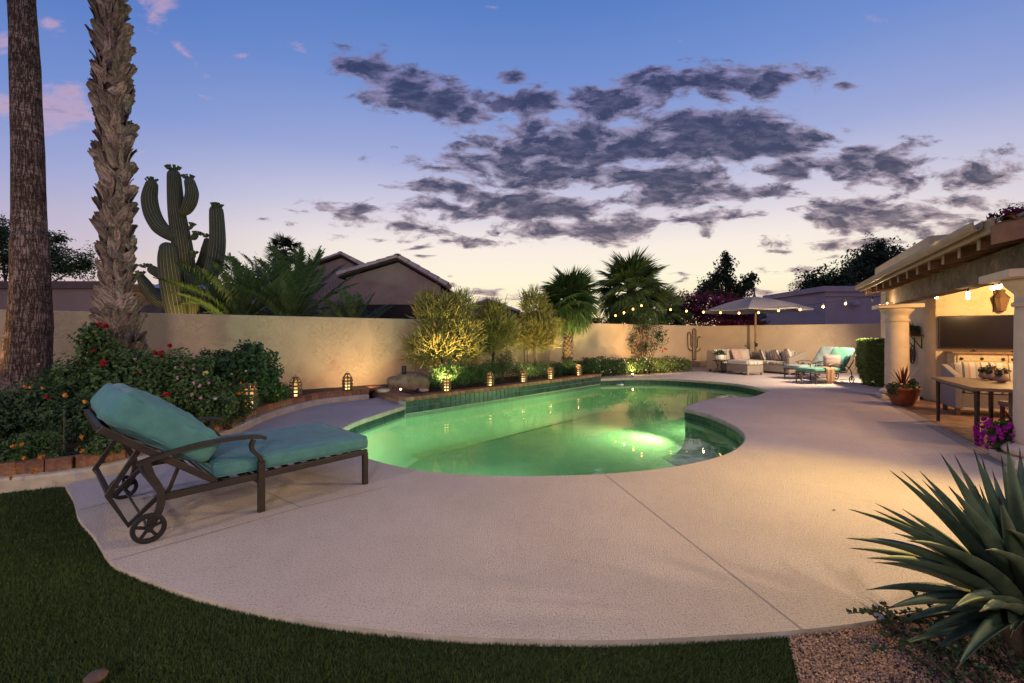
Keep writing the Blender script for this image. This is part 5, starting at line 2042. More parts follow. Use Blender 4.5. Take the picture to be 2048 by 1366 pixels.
FL = 1.672
for y in (0.0, WD):
    s_ = 1 if y == 0 else -1
    lb('side_rail', [((.06, y, .285), (FL + .02, y, .315))], .035, .05)
    lb('leg', [((.735, y - s_ * .012, 0), (.735, y - s_ * .012, .42))], .045, .05)
    lb('leg', [((FL, y, 0), (FL, y, .31))], .045, .045)
    flatbar('arm_support', smooth3([(.735, y - s_ * .012, .41), (.725, y - s_ * .012, .45), (.675, y - s_ * .012, .51), (.662, y - s_ * .012, .56), (.68, y - s_ * .012, .605)]), .045, .028)
    flatbar('armrest', smooth3([(-.06, y - s_ * .012, .555), (.10, y - s_ * .012, .595), (.32, y - s_ * .012, .63), (.55, y - s_ * .012, .638), (.72, y - s_ * .012, .622), (.765, y - s_ * .012, .60)]), .065, .028)
    flatbar('rear_leg', smooth3([(-.01, y - s_ * .012, .565), (.02, y - s_ * .012, .46), (.065, y - s_ * .012, .36), (.075, y - s_ * .012, .26), (.05, y - s_ * .012, .17), (.0, y - s_ * .012, .10)]), .045, .042)
    # back frame side
    yy = y + s_ * .06
    lb('back_frame', [((.43, yy, .31), (-.25, yy, .82))], .03, .05)
    # adjusting stay behind
    ys = y + s_ * .13
    flatbar('stay', [(.12, ys, .30), (-.09, ys, .10), (-.20, ys, .34), (-.03, ys, .63)], .028, .034)
    lb('brace', [((.14, ys + s_ * .0, .28), (.20, ys, .45))], .025, .025)
# wheels
for y, sy in ((-.045, -1), (WD + .045, 1)):
    wroot = empty('wheel', (0, y, .102))
    wroot.parent = CH
    wm = MB()
    nseg = 32
    prof = [(.102, -.018), (.102, .018), (.074, .018), (.074, -.018)]
    for (r_, o_) in prof:
        for k in range(nseg):
            a = 2 * math.pi * k / nseg
            wm.v.append((math.cos(a) * r_, o_, math.sin(a) * r_))
    for i in range(4):
        for k in range(nseg):
            a, b_ = i * nseg + k, i * nseg + (k + 1) % nseg
            c, d = ((i + 1) % 4) * nseg + (k + 1) % nseg, ((i + 1) % 4) * nseg + k
            wm.f.append((a, d, c, b_))
    wm.build('tyre', K['black'], wroot, bevel=.004)
    for k in range(5):
        a = 2 * math.pi * k / 5 + .3
        MB().beam((math.cos(a) * .015, 0, math.sin(a) * .015), (math.cos(a) * .078, 0, math.sin(a) * .078), .02, .014, up=(0, 1, 0)).build('spoke', K['black'], wroot)
    MB().tube([(0, -.025, 0), (0, .025, 0)], .024, 14).build('hub', K['black'], wroot)
MB().tube([(0, -.03, .102), (0, WD + .03, .102)], .009, 8).build('axle', bz, CH)
lb('cross_bar', [((FL, 0, .295), (FL, WD, .295))], .035, .045)
lb('cross_bar', [((.735, 0, .24), (.735, WD, .24))], .03, .03)
lb('cross_bar', [((-.245, .06, .815), (-.245, WD - .06, .815))], .03, .05)
lb('cross_bar', [((-.19, .13, .34), (-.19, WD - .13, .34))], .03, .03)
lb('cross_bar', [((.10, .13, .28), (.10, WD - .13, .28))], .03, .03)
for i in range(11):
    x = .50 + i * .112
    lb('slat', [((x, .018, .318 + .003 * i / 11), (x, WD - .018, .318 + .003 * i / 11))], .05, .008)
for i in range(6):
    f_ = (i + .5) / 6
    lb('slat', [((.43 - .68 * f_, .07, .325 + .51 * f_), (.43 - .68 * f_, WD - .07, .325 + .51 * f_))], .05, .008, up=(.6, 0, .8))
# seat cushion and big back pillow
M = Matrix.Translation((.41 + .66, WD / 2, .395))
cushion('seat_cushion', 1.33, 1.13, .145, K['teal'], CH, M, puff=.10, round_=.3, seed=1, wrinkle=.002)
ang_b = math.atan2(.51, .68)
# local frame on the back: x' up the back (towards the head), z' out of it
xb = Vector((-math.cos(ang_b), 0, math.sin(ang_b)))
zb = Vector((math.sin(ang_b), 0, math.cos(ang_b)))
yb = zb.cross(xb)
cen = Vector((.43, WD / 2, .33)) + xb * .50 + zb * .155
Mb = Matrix(((xb.x, yb.x, zb.x, cen.x), (xb.y, yb.y, zb.y, cen.y), (xb.z, yb.z, zb.z, cen.z), (0, 0, 0, 1)))
cushion('back_pillow', .76, 1.08, .285, K['teal'], CH, Mb, puff=.36, round_=.30, seed=3, wrinkle=.009, n=18)

# ------------------------------------------------------------------ lanterns
K['candle'] = MAT('candle_wax', (.9, .62, .3), None, rough=.5, emis=(1, .62, .24), estr=2.4)
K['candle_lo'] = MAT('candle_glass', (.5, .3, .14), None, rough=.5, emis=(1, .50, .16), estr=.8)
lant = None
LSPOT = [((881, 781.5), CAPZ, 'lantern on the brick cap just right of the boulder, first of the pool row'),
         ((969, 771.5), CAPZ, 'second lantern of the pool row, before the end of the dark hedge'),
         ((1034, 763.5), CAPZ, 'third lantern of the pool row, in front of the rosemary'),
         ((1092, 757.5), CAPZ, 'fourth lantern of the pool row, just left of the last one'),
         ((1144, 750.5), CAPZ, 'lantern at the far end of the pool row, by the round fan palm'),
         ((503, 819), .23, 'nearest lantern, half hidden by lantana at the brick edging'),
         ((591, 795), .23, 'lantern on the brick edging beside the dark leafy bush'),
         ((703, 781.5), .23, 'lone lantern casting its glow on the bare stucco wall')]


def make_lantern():
    root = empty('candle_lantern', (0, 0, 0), 0, 'x', 'lantern', 'strap cage candle lanterns round the pool')
    Rr, Hh = .105, .36
    prof = [(.88, 0), (1.0, .25), (1.0, .6), (.86, .78), (.55, .93), (.22, 1.0)]
    for k in range(8):
        a = 2 * math.pi * k / 8 + .2
        mb = MB()
        tv = Vector((-math.sin(a), math.cos(a), 0))
        for f_, z in prof:
            c = Vector((math.cos(a) * Rr * f_, math.sin(a) * Rr * f_, z * Hh))
            ow = Vector((math.cos(a), math.sin(a), 0)) * .003
            w_ = .0125
            mb.v += [tuple(c - tv * w_ - ow), tuple(c + tv * w_ - ow), tuple(c + tv * w_ + ow), tuple(c - tv * w_ + ow)]
        for i in range(len(prof) - 1):
            for q in range(4):
                x_, y_ = i * 4 + q, i * 4 + (q + 1) % 4
                mb.f.append((x_, y_, y_ + 4, x_ + 4))
        mb.build('strap', K['rustcage'], root)
    for i, z in enumerate((.02, .20, .38, .56, .74, .96)):
        f_ = np.interp(z, [q[1] for q in prof], [q[0] for q in prof])
        mb = MB()
        nn = 20
        r1, r2 = Rr * f_ + .006, Rr * f_ - .002
        hz = .015
        for (r_, zz) in ((r1, z * Hh - hz), (r1, z * Hh + hz), (r2, z * Hh + hz), (r2, z * Hh - hz)):
            for k in range(nn):
                a = 2 * math.pi * k / nn
                mb.v.append((math.cos(a) * r_, math.sin(a) * r_, zz))
        for q in range(4):
            for k in range(nn):
                a, b_ = q * nn + k, q * nn + (k + 1) % nn
                c, d = ((q + 1) % 4) * nn + (k + 1) % nn, ((q + 1) % 4) * nn + k
                mb.f.append((a, b_, c, d))
        mb.build('hoop', K['rustcage'], root)
    MB().lathe([(.075, 0), (.075, .01)], 16).build('base', K['rustcage'], root)
    MB().lathe([(.044, .012), (.046, .10), (.044, .15), (.03, .152)], 16).build('candle', K['candle'], root, smooth='auto')
    MB().lathe([(.052, .15), (.05, .23), (.04, .26)], 16).build('candle_glass', K['candle_lo'], root, smooth='auto')
    pts = [(math.cos(a) * .022, 0, Hh + .012 + math.sin(a) * .022) for a in [2 * math.pi * k / 12 for k in range(13)]]
    MB().tube(pts, .003, 5, cap=False).build('ring', K['iron'], root)
    return root


lant = make_lantern()
for i, (pp, z, lab) in enumerate(LSPOT):
    o = lant if i == 0 else copy_tree(lant)
    p = G(*pp, z)
    if i < 5:
        q = RW_A + (RW_B - RW_A) * max(0, min(1, (p.xy - RW_A).dot(RW_B - RW_A) / (RW_B - RW_A).length_squared))
        nn = Vector((-(RW_B - RW_A).y, (RW_B - RW_A).x)).normalized()
        # keep it on the cap: intersect the sight line with the cap's middle line
        m_ = q + nn * .11
        p = Vector((m_.x, m_.y, CAPZ + .002))
    else:
        # centre on the brick row
        best = min(BR, key=lambda v: (v - p.xy).length)
        p = Vector((best.x, best.y, .231))
    o.location = p
    o.rotation_euler[2] = i * .37
    s_ = (1.03, 1.03, 1.0, 1.0, 1.0, 1.2, 1.12, 1.05)[i]
    o.scale = (s_, s_, s_)
    o['label'] = lab
    lamp('candle_flame', 'POINT', p + Vector((0, 0, .29 * s_)), 1.1 if i < 5 else 2.8, (1, .56, .2), .012)

# ------------------------------------------------------------------ agave
AC = Vector((2.36, 2.06, .22))
AG = empty('agave', (AC.x, AC.y, -.02), 0, 'huge spiky grey green agave rosette in the gravel at the right corner', 'agave')


def agave_leaf(base, tip, wmax, sag, seed, roll=0.0, fold=.35):
    rr = random.Random(seed)
    B, T = Vector(base), Vector(tip)
    d = T - B
    L = d.length
    n = 16
    V, Fc = [], []
    m = 7
    up0 = Vector((0, 0, 1))
    side = d.cross(up0)
    if side.length < .05: side = Vector((1, 0, 0))
    side.normalize()
    side = (Matrix.Rotation(roll, 3, d.normalized()) @ side)
    for j in range(n + 1):
        s = j / n
        c = B + d * s + Vector((0, 0, sag * L * 4 * s * (1 - s)))
        w_ = 1.12 * wmax * (.72 + .45 * math.sin(min(1, s * 1.55) * math.pi * .62)) * (1 - s ** 1.9) ** .95 * .86 + .0015
        t_ = .024 * (1 - s) ** .8 + .0015
        tg = (d + Vector((0, 0, sag * L * 4 * (1 - 2 * s)))).normalized()
        nr = side.cross(tg).normalized()
        if nr.z < 0 and roll == 0: nr = -nr
        for i in range(m):
            u = (i / (m - 1) - .5) * 2
            V.append(tuple(c + side * u * w_ * .5 + nr * (abs(u) ** 1.7 * w_ * fold)))
        for i in range(m):
            u = (i / (m - 1) - .5) * 2
            V.append(tuple(c + side * u * w_ * .495 + nr * (abs(u) ** 1.7 * w_ * fold - t_ * (1 - u * u) - .001)))
    W_ = 2 * m
    for j in range(n):
        for i in range(m - 1):
            a = j * W_ + i
            Fc.append((a, a + 1, a + W_ + 1, a + W_))
            b_ = a + m
            Fc.append((b_, b_ + W_, b_ + W_ + 1, b_ + 1))
        for i in (0, m - 1):
            a, b_ = j * W_ + i, j * W_ + m + i
            Fc.append((a, a + W_, b_ + W_, b_) if i == 0 else (a, b_, b_ + W_, a + W_))
    me = bpy.data.meshes.new('leaf')
    me.from_pydata(V, [], Fc)
    me.polygons.foreach_set('use_smooth', [True] * len(me.polygons))
    me.materials.append(K['agave'])
    return me, (B + d), d.normalized(), side, V


def add_leaf(tip, wmax=.085, sag=.05, base=None, seed=0, roll=0.0):
    T = Vector(tip)
    o = Vector(AG.location)
    dirv = (T - AC)
    h = Vector((dirv.x, dirv.y, 0))
    B = Vector(base) if base else AC + dirv.normalized() * .05 - Vector((0, 0, .05))
    me, tp, d, side, V = agave_leaf(B, T, wmax, sag, seed, roll)
    me.transform(Matrix.Translation(-o))
    lf = link('leaf', me, AG)
    # terminal spine and small marginal teeth (sub-part)
    mb = MB()
    e = (Vector((0, 0, -sag * 4)) + d).normalized()
    mb.tube([tp - e * .035 - o, tp - o, tp + e * .028 - o], [.0042, .0028, .0004], 6)
    mb.build('spine', K['agave_tip'], lf)
    return lf


tips = [((1789, 948), 2.10, .078, .05), ((1812, 950), 2.30, .07, .06), ((1848, 951), 2.15, .075, .05), ((1887, 916), 2.05, .078, .03), ((1914, 919), 2.25, .082, .03),
        ((1951, 908), 2.15, .08, .02), ((1987, 948), 2.45, .07, .02), ((2004, 921), 2.1, .075, .02), ((2015, 894), 1.95, .078, .01), ((1902, 978), 1.75, .075, .04),
        ((1708, 1021), 2.0, .088, .07), ((1757, 1024), 2.25, .075, .07), ((1762, 1012), 2.15, .07, .06), ((1702, 1077), 1.85, .092, .07), ((1709, 1097), 1.95, .08, .07),
        ((1743, 1116), 1.75, .088, .06), ((1777, 1216), 1.72, .085, .05), ((1822, 1082), 1.62, .088, .06),
        ((1908, 1216), 1.45, .07, .05), ((1962, 1222), 1.40, .055, .03), ((1795, 1292), 1.95, .06, .02), ((1840, 1268), 1.85, .07, .04), ((1870, 1300), 1.75, .07, .04),
        ((1915, 1335), 1.55, .07, .05), ((2040, 905), 2.3, .075, .02), ((2075, 900), 2.0, .08, .02), ((2130, 930), 2.1, .08, .03), ((2160, 1000), 2.2, .08, .05), ((2190, 1060), 1.9, .08, .05),
        ((2210, 1120), 2.0, .08, .05), ((2000, 1000), 1.70, .07, .02), ((2090, 960), 1.75, .075, .02), ((1960, 1040), 2.6, .07, .04), ((2200, 1200), 1.7, .07, .05)]
for i, ((px, py), Y, w_, sg) in enumerate(tips):
    add_leaf(D(px, py, Y), w_, sg, seed=i)
# two stout blunt inner leaves leaning to the camera
add_leaf(D(2020, 1060, 1.72), .085, .10, base=AC + Vector((.05, -.08, -.02)), seed=90)
add_leaf(D(1976, 1100, 1.62), .075, .10, base=AC + Vector((.0, -.12, -.05)), seed=91)
rr = random.Random(4)
for i in range(10):
    a = i * 2.39996
    add_leaf(AC + Vector((math.cos(a) * .16, math.sin(a) * .16, .52 + rr.uniform(-.05, .1))), .05, .0, seed=100 + i)
for i in range(16):
    a = R(150 + i * 22)
    q = rr.uniform(.36, .50) if math.sin(a) < -.2 else rr.uniform(.5, .62)
    add_leaf(AC + Vector((math.cos(a) * q, math.sin(a) * q, rr.uniform(-.16, .10))), .085, .09, seed=130 + i)
for i in range(14):
    a = R(150 + i * 26)
    add_leaf(AC + Vector((math.cos(a) * .42, math.sin(a) * .42, rr.uniform(.22, .42))), .085, .05, seed=160 + i)
MB().lathe([(.05, -.02), (.11, .06), (.12, .2), (.06, .3)], 12).build('stem', K['bark'], AG, smooth='auto')
# succulent twigs under the agave
o = Vector((1.72, 2.05, -.03))
SU = empty('jade_shrub', o, 0, 'small leaved succulent shrub creeping out beneath the agave leaves', 'succulent')
rr = random.Random(14)
mb = MB()
LV, LF, LN = [], [], []
for i in range(46):
    a = R(rr.uniform(130, 250))
    s0 = Vector((rr.uniform(.15, .55), rr.uniform(-.25, .30), 0.0))
    e0 = s0 + Vector((math.cos(a) * rr.uniform(.12, .3), math.sin(a) * rr.uniform(.05, .2), rr.uniform(.02, .22)))
    mid = s0.lerp(e0, .5) + Vector((0, 0, .05))
    mb.tube([s0, mid, e0], [.006, .004, .002], 5)
    for k in range(14):
        f_ = .25 + .75 * k / 14
        c = (s0.lerp(mid, f_ * 2) if f_ < .5 else mid.lerp(e0, f_ * 2 - 1))
        for s_ in (-1, 1):
            d = Vector((rr.uniform(-1, 1), rr.uniform(-1, 1), rr.uniform(0, 1))).normalized()
            t_ = d.orthogonal().normalized()
            n = len(LV)
            ln = rr.uniform(.014, .022)
            LV += [tuple(c), tuple(c + d * ln * .6 + t_ * ln * .45), tuple(c + d * ln * 1.3), tuple(c + d * ln * .6 - t_ * ln * .45)]
            LF.append((n, n + 1, n + 2, n + 3))
            LN.append(rr.random())
mb.build('twig', K['bark'], SU)['kind'] = 'stuff'
link('foliage', npmesh('foliage', np.array(LV), np.array(LF), K['leaf_dark'], rnd=LN), SU)['kind'] = 'stuff'
rock('boulder', (2.45, 1.62, .0), (.22, .16, .10), 8, K['rock'], 'dark low rock at the bottom right under the agave leaves', 'rock')
# little fallen leaf, mushroom path light
p = G(1668, 1021, .004)
o = MB().quad((-.02, 0, 0), (0, .006, .008), (.022, .002, .002), (.004, -.008, .004)).build('fallen_leaf', MAT('dry_leaf', (.10, .06, .03), None), None, loc=p)
tag(o, 'single curled dry leaf lying on the lit part of the deck', 'leaf')
p = D(192, 1352, 1.86)
root = empty('path_light', (p.x, p.y, -.035), 0, 'small rusty mushroom shaped path light in the turf at the bottom left', 'path light')
hh = p.z + .035
MB().tube([(0, 0, 0), (0, 0, hh)], .010, 8).build('post', K['iron'], root)
MB().lathe([(.012, hh - .03), (.036, hh - .010), (.040, hh), (.030, hh + .010), (.008, hh + .015)], 20).build('cap', MAT('rusty_cap', (.12, .07, .05), (.07, .045, .035), 40, .7), root, smooth='auto')
# ------------------------------------------------------------------ far seating corner
AL = math.atan2(.276, .961)
SF = empty('sectional_sofa', (10.26, 16.7, 0), AL, 'white wicker sectional sofa with striped cushions against the far wall', 'sofa')
wk = K['wicker']


def bx(name, parent, mat, x0, x1, y0, y1, z0, z1, bevel=.02):
    return MB().box(x0, x1, y0, y1, z0, z1).build(name, mat, parent, bevel=bevel)


# right wing runs towards the camera (y from 0), back section runs left at the far end
bx('base', SF, wk, 0, .72, .08, 2.45, .08, .34)
bx('base', SF, wk, -1.45, 0, 1.72, 2.45, .08, .34)
bx('backrest', SF, wk, .66, .80, .0, 2.5, .08, .78)
bx('backrest', SF, wk, -1.5, .655, 2.40, 2.52, .08, .78)
# curved end arms
for (x0, x1, y0, y1, flip) in ((-.02, .80, -.06, .07, False), (-1.56, -1.43, 1.66, 2.50, True)):
    mb = MB()
    if not flip:
        prof = [(x0, .08), (x1, .08), (x1, .86), (x1 - .25, .82), (x1 - .55, .70), (x0, .62)]
        mb.v = [(x, y0, z) for x, z in prof] + [(x, y1, z) for x, z in prof]
    else:
        prof = [(y0, .08), (y1, .08), (y1, .86), (y1 - .3, .82), (y1 - .6, .70), (y0, .62)]
        mb.v = [(x0, y, z) for y, z in prof] + [(x1, y, z) for y, z in prof]
    n = len(prof)
    mb.f = [tuple(range(n)), tuple(range(2 * n - 1, n - 1, -1))] + [(i, i + n, (i + 1) % n + n, (i + 1) % n) for i in range(n)]
    mb.build('arm', wk, SF, bevel=.02)
for x, y in ((0.03, .0), (.72, 0), (.72, 2.4), (-1.45, 1.72), (-1.45, 2.4), (-.03, 1.75), (0.03, 1.2)):
    bx('leg', SF, K['iron'] if x < -1 else K['wicker'], x - .03, x + .03, y - .03, y + .03, 0, .09, 0)
for x, y, w_, l in ((.33, .48, .64, .76), (.33, 1.28, .64, .76), (.33, 2.02, .64, .68), (-.36, 2.04, .70, .66), (-1.07, 2.04, .68, .66)):
    cushion('seat_cushion', w_, l, .13, K['stripe_h'] if x > 0 else K['stripe'], SF, Matrix.Translation((x, y, .41)), .12, n=6)
for i, (x, y) in enumerate(((.58, .5), (.58, 1.25))):
    cushion('back_cushion', .64, .42, .16, K['stripe'], SF, Matrix.Translation((x, y, .67)) @ Matrix.Rotation(R(90), 4, 'Z') @ Matrix.Rotation(R(80), 4, 'X'), .4, n=6, seed=i)
for i, x in enumerate((.1, -.5, -1.08)):
    cushion('back_cushion', .60, .44, .17, K['stripe'], SF, Matrix.Translation((x, 2.29, .68)) @ Matrix.Rotation(R(78), 4, 'X'), .4, n=6, seed=4 + i)


def pillow(label, root_loc, w_, t_, mat, rot, z=.0):
    r_ = empty('throw_pillow', root_loc, 0, label, 'pillow', 'loose pillows on the far seats')
    r_.rotation_euler = rot
    cushion('cover', w_, w_, t_, mat, r_, None, .75, .8, n=8, seed=int(w_ * 100), wrinkle=.006)


def SFW(x, y, z):
    return Matrix.Translation((10.26, 16.7, 0)) @ Matrix.Rotation(AL, 4, 'Z') @ Vector((x, y, z))


pillow('rust red paisley pillow leaning in the middle of the sectional sofa', SFW(-.45, 2.06, .70), .46, .15, K['paisley'], (R(68), 0, AL + .15))
pillow('pale apricot pillow between the paisley pillow and the striped cushions', SFW(-.02, 2.1, .68), .42, .14, K['floral'], (R(70), 0, AL - .1))
pillow('dark striped pillow at the right wing, next to the wicker arm', SFW(.42, .95, .70), .46, .15, K['stripe_b'], (R(66), R(6), AL + 1.2))
pillow('boldly striped pillow in the inner bend of the sofa', SFW(.36, 1.55, .70), .46, .15, K['stripe_b'], (R(70), R(-5), AL + .9))
pillow('small pale pillow behind the tall wicker arm', SFW(.40, .38, .76), .42, .14, K['floral'], (R(72), 0, AL + 1.0))

# ottoman
OT = empty('ottoman', G(1495, 751), AL, 'wicker ottoman with a striped cushion in front of the sofa', 'ottoman')
bx('base', OT, wk, 0, .72, 0, 1.05, .10, .37, .015)
for x, y in ((.035, .035), (.685, .035), (.035, 1.015), (.685, 1.015)):
    bx('leg', OT, wk, x - .035, x + .035, y - .035, y + .035, 0, .10, 0)
cushion('cushion', .74, 1.08, .17, K['stripe'], OT, Matrix.Translation((.36, .525, .455)), .12, n=8)
# side table with curved legs and pot
p = G(1440, 746)
TB = empty('side_table', p, 0, 'small black round side table with curved iron legs', 'table')
MB().lathe([(.27, .47), (.28, .475), (.28, .49), (.27, .495)], 24).build('table_top', K['iron'], TB, smooth='auto')
for k in range(3):
    a = 2 * math.pi * k / 3 + .5
    ca, sa = math.cos(a), math.sin(a)
    pts = smooth3([(ca * .25, sa * .25, .0), (ca * .16, sa * .16, .10), (ca * .07, sa * .07, .26), (ca * .16, sa * .16, .47)], 4)
    MB().tube(pts, .018, 7).build('leg', K['iron'], TB, smooth='auto')
PT_ = empty('flower_pot', p + Vector((0, 0, .496)), 0, 'white pot of white flowers on the small black side table', 'potted plant')
MB().lathe([(.10, 0), (.15, .05), (.16, .16), (.15, .22), (.14, .22)], 20).build('pot', K['white'], PT_, smooth='auto')
V, Fq, rn = leafcloud([((0, 0, .29), (.19, .19, .10))], 420, .065, 3, aspect=.6)
link('foliage', npmesh('foliage', V, Fq, K['leaf_dark'], rnd=rn), PT_)
rr = random.Random(1)
for i in range(12):
    link('flower', FLW['whitef'][0], PT_, (rr.uniform(-.18, .18), -.12 + rr.uniform(-.06, .1), .30 + rr.uniform(-.06, .1)), (0, 0, 0), (1.6,) * 3)

# umbrella
UY = 19.2
p = D(1511, 672, UY)
UM = empty('patio_umbrella', (p.x, p.y, 0), 0, 'big grey patio umbrella with a wooden pole behind the sofa', 'umbrella')
K['canopy'] = MAT('grey_canopy', (.42, .36, .31), (.38, .32, .28), 4, .9, .1, 200, trans=.25)
K['polewood'] = MAT('teak_pole', (.32, .18, .09), (.25, .14, .07), 8, .6, stretch=(1, 1, .2))
MB().tube([(0, 0, 0), (0, 0, 2.95)], .042, 14).build('pole', K['polewood'], UM, smooth='auto')
apz, edz, rad = 3.14, 2.56, 2.1
off = -.05
NP = 8
for k in range(NP):
    a0, a1 = 2 * math.pi * k / NP + .2, 2 * math.pi * (k + 1) / NP + .2
    V, Fc = [], []
    m_, q_ = 6, 6
    for j in range(m_ + 1):
        s_ = .03 + .97 * j / m_
        for i in range(q_ + 1):
            u = i / q_
            p0 = Vector((math.cos(a0), math.sin(a0), 0)).lerp(Vector((math.cos(a1), math.sin(a1), 0)), u) * rad * s_
            sag = -.05 * math.sin(math.pi * u) * s_ + .06 * math.sin(math.pi * s_)
            V.append((p0.x + off, p0.y, apz + (edz - apz) * s_ + sag))
    for j in range(m_):
        for i in range(q_):
            a = j * (q_ + 1) + i
            Fc.append((a, a + 1, a + q_ + 2, a + q_ + 1))
    # short valance
    for i in range(q_):
        a, b_ = V[m_ * (q_ + 1) + i], V[m_ * (q_ + 1) + i + 1]
        n = len(V)
        V += [a, b_, (b_[0], b_[1], b_[2] - .05), (a[0], a[1], a[2] - .05)]
        Fc.append((n, n + 1, n + 2, n + 3))
    me = bpy.data.meshes.new('canopy_panel')
    me.from_pydata(V, [], Fc)
    me.polygons.foreach_set('use_smooth', [True] * len(Fc))
    me.materials.append(K['canopy'])
    link('canopy_panel', me, UM)
    e = Vector((math.cos(a0) * rad + off, math.sin(a0) * rad, edz - .02))
    c = Vector((off, 0, apz - .05))
    mid = c.lerp(e, .5) + Vector((0, 0, .03))
    MB().tube([c, mid, e], .014, 6).build('rib', K['polewood'], UM)
    MB().tube([Vector((0, 0, 2.55)), mid], .010, 6).build('strut', K['polewood'], UM)
MB().lathe([(.05, apz - .08), (.07, apz), (.05, apz + .05), (.03, apz + .10), (.03, apz + .34)], 12, c=(off, 0, 0)).build('finial', K['iron'], UM, smooth='auto')
MB().tube([(0, -.04, 1.10), (-.10, -.08, 1.2)], .02, 6).tube([(0, -.05, 1.0), (.02, -.05, 1.14)], .05, 8).build('crank', K['iron'], UM)
MB().lathe([(.35, 0), (.35, .05), (.06, .08), (.055, .4)], 24).build('base', K['iron'], UM, smooth='auto')

# metal cactus on the wall
wdir = (WALL_C - WALL_A).normalized()
wn = Vector((wdir.y, -wdir.x, 0))
wc = Vector((WALL_C.x, WALL_C.y, 0)) - Vector((wdir.x, wdir.y, 0)) * .55 + wn * .05
CA = empty('wall_art', wc + Vector((0, 0, .35)), math.atan2(wdir.y, wdir.x), 'wire outline of a saguaro cactus hung on the far end of the long wall', 'wall art')


def loop(pts, name):
    MB().tube(smooth3([(x * 1.35, 0, z) for x, z in pts], 4), .017, 6).build(name, K['iron'], CA)


loop([(-.10, 0), (-.10, .9), (-.10, 1.3), (-.05, 1.42), (.05, 1.42), (.10, 1.3), (.10, .9), (.10, 0)], 'trunk_outline')
loop([(-.10, .42), (-.24, .46), (-.36, .60), (-.38, 1.1), (-.34, 1.25), (-.24, 1.25), (-.20, 1.1), (-.20, .7), (-.10, .62)], 'arm_outline')
loop([(.10, .36), (.24, .40), (.36, .52), (.38, .9), (.34, 1.05), (.24, 1.05), (.20, .9), (.20, .62), (.10, .55)], 'arm_outline')
MB().tube([(0, 0, 0), (0, 0, 1.36)], .012, 5).tube([(-.14, 0, .01), (.14, 0, .01)], .02, 6).build('stem', K['iron'], CA)


# ornate iron chaises
def ornate(label, loc, rz, cm, L=1.95, W=.66):
    r_ = empty('garden_chaise', loc, rz, label, 'chaise longue', 'iron garden chaises by the far wall')
    ir = MAT('bronze_iron', (.16, .10, .065), (.09, .055, .04), 25, .5, metal=.4)
    mb = MB()
    for y in (0, W):
        MB().tube([(0, y, .33), (1.25, y, .33)], .016, 7).build('side_rail', ir, r_)
        for x in (.04, .62):
            pts = [(x, y, 0), (x, y, .10), (x, y, .35 if x < .1 else .58)]
            lg = MB().tube(pts, .017, 7).build('leg', ir, r_)
            MB().lathe([(.03, 0), (.034, .02), (.02, .04)], 10, c=(x, y, 0)).build('foot', ir, lg)
        MB().tube([(.04, y, .12), (1.35, y, .12)], .008, 6).build('stretcher', ir, r_)
        # arm, scrolled, with a great curve down to the wheel
        pts = smooth3([(.56, y, .56), (.70, y, .60), (.95, y, .60), (1.20, y, .56), (1.42, y, .42), (1.50, y, .22), (1.47, y, .10)], 5)
        MB().tube(pts, .015, 7).build('armrest', ir, r_)
        sc = [(.56 - .04 * math.sin(t_), y, .585 - .04 * (1 - math.cos(t_)) * .5) for t_ in [k * .6 for k in range(9)]]
        MB().tube(sc, .012, 6).build('scroll', ir, r_)
        # back frame
        MB().tube(smooth3([(1.25, y, .33), (1.50, y, .60), (1.70, y, .92), (1.78, y, 1.0)], 4), .016, 7).build('back_frame', ir, r_)
        wr = empty('wheel', (1.45, y + (.03 if y else -.03), .11))
        wr.parent = r_
        pts = [(math.cos(a) * .10, 0, math.sin(a) * .10) for a in [2 * math.pi * k / 20 for k in range(21)]]
        MB().tube(pts, .013, 6, cap=False).build('tyre', K['black'], wr)
        for k in range(6):
            a = math.pi * k / 3
            MB().tube([(0, 0, 0), (math.cos(a) * .10, 0, math.sin(a) * .10)], .006, 5).build('spoke', ir, wr)
        MB().tube([(0, -.02, 0), (0, .02, 0)], .025, 8).build('hub', ir, wr)
    for x in (0.02, .45, .9, 1.25):
        MB().tube([(x, 0, .33), (x, W, .33)], .012, 6).build('cross_bar', ir, r_)
    MB().tube([(1.78, 0, 1.0), (1.78, W, 1.0)], .014, 6).build('cross_bar', ir, r_)
    cushion('foot_cushion', .62, W, .13, cm, r_, Matrix.Translation((.28, W / 2, .415)), .2, n=8, seed=2)
    cushion('seat_cushion', .70, W, .13, cm, r_, Matrix.Translation((.95, W / 2, .415)), .25, n=8, seed=3)
    an = math.atan2(.62, .48)
    xb = Vector((math.cos(an), 0, math.sin(an)))
    zb = Vector((-math.sin(an), 0, math.cos(an)))
    yb = zb.cross(xb)
    c = Vector((1.25, W / 2, .42)) + xb * .36 + zb * .09
    cushion('back_cushion', .78, W, .16, cm, r_, Matrix(((xb.x, yb.x, zb.x, c.x), (xb.y, yb.y, zb.y, c.y), (xb.z, yb.z, zb.z, c.z), (0, 0, 0, 1))), .5, n=10, seed=5, wrinkle=.012)
    return r_


c0 = G(1630, 769)
ornate('front iron chaise with sea green cushions, a striped pillow and a fringed throw', c0, R(17), K['teal2'])
ornate('second iron chaise with pale cushions mostly hidden behind the front one', Vector((9.45, 14.75, 0)), R(14), MAT('pale_blue_canvas', (.24, .28, .26), (.21, .25, .24), 8, .9))
C17, S17 = math.cos(R(17)), math.sin(R(17))


def CW(x, y, z):
    return Vector((c0.x + x * C17 - y * S17, c0.y + x * S17 + y * C17, z))


pillow('banded pillow resting on the sea green chaise cushion', CW(1.05, .28, .66), .44, .14, MAT('muted_stripe', (.30, .20, .16), (.16, .12, .11), 7, .9, stretch=(.3, 4, 1)), (R(60), 0, R(17) - .9))
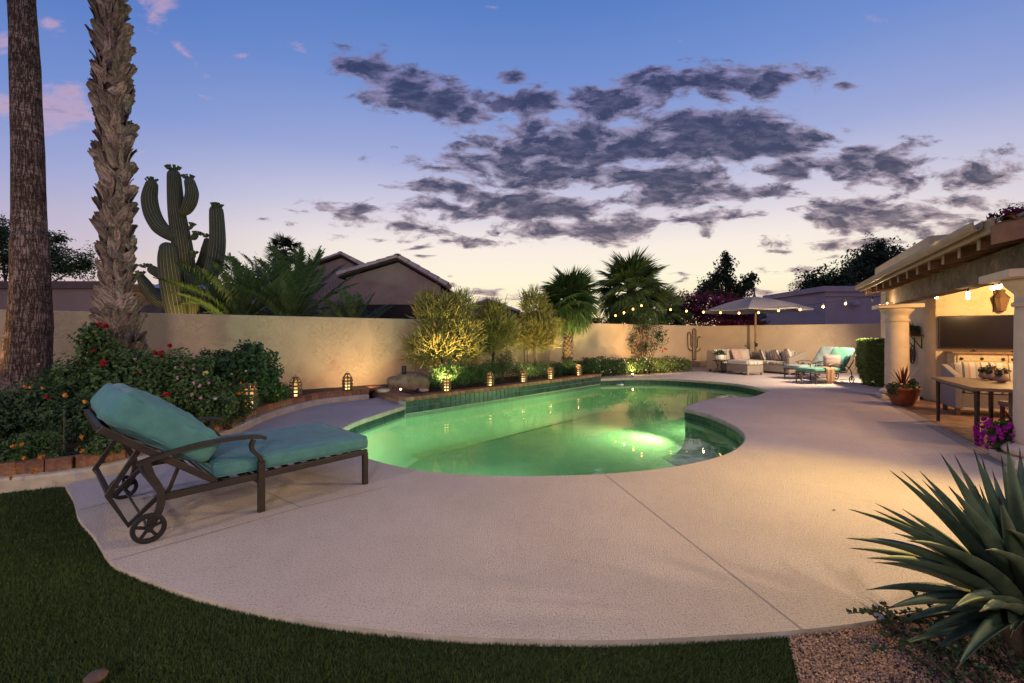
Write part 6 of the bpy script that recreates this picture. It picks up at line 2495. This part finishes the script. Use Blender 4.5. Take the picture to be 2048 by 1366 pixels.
# throw blanket draped over the near side
TH = empty('throw_blanket', CW(.58, 0, .49), R(17), 'fringed peach throw draped over the side of the front iron chaise', 'blanket')
V, Fc = [], []
nu, nv = 10, 14
for j in range(nv + 1):
    s_ = j / nv
    for i in range(nu + 1):
        u = i / nu
        x = (u - .5) * .34 + .02 * math.sin(s_ * 6)
        if s_ < .45:
            y, z = .30 - s_ / .45 * .34, .005 + .01 * math.sin(u * 9)
        else:
            y, z = -.045 - .02 * math.sin(u * 12), -(s_ - .45) / .55 * .40 - .01
        V.append((x, y + .012 * math.sin(u * 16 + s_ * 3), z))
for j in range(nv):
    for i in range(nu):
        a = j * (nu + 1) + i
        Fc.append((a, a + 1, a + nu + 2, a + nu + 1))
me = bpy.data.meshes.new('cloth')
me.from_pydata(V, [], Fc)
me.polygons.foreach_set('use_smooth', [True] * len(Fc))
me.materials.append(MAT('peach_throw', (.36, .18, .085), (.32, .21, .13), 12, .95, .4, 120))
cl = link('cloth', me, TH)
fm = MB()
for i in range(26):
    x = -.16 + .32 * i / 25
    fm.beam((x, -.05, -.41), (x + random.uniform(-.01, .01), -.055, -.47), .006, .006)
f_ = fm.build('fringe', me.materials[0], TH)
f_['kind'] = 'stuff'

# ------------------------------------------------------------------ string lights
K['cable'] = MAT('black_cable', (.01, .01, .01), None, rough=.6)
K['bulb'] = MAT('lit_bulb', (1, .7, .4), None, emis=(1, .42, .09), estr=7)
K['bulb_off'] = MAT('clear_bulb', (.5, .5, .5), None, rough=.1, spec=.8)
ST_ = empty('string_lights', (7.0, 17.0, 2.2), 0, 'long string of warm bulbs swagged over the seating corner', 'string lights')
o = Vector(ST_.location)
bul = [(1231, 631, 17.2), (1248, 625, 17.0), (1266, 618, 16.8), (1283, 611, 16.6), (1309, 615, 16.4), (1341, 619, 16.2), (1373, 622, 16.0), (1407, 624, 15.8), (1441, 625, 15.6), (1478, 626, 15.4), (1517, 625, 15.0),
       (1557, 621, 14.6), (1600, 619, 14.2), (1646, 613, 13.7), (1691, 607, 13.2), (1775 - 30, 600, 12.6)]
pts = [D(x, y - 7, Y) - o for x, y, Y in bul]
pts = [D(1215, 630, 17.4) - o] + pts + [D(1775, 588, 11.4) - o]
MB().tube(smooth3(pts, 3), .007, 4).build('cable', K['cable'], ST_)
for i, (x, y, Y) in enumerate(bul):
    c = D(x, y, Y) - o
    lit = i not in (4, 15)
    k = Y / 15
    MB().tube([c + Vector((0, 0, .10)), c + Vector((0, 0, .035))], .016, 6).build('socket', K['cable'], ST_)
    MB().lathe([(.012, .035), (.026 * k + .006, .008), (.03 * k + .006, -.012), (.02, -.034), (.004, -.044)], 12, c=tuple(c)).build('bulb', K['bulb'] if lit else K['bulb_off'], ST_, smooth='auto')
    if lit and i % 3 == 1:
        lamp('string_bulb', 'POINT', c + o + Vector((0, -.02, -.10)), 9, (1, .60, .26), .03)
p = D(1215, 672, 17.45)
o_ = MB().tube([(0, 0, 0), (0, 0, D(1215, 628, 17.45).z)], .02, 6).build('light_post', K['iron'], None, loc=(p.x, p.y, 0))
tag(o_, 'thin iron post holding the left end of the string lights', 'post')

# ------------------------------------------------------------------ patio: columns, beams, roof
def column(lab, t):
    c = PT(t, 0)
    r_ = empty('column', c, math.atan2(DN.y, DN.x), lab, 'column', 'white round columns of the covered patio')
    MB().box(-.33, .33, -.33, .33, 0, .10).build('plinth', K['cream'], r_, bevel=.012)
    MB().lathe([(.27, .10), (.31, .125), (.325, .16), (.31, .195), (.265, .22), (.25, .235)], 40).build('base', K['cream'], r_, smooth='auto')
    MB().lathe([(.235, .235), (.225, .30), (.222, 1.0), (.215, 1.70), (.21, 1.78)], 40).build('shaft', K['cream'], r_, smooth='auto')
    MB().lathe([(.21, 1.78), (.235, 1.79), (.24, 1.81), (.235, 1.83), (.215, 1.84), (.215, 1.93), (.24, 1.96), (.29, 2.02), (.315, 2.06), (.32, 2.09)], 40).build('capital', K['cream'], r_, smooth='auto')
    MB().box(-.40, .40, -.40, .40, 2.09, 2.18).build('abacus', K['cream'], r_, bevel=.01)


column('far round cream column beside the clipped hedge', 0)
column('near round cream column at the right edge, by the pink petunias', -6.27)
ME = Matrix(((DN.x, EE.x, 0, FC.x), (DN.y, EE.y, 0, FC.y), (0, 0, 1, 0), (0, 0, 0, 1)))    # local (t, e, z)
PR = empty('patio_roof', PT(0, 0), 0, 'timber patio roof with weathered beam, rafter tails and tan gutter', 'patio roof')
MEl = Matrix(((DN.x, EE.x, 0, 0), (DN.y, EE.y, 0, 0), (0, 0, 1, 0), (0, 0, 0, 1)))
T0, T1 = -6.75, .42


def pbx(name, parent, mat, t0, t1, e0, e1, z0, z1, bevel=.006):
    return MB().box(t0, t1, e0, e1, z0, z1, MEl).build(name, mat, parent, bevel=bevel)


pbx('beam', PR, K['wood'], T0, T1, -.13, .13, 2.18, 2.52)
pbx('beam', PR, K['wood'], T0 + .001, T0 + .26, .135, 5.0, 2.18, 2.515)
sl = math.tan(R(11))
rft = None
for i in range(12):
    t = .30 - i * .60
    mb = MB()
    e0, e1 = -.52, 4.2
    z0 = 2.535
    q = [Vector((t - .035, e0, z0 + (e0 + .1) * sl)), Vector((t + .035, e0, z0 + (e0 + .1) * sl)), Vector((t + .035, e1, z0 + (e1 + .1) * sl)), Vector((t - .035, e1, z0 + (e1 + .1) * sl))]
    up = Vector((0, 0, .13))
    V = [MEl @ p for p in q] + [MEl @ (p + up) for p in q]
    mb.v = [tuple(p) for p in V]
    mb.f = [(0, 1, 2, 3)[::-1], (4, 5, 6, 7), (0, 1, 5, 4), (1, 2, 6, 5), (2, 3, 7, 6), (3, 0, 4, 7)]
    rf = mb.build('rafter', K['darkwood'], PR)
    pbx('rafter_end', rf, K['rafter_end'], t - .036, t + .036, e0 - .012, e0 - .002, z0 + (e0 + .1) * sl, z0 + (e0 + .1) * sl + .13, 0)


def slope(name, t0, t1, e0, e1, zoff, th, mat):
    mb = MB()
    z = lambda e: 2.535 + (e + .1) * sl + zoff
    q = [Vector((t0, e0, z(e0))), Vector((t1, e0, z(e0))), Vector((t1, e1, z(e1))), Vector((t0, e1, z(e1)))]
    V = [MEl @ p for p in q] + [MEl @ (p + Vector((0, 0, th))) for p in q]
    mb.v = [tuple(p) for p in V]
    mb.f = [(0, 1, 2, 3)[::-1], (4, 5, 6, 7), (0, 1, 5, 4), (1, 2, 6, 5), (2, 3, 7, 6), (3, 0, 4, 7)]
    return mb.build(name, mat, PR)


# roof boards seen from below, laid across the rafters
for i in range(22):
    e0 = -.55 + i * .22
    slope('roof_board', T0 - .12, T1 + .05, e0 + .003, e0 + .217, .132, .02, K['darkwood'])
slope('roofing', T0 - .16, T1 + .1, -.58, 4.3, .156, .05, MAT('roofing', (.20, .14, .10), (.14, .10, .08), 8, .9, .4, 40))
pbx('fascia', PR, K['gutter'], T0 - .16, T1 + .1, -.62, -.585, 2.535 + .02, 2.535 + .17)
# gutter: half round trough along the eave
gp = [(-.625, .19), (-.628, .12), (-.645, .09), (-.68, .085), (-.705, .11), (-.712, .15), (-.715, .19), (-.704, .192), (-.70, .14), (-.68, .10), (-.65, .105), (-.638, .185)]
mb = MB()
n = len(gp)
for t in (T0 - .0, T1 + .12):
    mb.v += [tuple(MEl @ Vector((t, e, 2.52 + z))) for e, z in gp]
mb.f = [tuple(range(n)), tuple(range(2 * n - 1, n - 1, -1))] + [(i, (i + 1) % n, (i + 1) % n + n, i + n) for i in range(n)]
mb.build('gutter', K['gutter'], PR)
# rake board and shell shaped end tiles along the near end
for e0, e1 in ((-.62, 4.3),):
    mb = MB()
    z = lambda e: 2.535 + (e + .1) * sl
    q = [Vector((T0 - .20, e0, z(e0) - .02)), Vector((T0 - .16, e0, z(e0) - .02)), Vector((T0 - .16, e1, z(e1) - .02)), Vector((T0 - .20, e1, z(e1) - .02))]
    V = [MEl @ p for p in q] + [MEl @ (p + Vector((0, 0, .20))) for p in q]
    mb.v = [tuple(p) for p in V]
    mb.f = [(0, 1, 2, 3)[::-1], (4, 5, 6, 7), (0, 1, 5, 4), (1, 2, 6, 5), (2, 3, 7, 6), (3, 0, 4, 7)]
    mb.build('rake_board', MAT('brown_fascia', (.24, .14, .08), (.18, .10, .06), 6, .7), PR)
cme = barrel(.17, .30, 0, MAT('roof_edge_tile', (.36, .23, .15), (.28, .17, .11), 8, .8, .3, 40, rnd=.15))
for i in range(16):
    e = -.50 + i * .19
    y_ = MEl.to_3x3() @ Vector((1, 0, 0))
    x_ = MEl.to_3x3() @ Vector((0, 1, 0))
    place(cme, 'edge_tile', PR, frame_matrix(-x_, -y_, Vector((0, 0, 1)), MEl @ Vector((T0 + .08, e, 2.535 + (e + .1) * sl + .20))))

# main house block behind the patio
HB = empty('main_house', PT(0, 0), 0, 'cream stucco house block with a stepped parapet behind the patio', 'house')
pbx('wall', HB, K['stucco_house'], -.30, 5.0, .60, 7, -.05, 3.18, .02)
pbx('parapet_step', HB, K['stucco_house'], -.34, 5.04, .55, 7.1, 3.18, 3.34, .015)
pbx('parapet', HB, K['stucco_house'], -.40, 5.10, .47, 7.2, 3.34, 3.66, .015)
# TV, cabinet, sconce, shelf (on the wall facing the patio: plane t = -.30)
TV = empty('television', PT(-.30, 1.0, 1.18), math.atan2(EE.y, EE.x), 'large black television hanging on the lit patio wall', 'television')
MB().box(-.36, .86, -.09, -.02, 0, .71).build('body', K['black'], TV, bevel=.006)
MB().box(-.345, .845, -.093, -.0905, .02, .69).build('screen', MAT('tv_screen', (.012, .009, .008), None, rough=.12, spec=.6), TV)
MB().box(.1, .4, -.02, 0, .2, .5).build('bracket', K['iron'], TV)
CB = empty('cabinet', PT(-.32, .80, 0), math.atan2(EE.y, EE.x), 'distressed cream two door cabinet with dark knobs under the television', 'cabinet')
K['creamdist'] = MAT('distressed_cream', (.62, .52, .34), (.52, .42, .27), 8, .7, .3, 40, c3=(.30, .2, .12))
MB().box(-.02, 1.55, -.46, -.02, .08, 1.08).build('body', K['creamdist'], CB, bevel=.006)
MB().box(-.07, 1.60, -.50, 0, 1.08, 1.12).build('top', MAT('brown_plank_top', (.30, .16, .09), (.20, .10, .06), 8, .5), CB, bevel=.005)
for x in (0.02, 1.45): MB().box(x, x + .08, -.44, -.36, 0, .08).build('leg', K['creamdist'], CB)
for k in range(2):
    x0 = .02 + k * .76
    dd = MB().box(x0, x0 + .74, -.485, -.462, .12, 1.05)
    door = dd.build('door', K['creamdist'], CB, bevel=.004)
    MB().box(x0 + .10, x0 + .64, -.492, -.486, .22, .95).build('panel', MAT('door_panel', (.50, .42, .27), (.44, .36, .22), 10, .8), door, bevel=.003)
    for (hx, hz) in ((x0 + .06, .98), (x0 + .37, .985), (x0 + .68, .98), (x0 + .06, .70), (x0 + .68, .70)):
        MB().tube([(hx, -.485, hz), (hx, -.505, hz)], [.030, .022], 12).build('knob', K['iron'], door)
for i, (x, lab) in enumerate(((.33, 'small dark ornament below the left half of the television'), (.95, 'small dark ornament below the right half of the television'))):
    o = MB().lathe([(.05, 0), (.06, .015), (.02, .03), (.012, .045)], 12).build('candle_dish', K['iron'], None, loc=Matrix.Translation(PT(-.32, .80, 0)) @ (Matrix.Rotation(math.atan2(EE.y, EE.x), 4, 'Z') @ Vector((x, -.25, 1.121))))
    tag(o, lab, 'ornament')
# wall lantern
sc_ = PT(-.30, 1.60, 1.98)
SCN = empty('wall_lantern', sc_, math.atan2(EE.y, EE.x), 'old brown glass wall lantern mounted above the television', 'wall lamp')
K['smokeglass'] = MAT('smoked_glass', (.16, .09, .05), None, rough=.15, spec=.7)
mb = MB()
mb.lathe([(.055, 0), (.075, .05), (.11, .24), (.115, .26)], 6, c=(0, -.14, 0))
mb.build('glass', K['smokeglass'], SCN)
MB().lathe([(.135, .26), (.12, .28), (.055, .36), (.05, .38), (.065, .39), (.05, .43), (.01, .44)], 6, c=(0, -.14, 0)).build('roof', K['rustcage'], SCN)
MB().lathe([(.02, -.03), (.06, -.005), (.058, .002)], 6, c=(0, -.14, 0)).build('bottom', K['rustcage'], SCN)
for k in range(6):
    a = math.pi * k / 3
    MB().tube([(math.cos(a) * .058, -.14 + math.sin(a) * .058, 0), (math.cos(a) * .118, -.14 + math.sin(a) * .118, .26)], .005, 5).build('bar', K['rustcage'], SCN)
MB().box(-.04, .04, -.02, -.002, .12, .32).box(-.01, .01, -.12, -.02, .20, .22).build('bracket', K['iron'], SCN)
# shelf with plant, wheel, hung on the left wall of the house (plane e = .60)
SH = empty('wall_shelf', PT(.95, .60, 1.28), math.atan2(DN.y, DN.x), 'iron bracket shelf on the grey side wall behind the far column', 'shelf')
MB().box(-.42, .42, .003, .22, .16, .19).build('board', K['darkwood'], SH)
for x in (-.3, .3):
    MB().tube([(x, .01, -.12), (x, .20, .155)], .010, 6).tube([(x, .01, -.14), (x, .01, .15)], .010, 6).build('bracket', K['iron'], SH)
SP = empty('planter_bowl', PT(.95, .49, 1.473), math.atan2(DN.y, DN.x), 'rusty trough of succulents on the bracket shelf', 'planter')
MB().box(-.22, .22, -.08, .08, 0, .12, taper=1.15).build('trough', K['darkwood'], SP)
V, Fq, rn = leafcloud([((-.15, 0, .15), (.14, .10, .08)), ((.1, 0, .17), (.16, .10, .10))], 500, .06, 8, aspect=.4)
link('foliage', npmesh('foliage', V, Fq, K['leaf'], rnd=rn), SP)
WH = empty('iron_wheel', PT(1.25, .585, .98), math.atan2(DN.y, DN.x), 'rusty scrolled iron disc hanging under the shelf', 'wall art')
for r_ in (.22, .13, .05):
    MB().tube([(math.cos(a) * r_, .03, math.sin(a) * r_) for a in [2 * math.pi * k / 24 for k in range(25)]], .014, 6, cap=False).build('ring', K['rustcage'], WH)
for k in range(6):
    a = math.pi * k / 3
    MB().tube([(0, .03, 0), (math.cos(a) * .22, .03, math.sin(a) * .22)], .010, 5).build('spoke', K['rustcage'], WH)
# plaque strip / ladder beside TV
o = pbx('door_frame', None, K['cream'], -.34, -.305, 2.10, 2.22, 0, 2.2)
o.location = PT(0, 0)
tag(o, 'pale door frame at the right end of the lit patio wall', 'door frame')

# bulbs under the beam
BL = empty('patio_string_lights', PT(-3, -.1, 2.1), 0, 'short string of bright bulbs looped under the patio beam', 'string lights')
o = Vector(BL.location)
bb = [((1853, 594), 9.2, .030), ((1873, 594), 8.9, .030), ((1936, 586), 6.9, .026), ((1936, 594), 6.9, .026), ((1986, 575), 5.7, .026), ((1998, 573), 5.9, .026), ((2007, 566), 5.6, .022)]
for (pp, Y, r_) in bb:
    c = D(*pp, Y) - o
    MB().tube([c + Vector((0, 0, .07)), c + Vector((0, 0, .02))], .012, 6).build('socket', K['cable'], BL)
    MB().lathe([(.008, .02), (r_, .0), (r_, -.02), (.006, -.035)], 12, c=tuple(c)).build('bulb', MAT('bright_bulb', (1, .8, .5), None, emis=(1, .74, .42), estr=22), BL, smooth='auto')
MB().tube(smooth3([D(1853, 590, 9.2) - o, D(1873, 590, 8.9) - o, D(1936, 580, 6.9) - o, D(1965, 573, 6.2) - o, D(1990, 566, 5.6) - o], 4), .006, 4).build('cable', K['cable'], BL)
MB().tube([D(1987, 572, 5.7) - o, D(1988, 600, 5.7) - o, D(1986, 625, 5.7) - o], .006, 4).build('cord', K['cable'], BL)
# flood on top of the far capital
FX = empty('floodlight', PT(-.25, -.20, 2.182), math.atan2(DN.y, DN.x), 'small lit floodlight sitting on top of the far column capital', 'floodlight')
MB().box(-.05, .05, -.10, .02, 0, .05).build('housing', K['cream'], FX, bevel=.008)
MB().box(-.04, .04, -.112, -.101, .005, .045).build('lens', MAT('flood_lens', (1, .8, .5), None, emis=(1, .76, .44), estr=18), FX)
lamp('capital_floodlight', 'POINT', PT(-.28, -.36, 2.25), 14, (1, .70, .38), .04)
for (t, lab) in ((-.1, 'x'),):
    pass
# sign-like round fixture on mauve building wall
o = MB().lathe([(.05, 0), (.16, .05), (.17, .15), (.05, .22)], 12).build('wall_fixture', K['stucco_purple'], None, loc=D(1712, 612, 20.9))
o.rotation_euler = (R(20), 0, 0)
tag(o, 'mauve bracket fixture on the wall of the mauve building', 'wall fixture')

# terracotta bowl with red spikes by the far column
p = G(1806, 811)
TC = empty('planted_pot', p, 0, 'glazed red pot with a spiky burgundy plant at the foot of the far column', 'potted plant')
MB().lathe([(.14, 0), (.17, .02), (.235, .18), (.27, .33), (.285, .335), (.29, .36), (.285, .385), (.255, .385), (.245, .35)], 32).build('pot', K['terracotta'], TC, smooth='auto')
MB().lathe([(.24, .34), (.24, .35)], 20).build('soil', K['soil'], TC)
K['cord'] = MAT('burgundy_blade', (.16, .025, .02), (.09, .018, .015), 6, .5, trans=.15)
rr = random.Random(6)
for i in range(22):
    a = i * 2.39996
    el = R(rr.uniform(48, 86))
    L = rr.uniform(.36, .56)
    mb = MB()
    pts = []
    d = Vector((math.cos(a) * math.cos(el), math.sin(a) * math.cos(el), math.sin(el)))
    sd = Vector((-math.sin(a), math.cos(a), 0))
    c = Vector((0, 0, .36))
    for s_, w_ in ((0, .008), (.3, .016), (.7, .011), (1, .001)):
        q = c + d * L * s_ + Vector((0, 0, -.10 * s_ * s_ * math.cos(el)))
        pts.append((q - sd * w_, q + Vector((0, 0, -.004)), q + sd * w_))
    for k in range(3):
        for q in range(2):
            mb.quad(pts[k][q], pts[k][q + 1], pts[k + 1][q + 1], pts[k + 1][q])
    mb.build('blade', K['cord'], TC)
V, Fq, rn = leafcloud([((0, 0, .40), (.27, .27, .07)), ((-.24, -.05, .32), (.10, .12, .12)), ((.2, 0, .45), (.1, .1, .1))], 1100, .05, 9, aspect=.55)
link('foliage', npmesh('foliage', V, Fq, K['leaf_dark'], rnd=rn), TC)
for i in range(16):
    a = rr.uniform(2.4, 7)
    link('flower', FLW['whitef' if i % 4 else 'red'][0], TC, (math.cos(a) * .24, math.sin(a) * .22, .43 + rr.uniform(-.06, .05)), (0, 0, a), (1.4 if i % 4 else .8,) * 3)

# bench with striped cushions
bang = math.atan2(EE.y, EE.x)
BN = empty('wicker_bench', PT(-1.75, .42, 0), bang, 'wicker loveseat with striped cushions behind the dining table', 'bench')
wg = K['wicker_grey']
MB().box(.02, 1.9, -.62, .0, .12, .40).build('base', K['wicker'], BN, bevel=.015)
MB().box(0, 1.92, .0, .10, .12, .88).build('backrest', K['wicker'], BN, bevel=.02)
for x0 in (-.08, 1.9):
    mb = MB()
    prof = [(-.66, .12), (.10, .12), (.10, .90), (-.1, .86), (-.40, .78), (-.58, .74), (-.66, .70)]
    mb.v = [(x0, y, z) for y, z in prof] + [(x0 + .10, y, z) for y, z in prof]
    n = len(prof)
    mb.f = [tuple(range(n)), tuple(range(2 * n - 1, n - 1, -1))] + [(i, i + n, (i + 1) % n + n, (i + 1) % n) for i in range(n)]
    mb.build('arm', wg, BN, bevel=.02)
for x in (-.03, 1.92):
    for y in (-.6, .04):
        MB().box(x - .03, x + .03, y - .03, y + .03, 0, .12).build('leg', K['darkwood'], BN)
MB().box(.03, 1.88, -.635, -.622, .12, .155).build('front_rail', K['cream'], BN)
for k in range(2):
    cushion('seat_cushion', .90, .60, .13, K['stripe'], BN, Matrix.Translation((.49 + .93 * k, -.32, .47)), .12, n=6, seed=k)
    cushion('back_cushion', .90, .42, .15, K['stripe'], BN, Matrix.Translation((.49 + .93 * k, -.06, .74)) @ Matrix.Rotation(R(80), 4, 'X'), .35, n=6, seed=k + 3)
# table
tf, tn = D(1862, 753, 7.78), D(1945, 775, 6.10)
dl = Vector((tf.x - tn.x, tf.y - tn.y, 0)).length
TA = empty('dining_table', (tn.x, tn.y, 0), math.atan2(tf.y - tn.y, tf.x - tn.x), 'pale stone topped dining table with slim black metal legs', 'table')
TWD = .78
MB().box(0, dl, -TWD, 0, .705, .75).build('table_top', K['palewood'], TA, bevel=.006)
for x, y in ((.10, -.07), (dl - .10, -.07), (.10, -TWD + .07), (dl - .10, -TWD + .07)):
    for s_ in (-.035, .035):
        MB().beam((x + s_, y, .705), (x + s_ * .4, y, 0), .035, .035, up=(0, 1, 0)).build('leg', K['iron'], TA)
MB().beam((.10, -.07, .68), (dl - .1, -.07, .68), .03, .03).beam((.10, -TWD + .07, .68), (dl - .1, -TWD + .07, .68), .03, .03).build('apron', K['iron'], TA)
K['clay'] = MAT('unglazed_clay', (.38, .24, .18), (.30, .19, .14), 10, .8, .2, 50)
TM = Matrix.Translation((tn.x, tn.y, 0)) @ Matrix.Rotation(math.atan2(tf.y - tn.y, tf.x - tn.x), 4, 'Z')
for i, (px, py, lab) in enumerate(((1968, 753, 'clay gourd vase of succulents farthest left on the table'), (1984, 756, 'middle clay gourd vase of succulents on the table'), (2003, 761, 'clay gourd vase of succulents nearest the white column'))):
    p = G(px, py + 4, .751)
    # keep on the table
    lp = TM.inverted() @ p
    lp.x = min(max(lp.x, .1), dl - .1)
    lp.y = min(max(lp.y, -TWD + .12), -.1)
    p = TM @ lp
    r_ = empty('gourd_vase', p, 0, lab, 'vase', 'clay gourd vases on the dining table')
    k = .95
    MB().lathe([(.03 * k, 0), (.07 * k, .02), (.085 * k, .05), (.07 * k, .085), (.035 * k, .12), (.025 * k, .16), (.03 * k, .19)], 24).build('vase', K['clay'], r_, smooth='auto')
    V, Fq, rn = leafcloud([((-.05, 0, .14), (.05, .05, .05)), ((.04, 0, .17), (.05, .05, .05))], 160, .04, 20 + i, aspect=.4)
    link('foliage', npmesh('foliage', V, Fq, K['leaf_dark'], rnd=rn), r_)
# wicker chair at the near end of the table
cc = G(2034, 866)
CR = empty('wicker_chair', (cc.x + .1, cc.y, 0), math.atan2(DN.y, DN.x) + .25, 'grey wicker armchair between the table and the near column', 'chair')
MB().box(-.05, .5, -.55, 0, .34, .42).build('seat', wg, CR, bevel=.02)
mb = MB()
n = 12
ring = []
for i in range(n + 1):
    a = R(90 + 180 * i / n)
    ring.append((math.cos(a) * .34 + .2, math.sin(a) * .32 - .27, i / n))
for i, (x, y, f_) in enumerate(ring):
    zt = .62 + .20 * math.sin(math.pi * f_)
    mb.v += [(x, y, .10), (x, y, zt), (x * .9 + .02, y * .9 - .027, zt), (x * .9 + .02, y * .9 - .027, .10)]
for i in range(n):
    for q in range(4):
        a, b_ = i * 4 + q, i * 4 + (q + 1) % 4
        mb.f.append((a, b_, b_ + 4, a + 4))
mb.f += [(0, 1, 2, 3), tuple(n * 4 + k for k in (3, 2, 1, 0))]
mb.build('backrest', wg, CR, smooth='auto')
for x in (-.02, .46):
    for y in (-.5, -.04): MB().box(x - .02, x + .02, y - .02, y + .02, 0, .34).build('leg', K['darkwood'], CR)
# petunia pot by the near column
p = D(2030, 905, 5.35)
PP = empty('petunia_pot', (p.x, p.y, 0), 0, 'terracotta pot overflowing with magenta petunias beside the near column', 'potted plant')
MB().lathe([(.12, 0), (.15, .02), (.21, .22), (.23, .24), (.235, .28), (.21, .285)], 28).build('pot', K['terracotta'], PP, smooth='auto')
V, Fq, rn = leafcloud([((-.06, -.02, .33), (.26, .22, .11)), ((-.20, -.06, .24), (.14, .14, .15))], 1500, .045, 19, aspect=.6)
link('foliage', npmesh('foliage', V, Fq, K['leaf_dark'], rnd=rn), PP)
rr = random.Random(11)
for i in range(110):
    a = rr.uniform(2.3, 6.2)
    z = rr.uniform(.14, .46)
    q = .30 if z < .3 else .30 * math.cos((z - .3) * 5)
    link('flower', FLW['magenta'][i % 2], PP, (math.cos(a) * q - .10, math.sin(a) * q * .85 - .02, z), (rr.uniform(0, 6), 0, a), (rr.uniform(.4, .75),) * 3)
for i in range(14):
    a = i * 2.39996
    L = .5
    el = R(rr.uniform(45, 80))
    d = Vector((math.cos(a) * math.cos(el), math.sin(a) * math.cos(el), math.sin(el)))
    sd = Vector((-math.sin(a), math.cos(a), 0)) * .010
    c = Vector((.05, 0, .3))
    MB().quad(c - sd, c + sd, c + d * L * .6 + sd, c + d * L, c + d * L * .6 - sd).build('blade', K['cord'], PP)

# ------------------------------------------------------------------ the photographer's side of the house (out of the frame), carrying the wall lamp
hw = MB()
o = MB().box(6.55, 6.9, -6.0, 2.3, -.05, 3.0).build('house_wall', K['stucco_house'])
tag(o, 'cream stucco house wall beside the gravel bed, carrying a wall lamp', 'wall')
o = MB().box(-9.0, 6.5, -5.6, -5.2, -.05, 3.0).build('house_wall', K['stucco_house'])
tag(o, 'cream stucco rear wall of the house behind the lawn', 'wall')

# small blue and white skimmer float by the far edge, main drain on the floor
q = G(1240, 769, WATER_Z + .005)
r_ = empty('skimmer_float', q, 0, 'small blue and white float at the far edge of the pool water', 'pool float')
MB().lathe([(.10, -.03), (.12, 0), (.10, .02), (.03, .03)], 16).build('body', K['white'], r_, smooth='auto')
MB().lathe([(.07, .02), (.075, .06), (.02, .07)], 14).build('cap', MAT('blue_plastic', (.03, .10, .25), None, rough=.4), r_, smooth='auto')
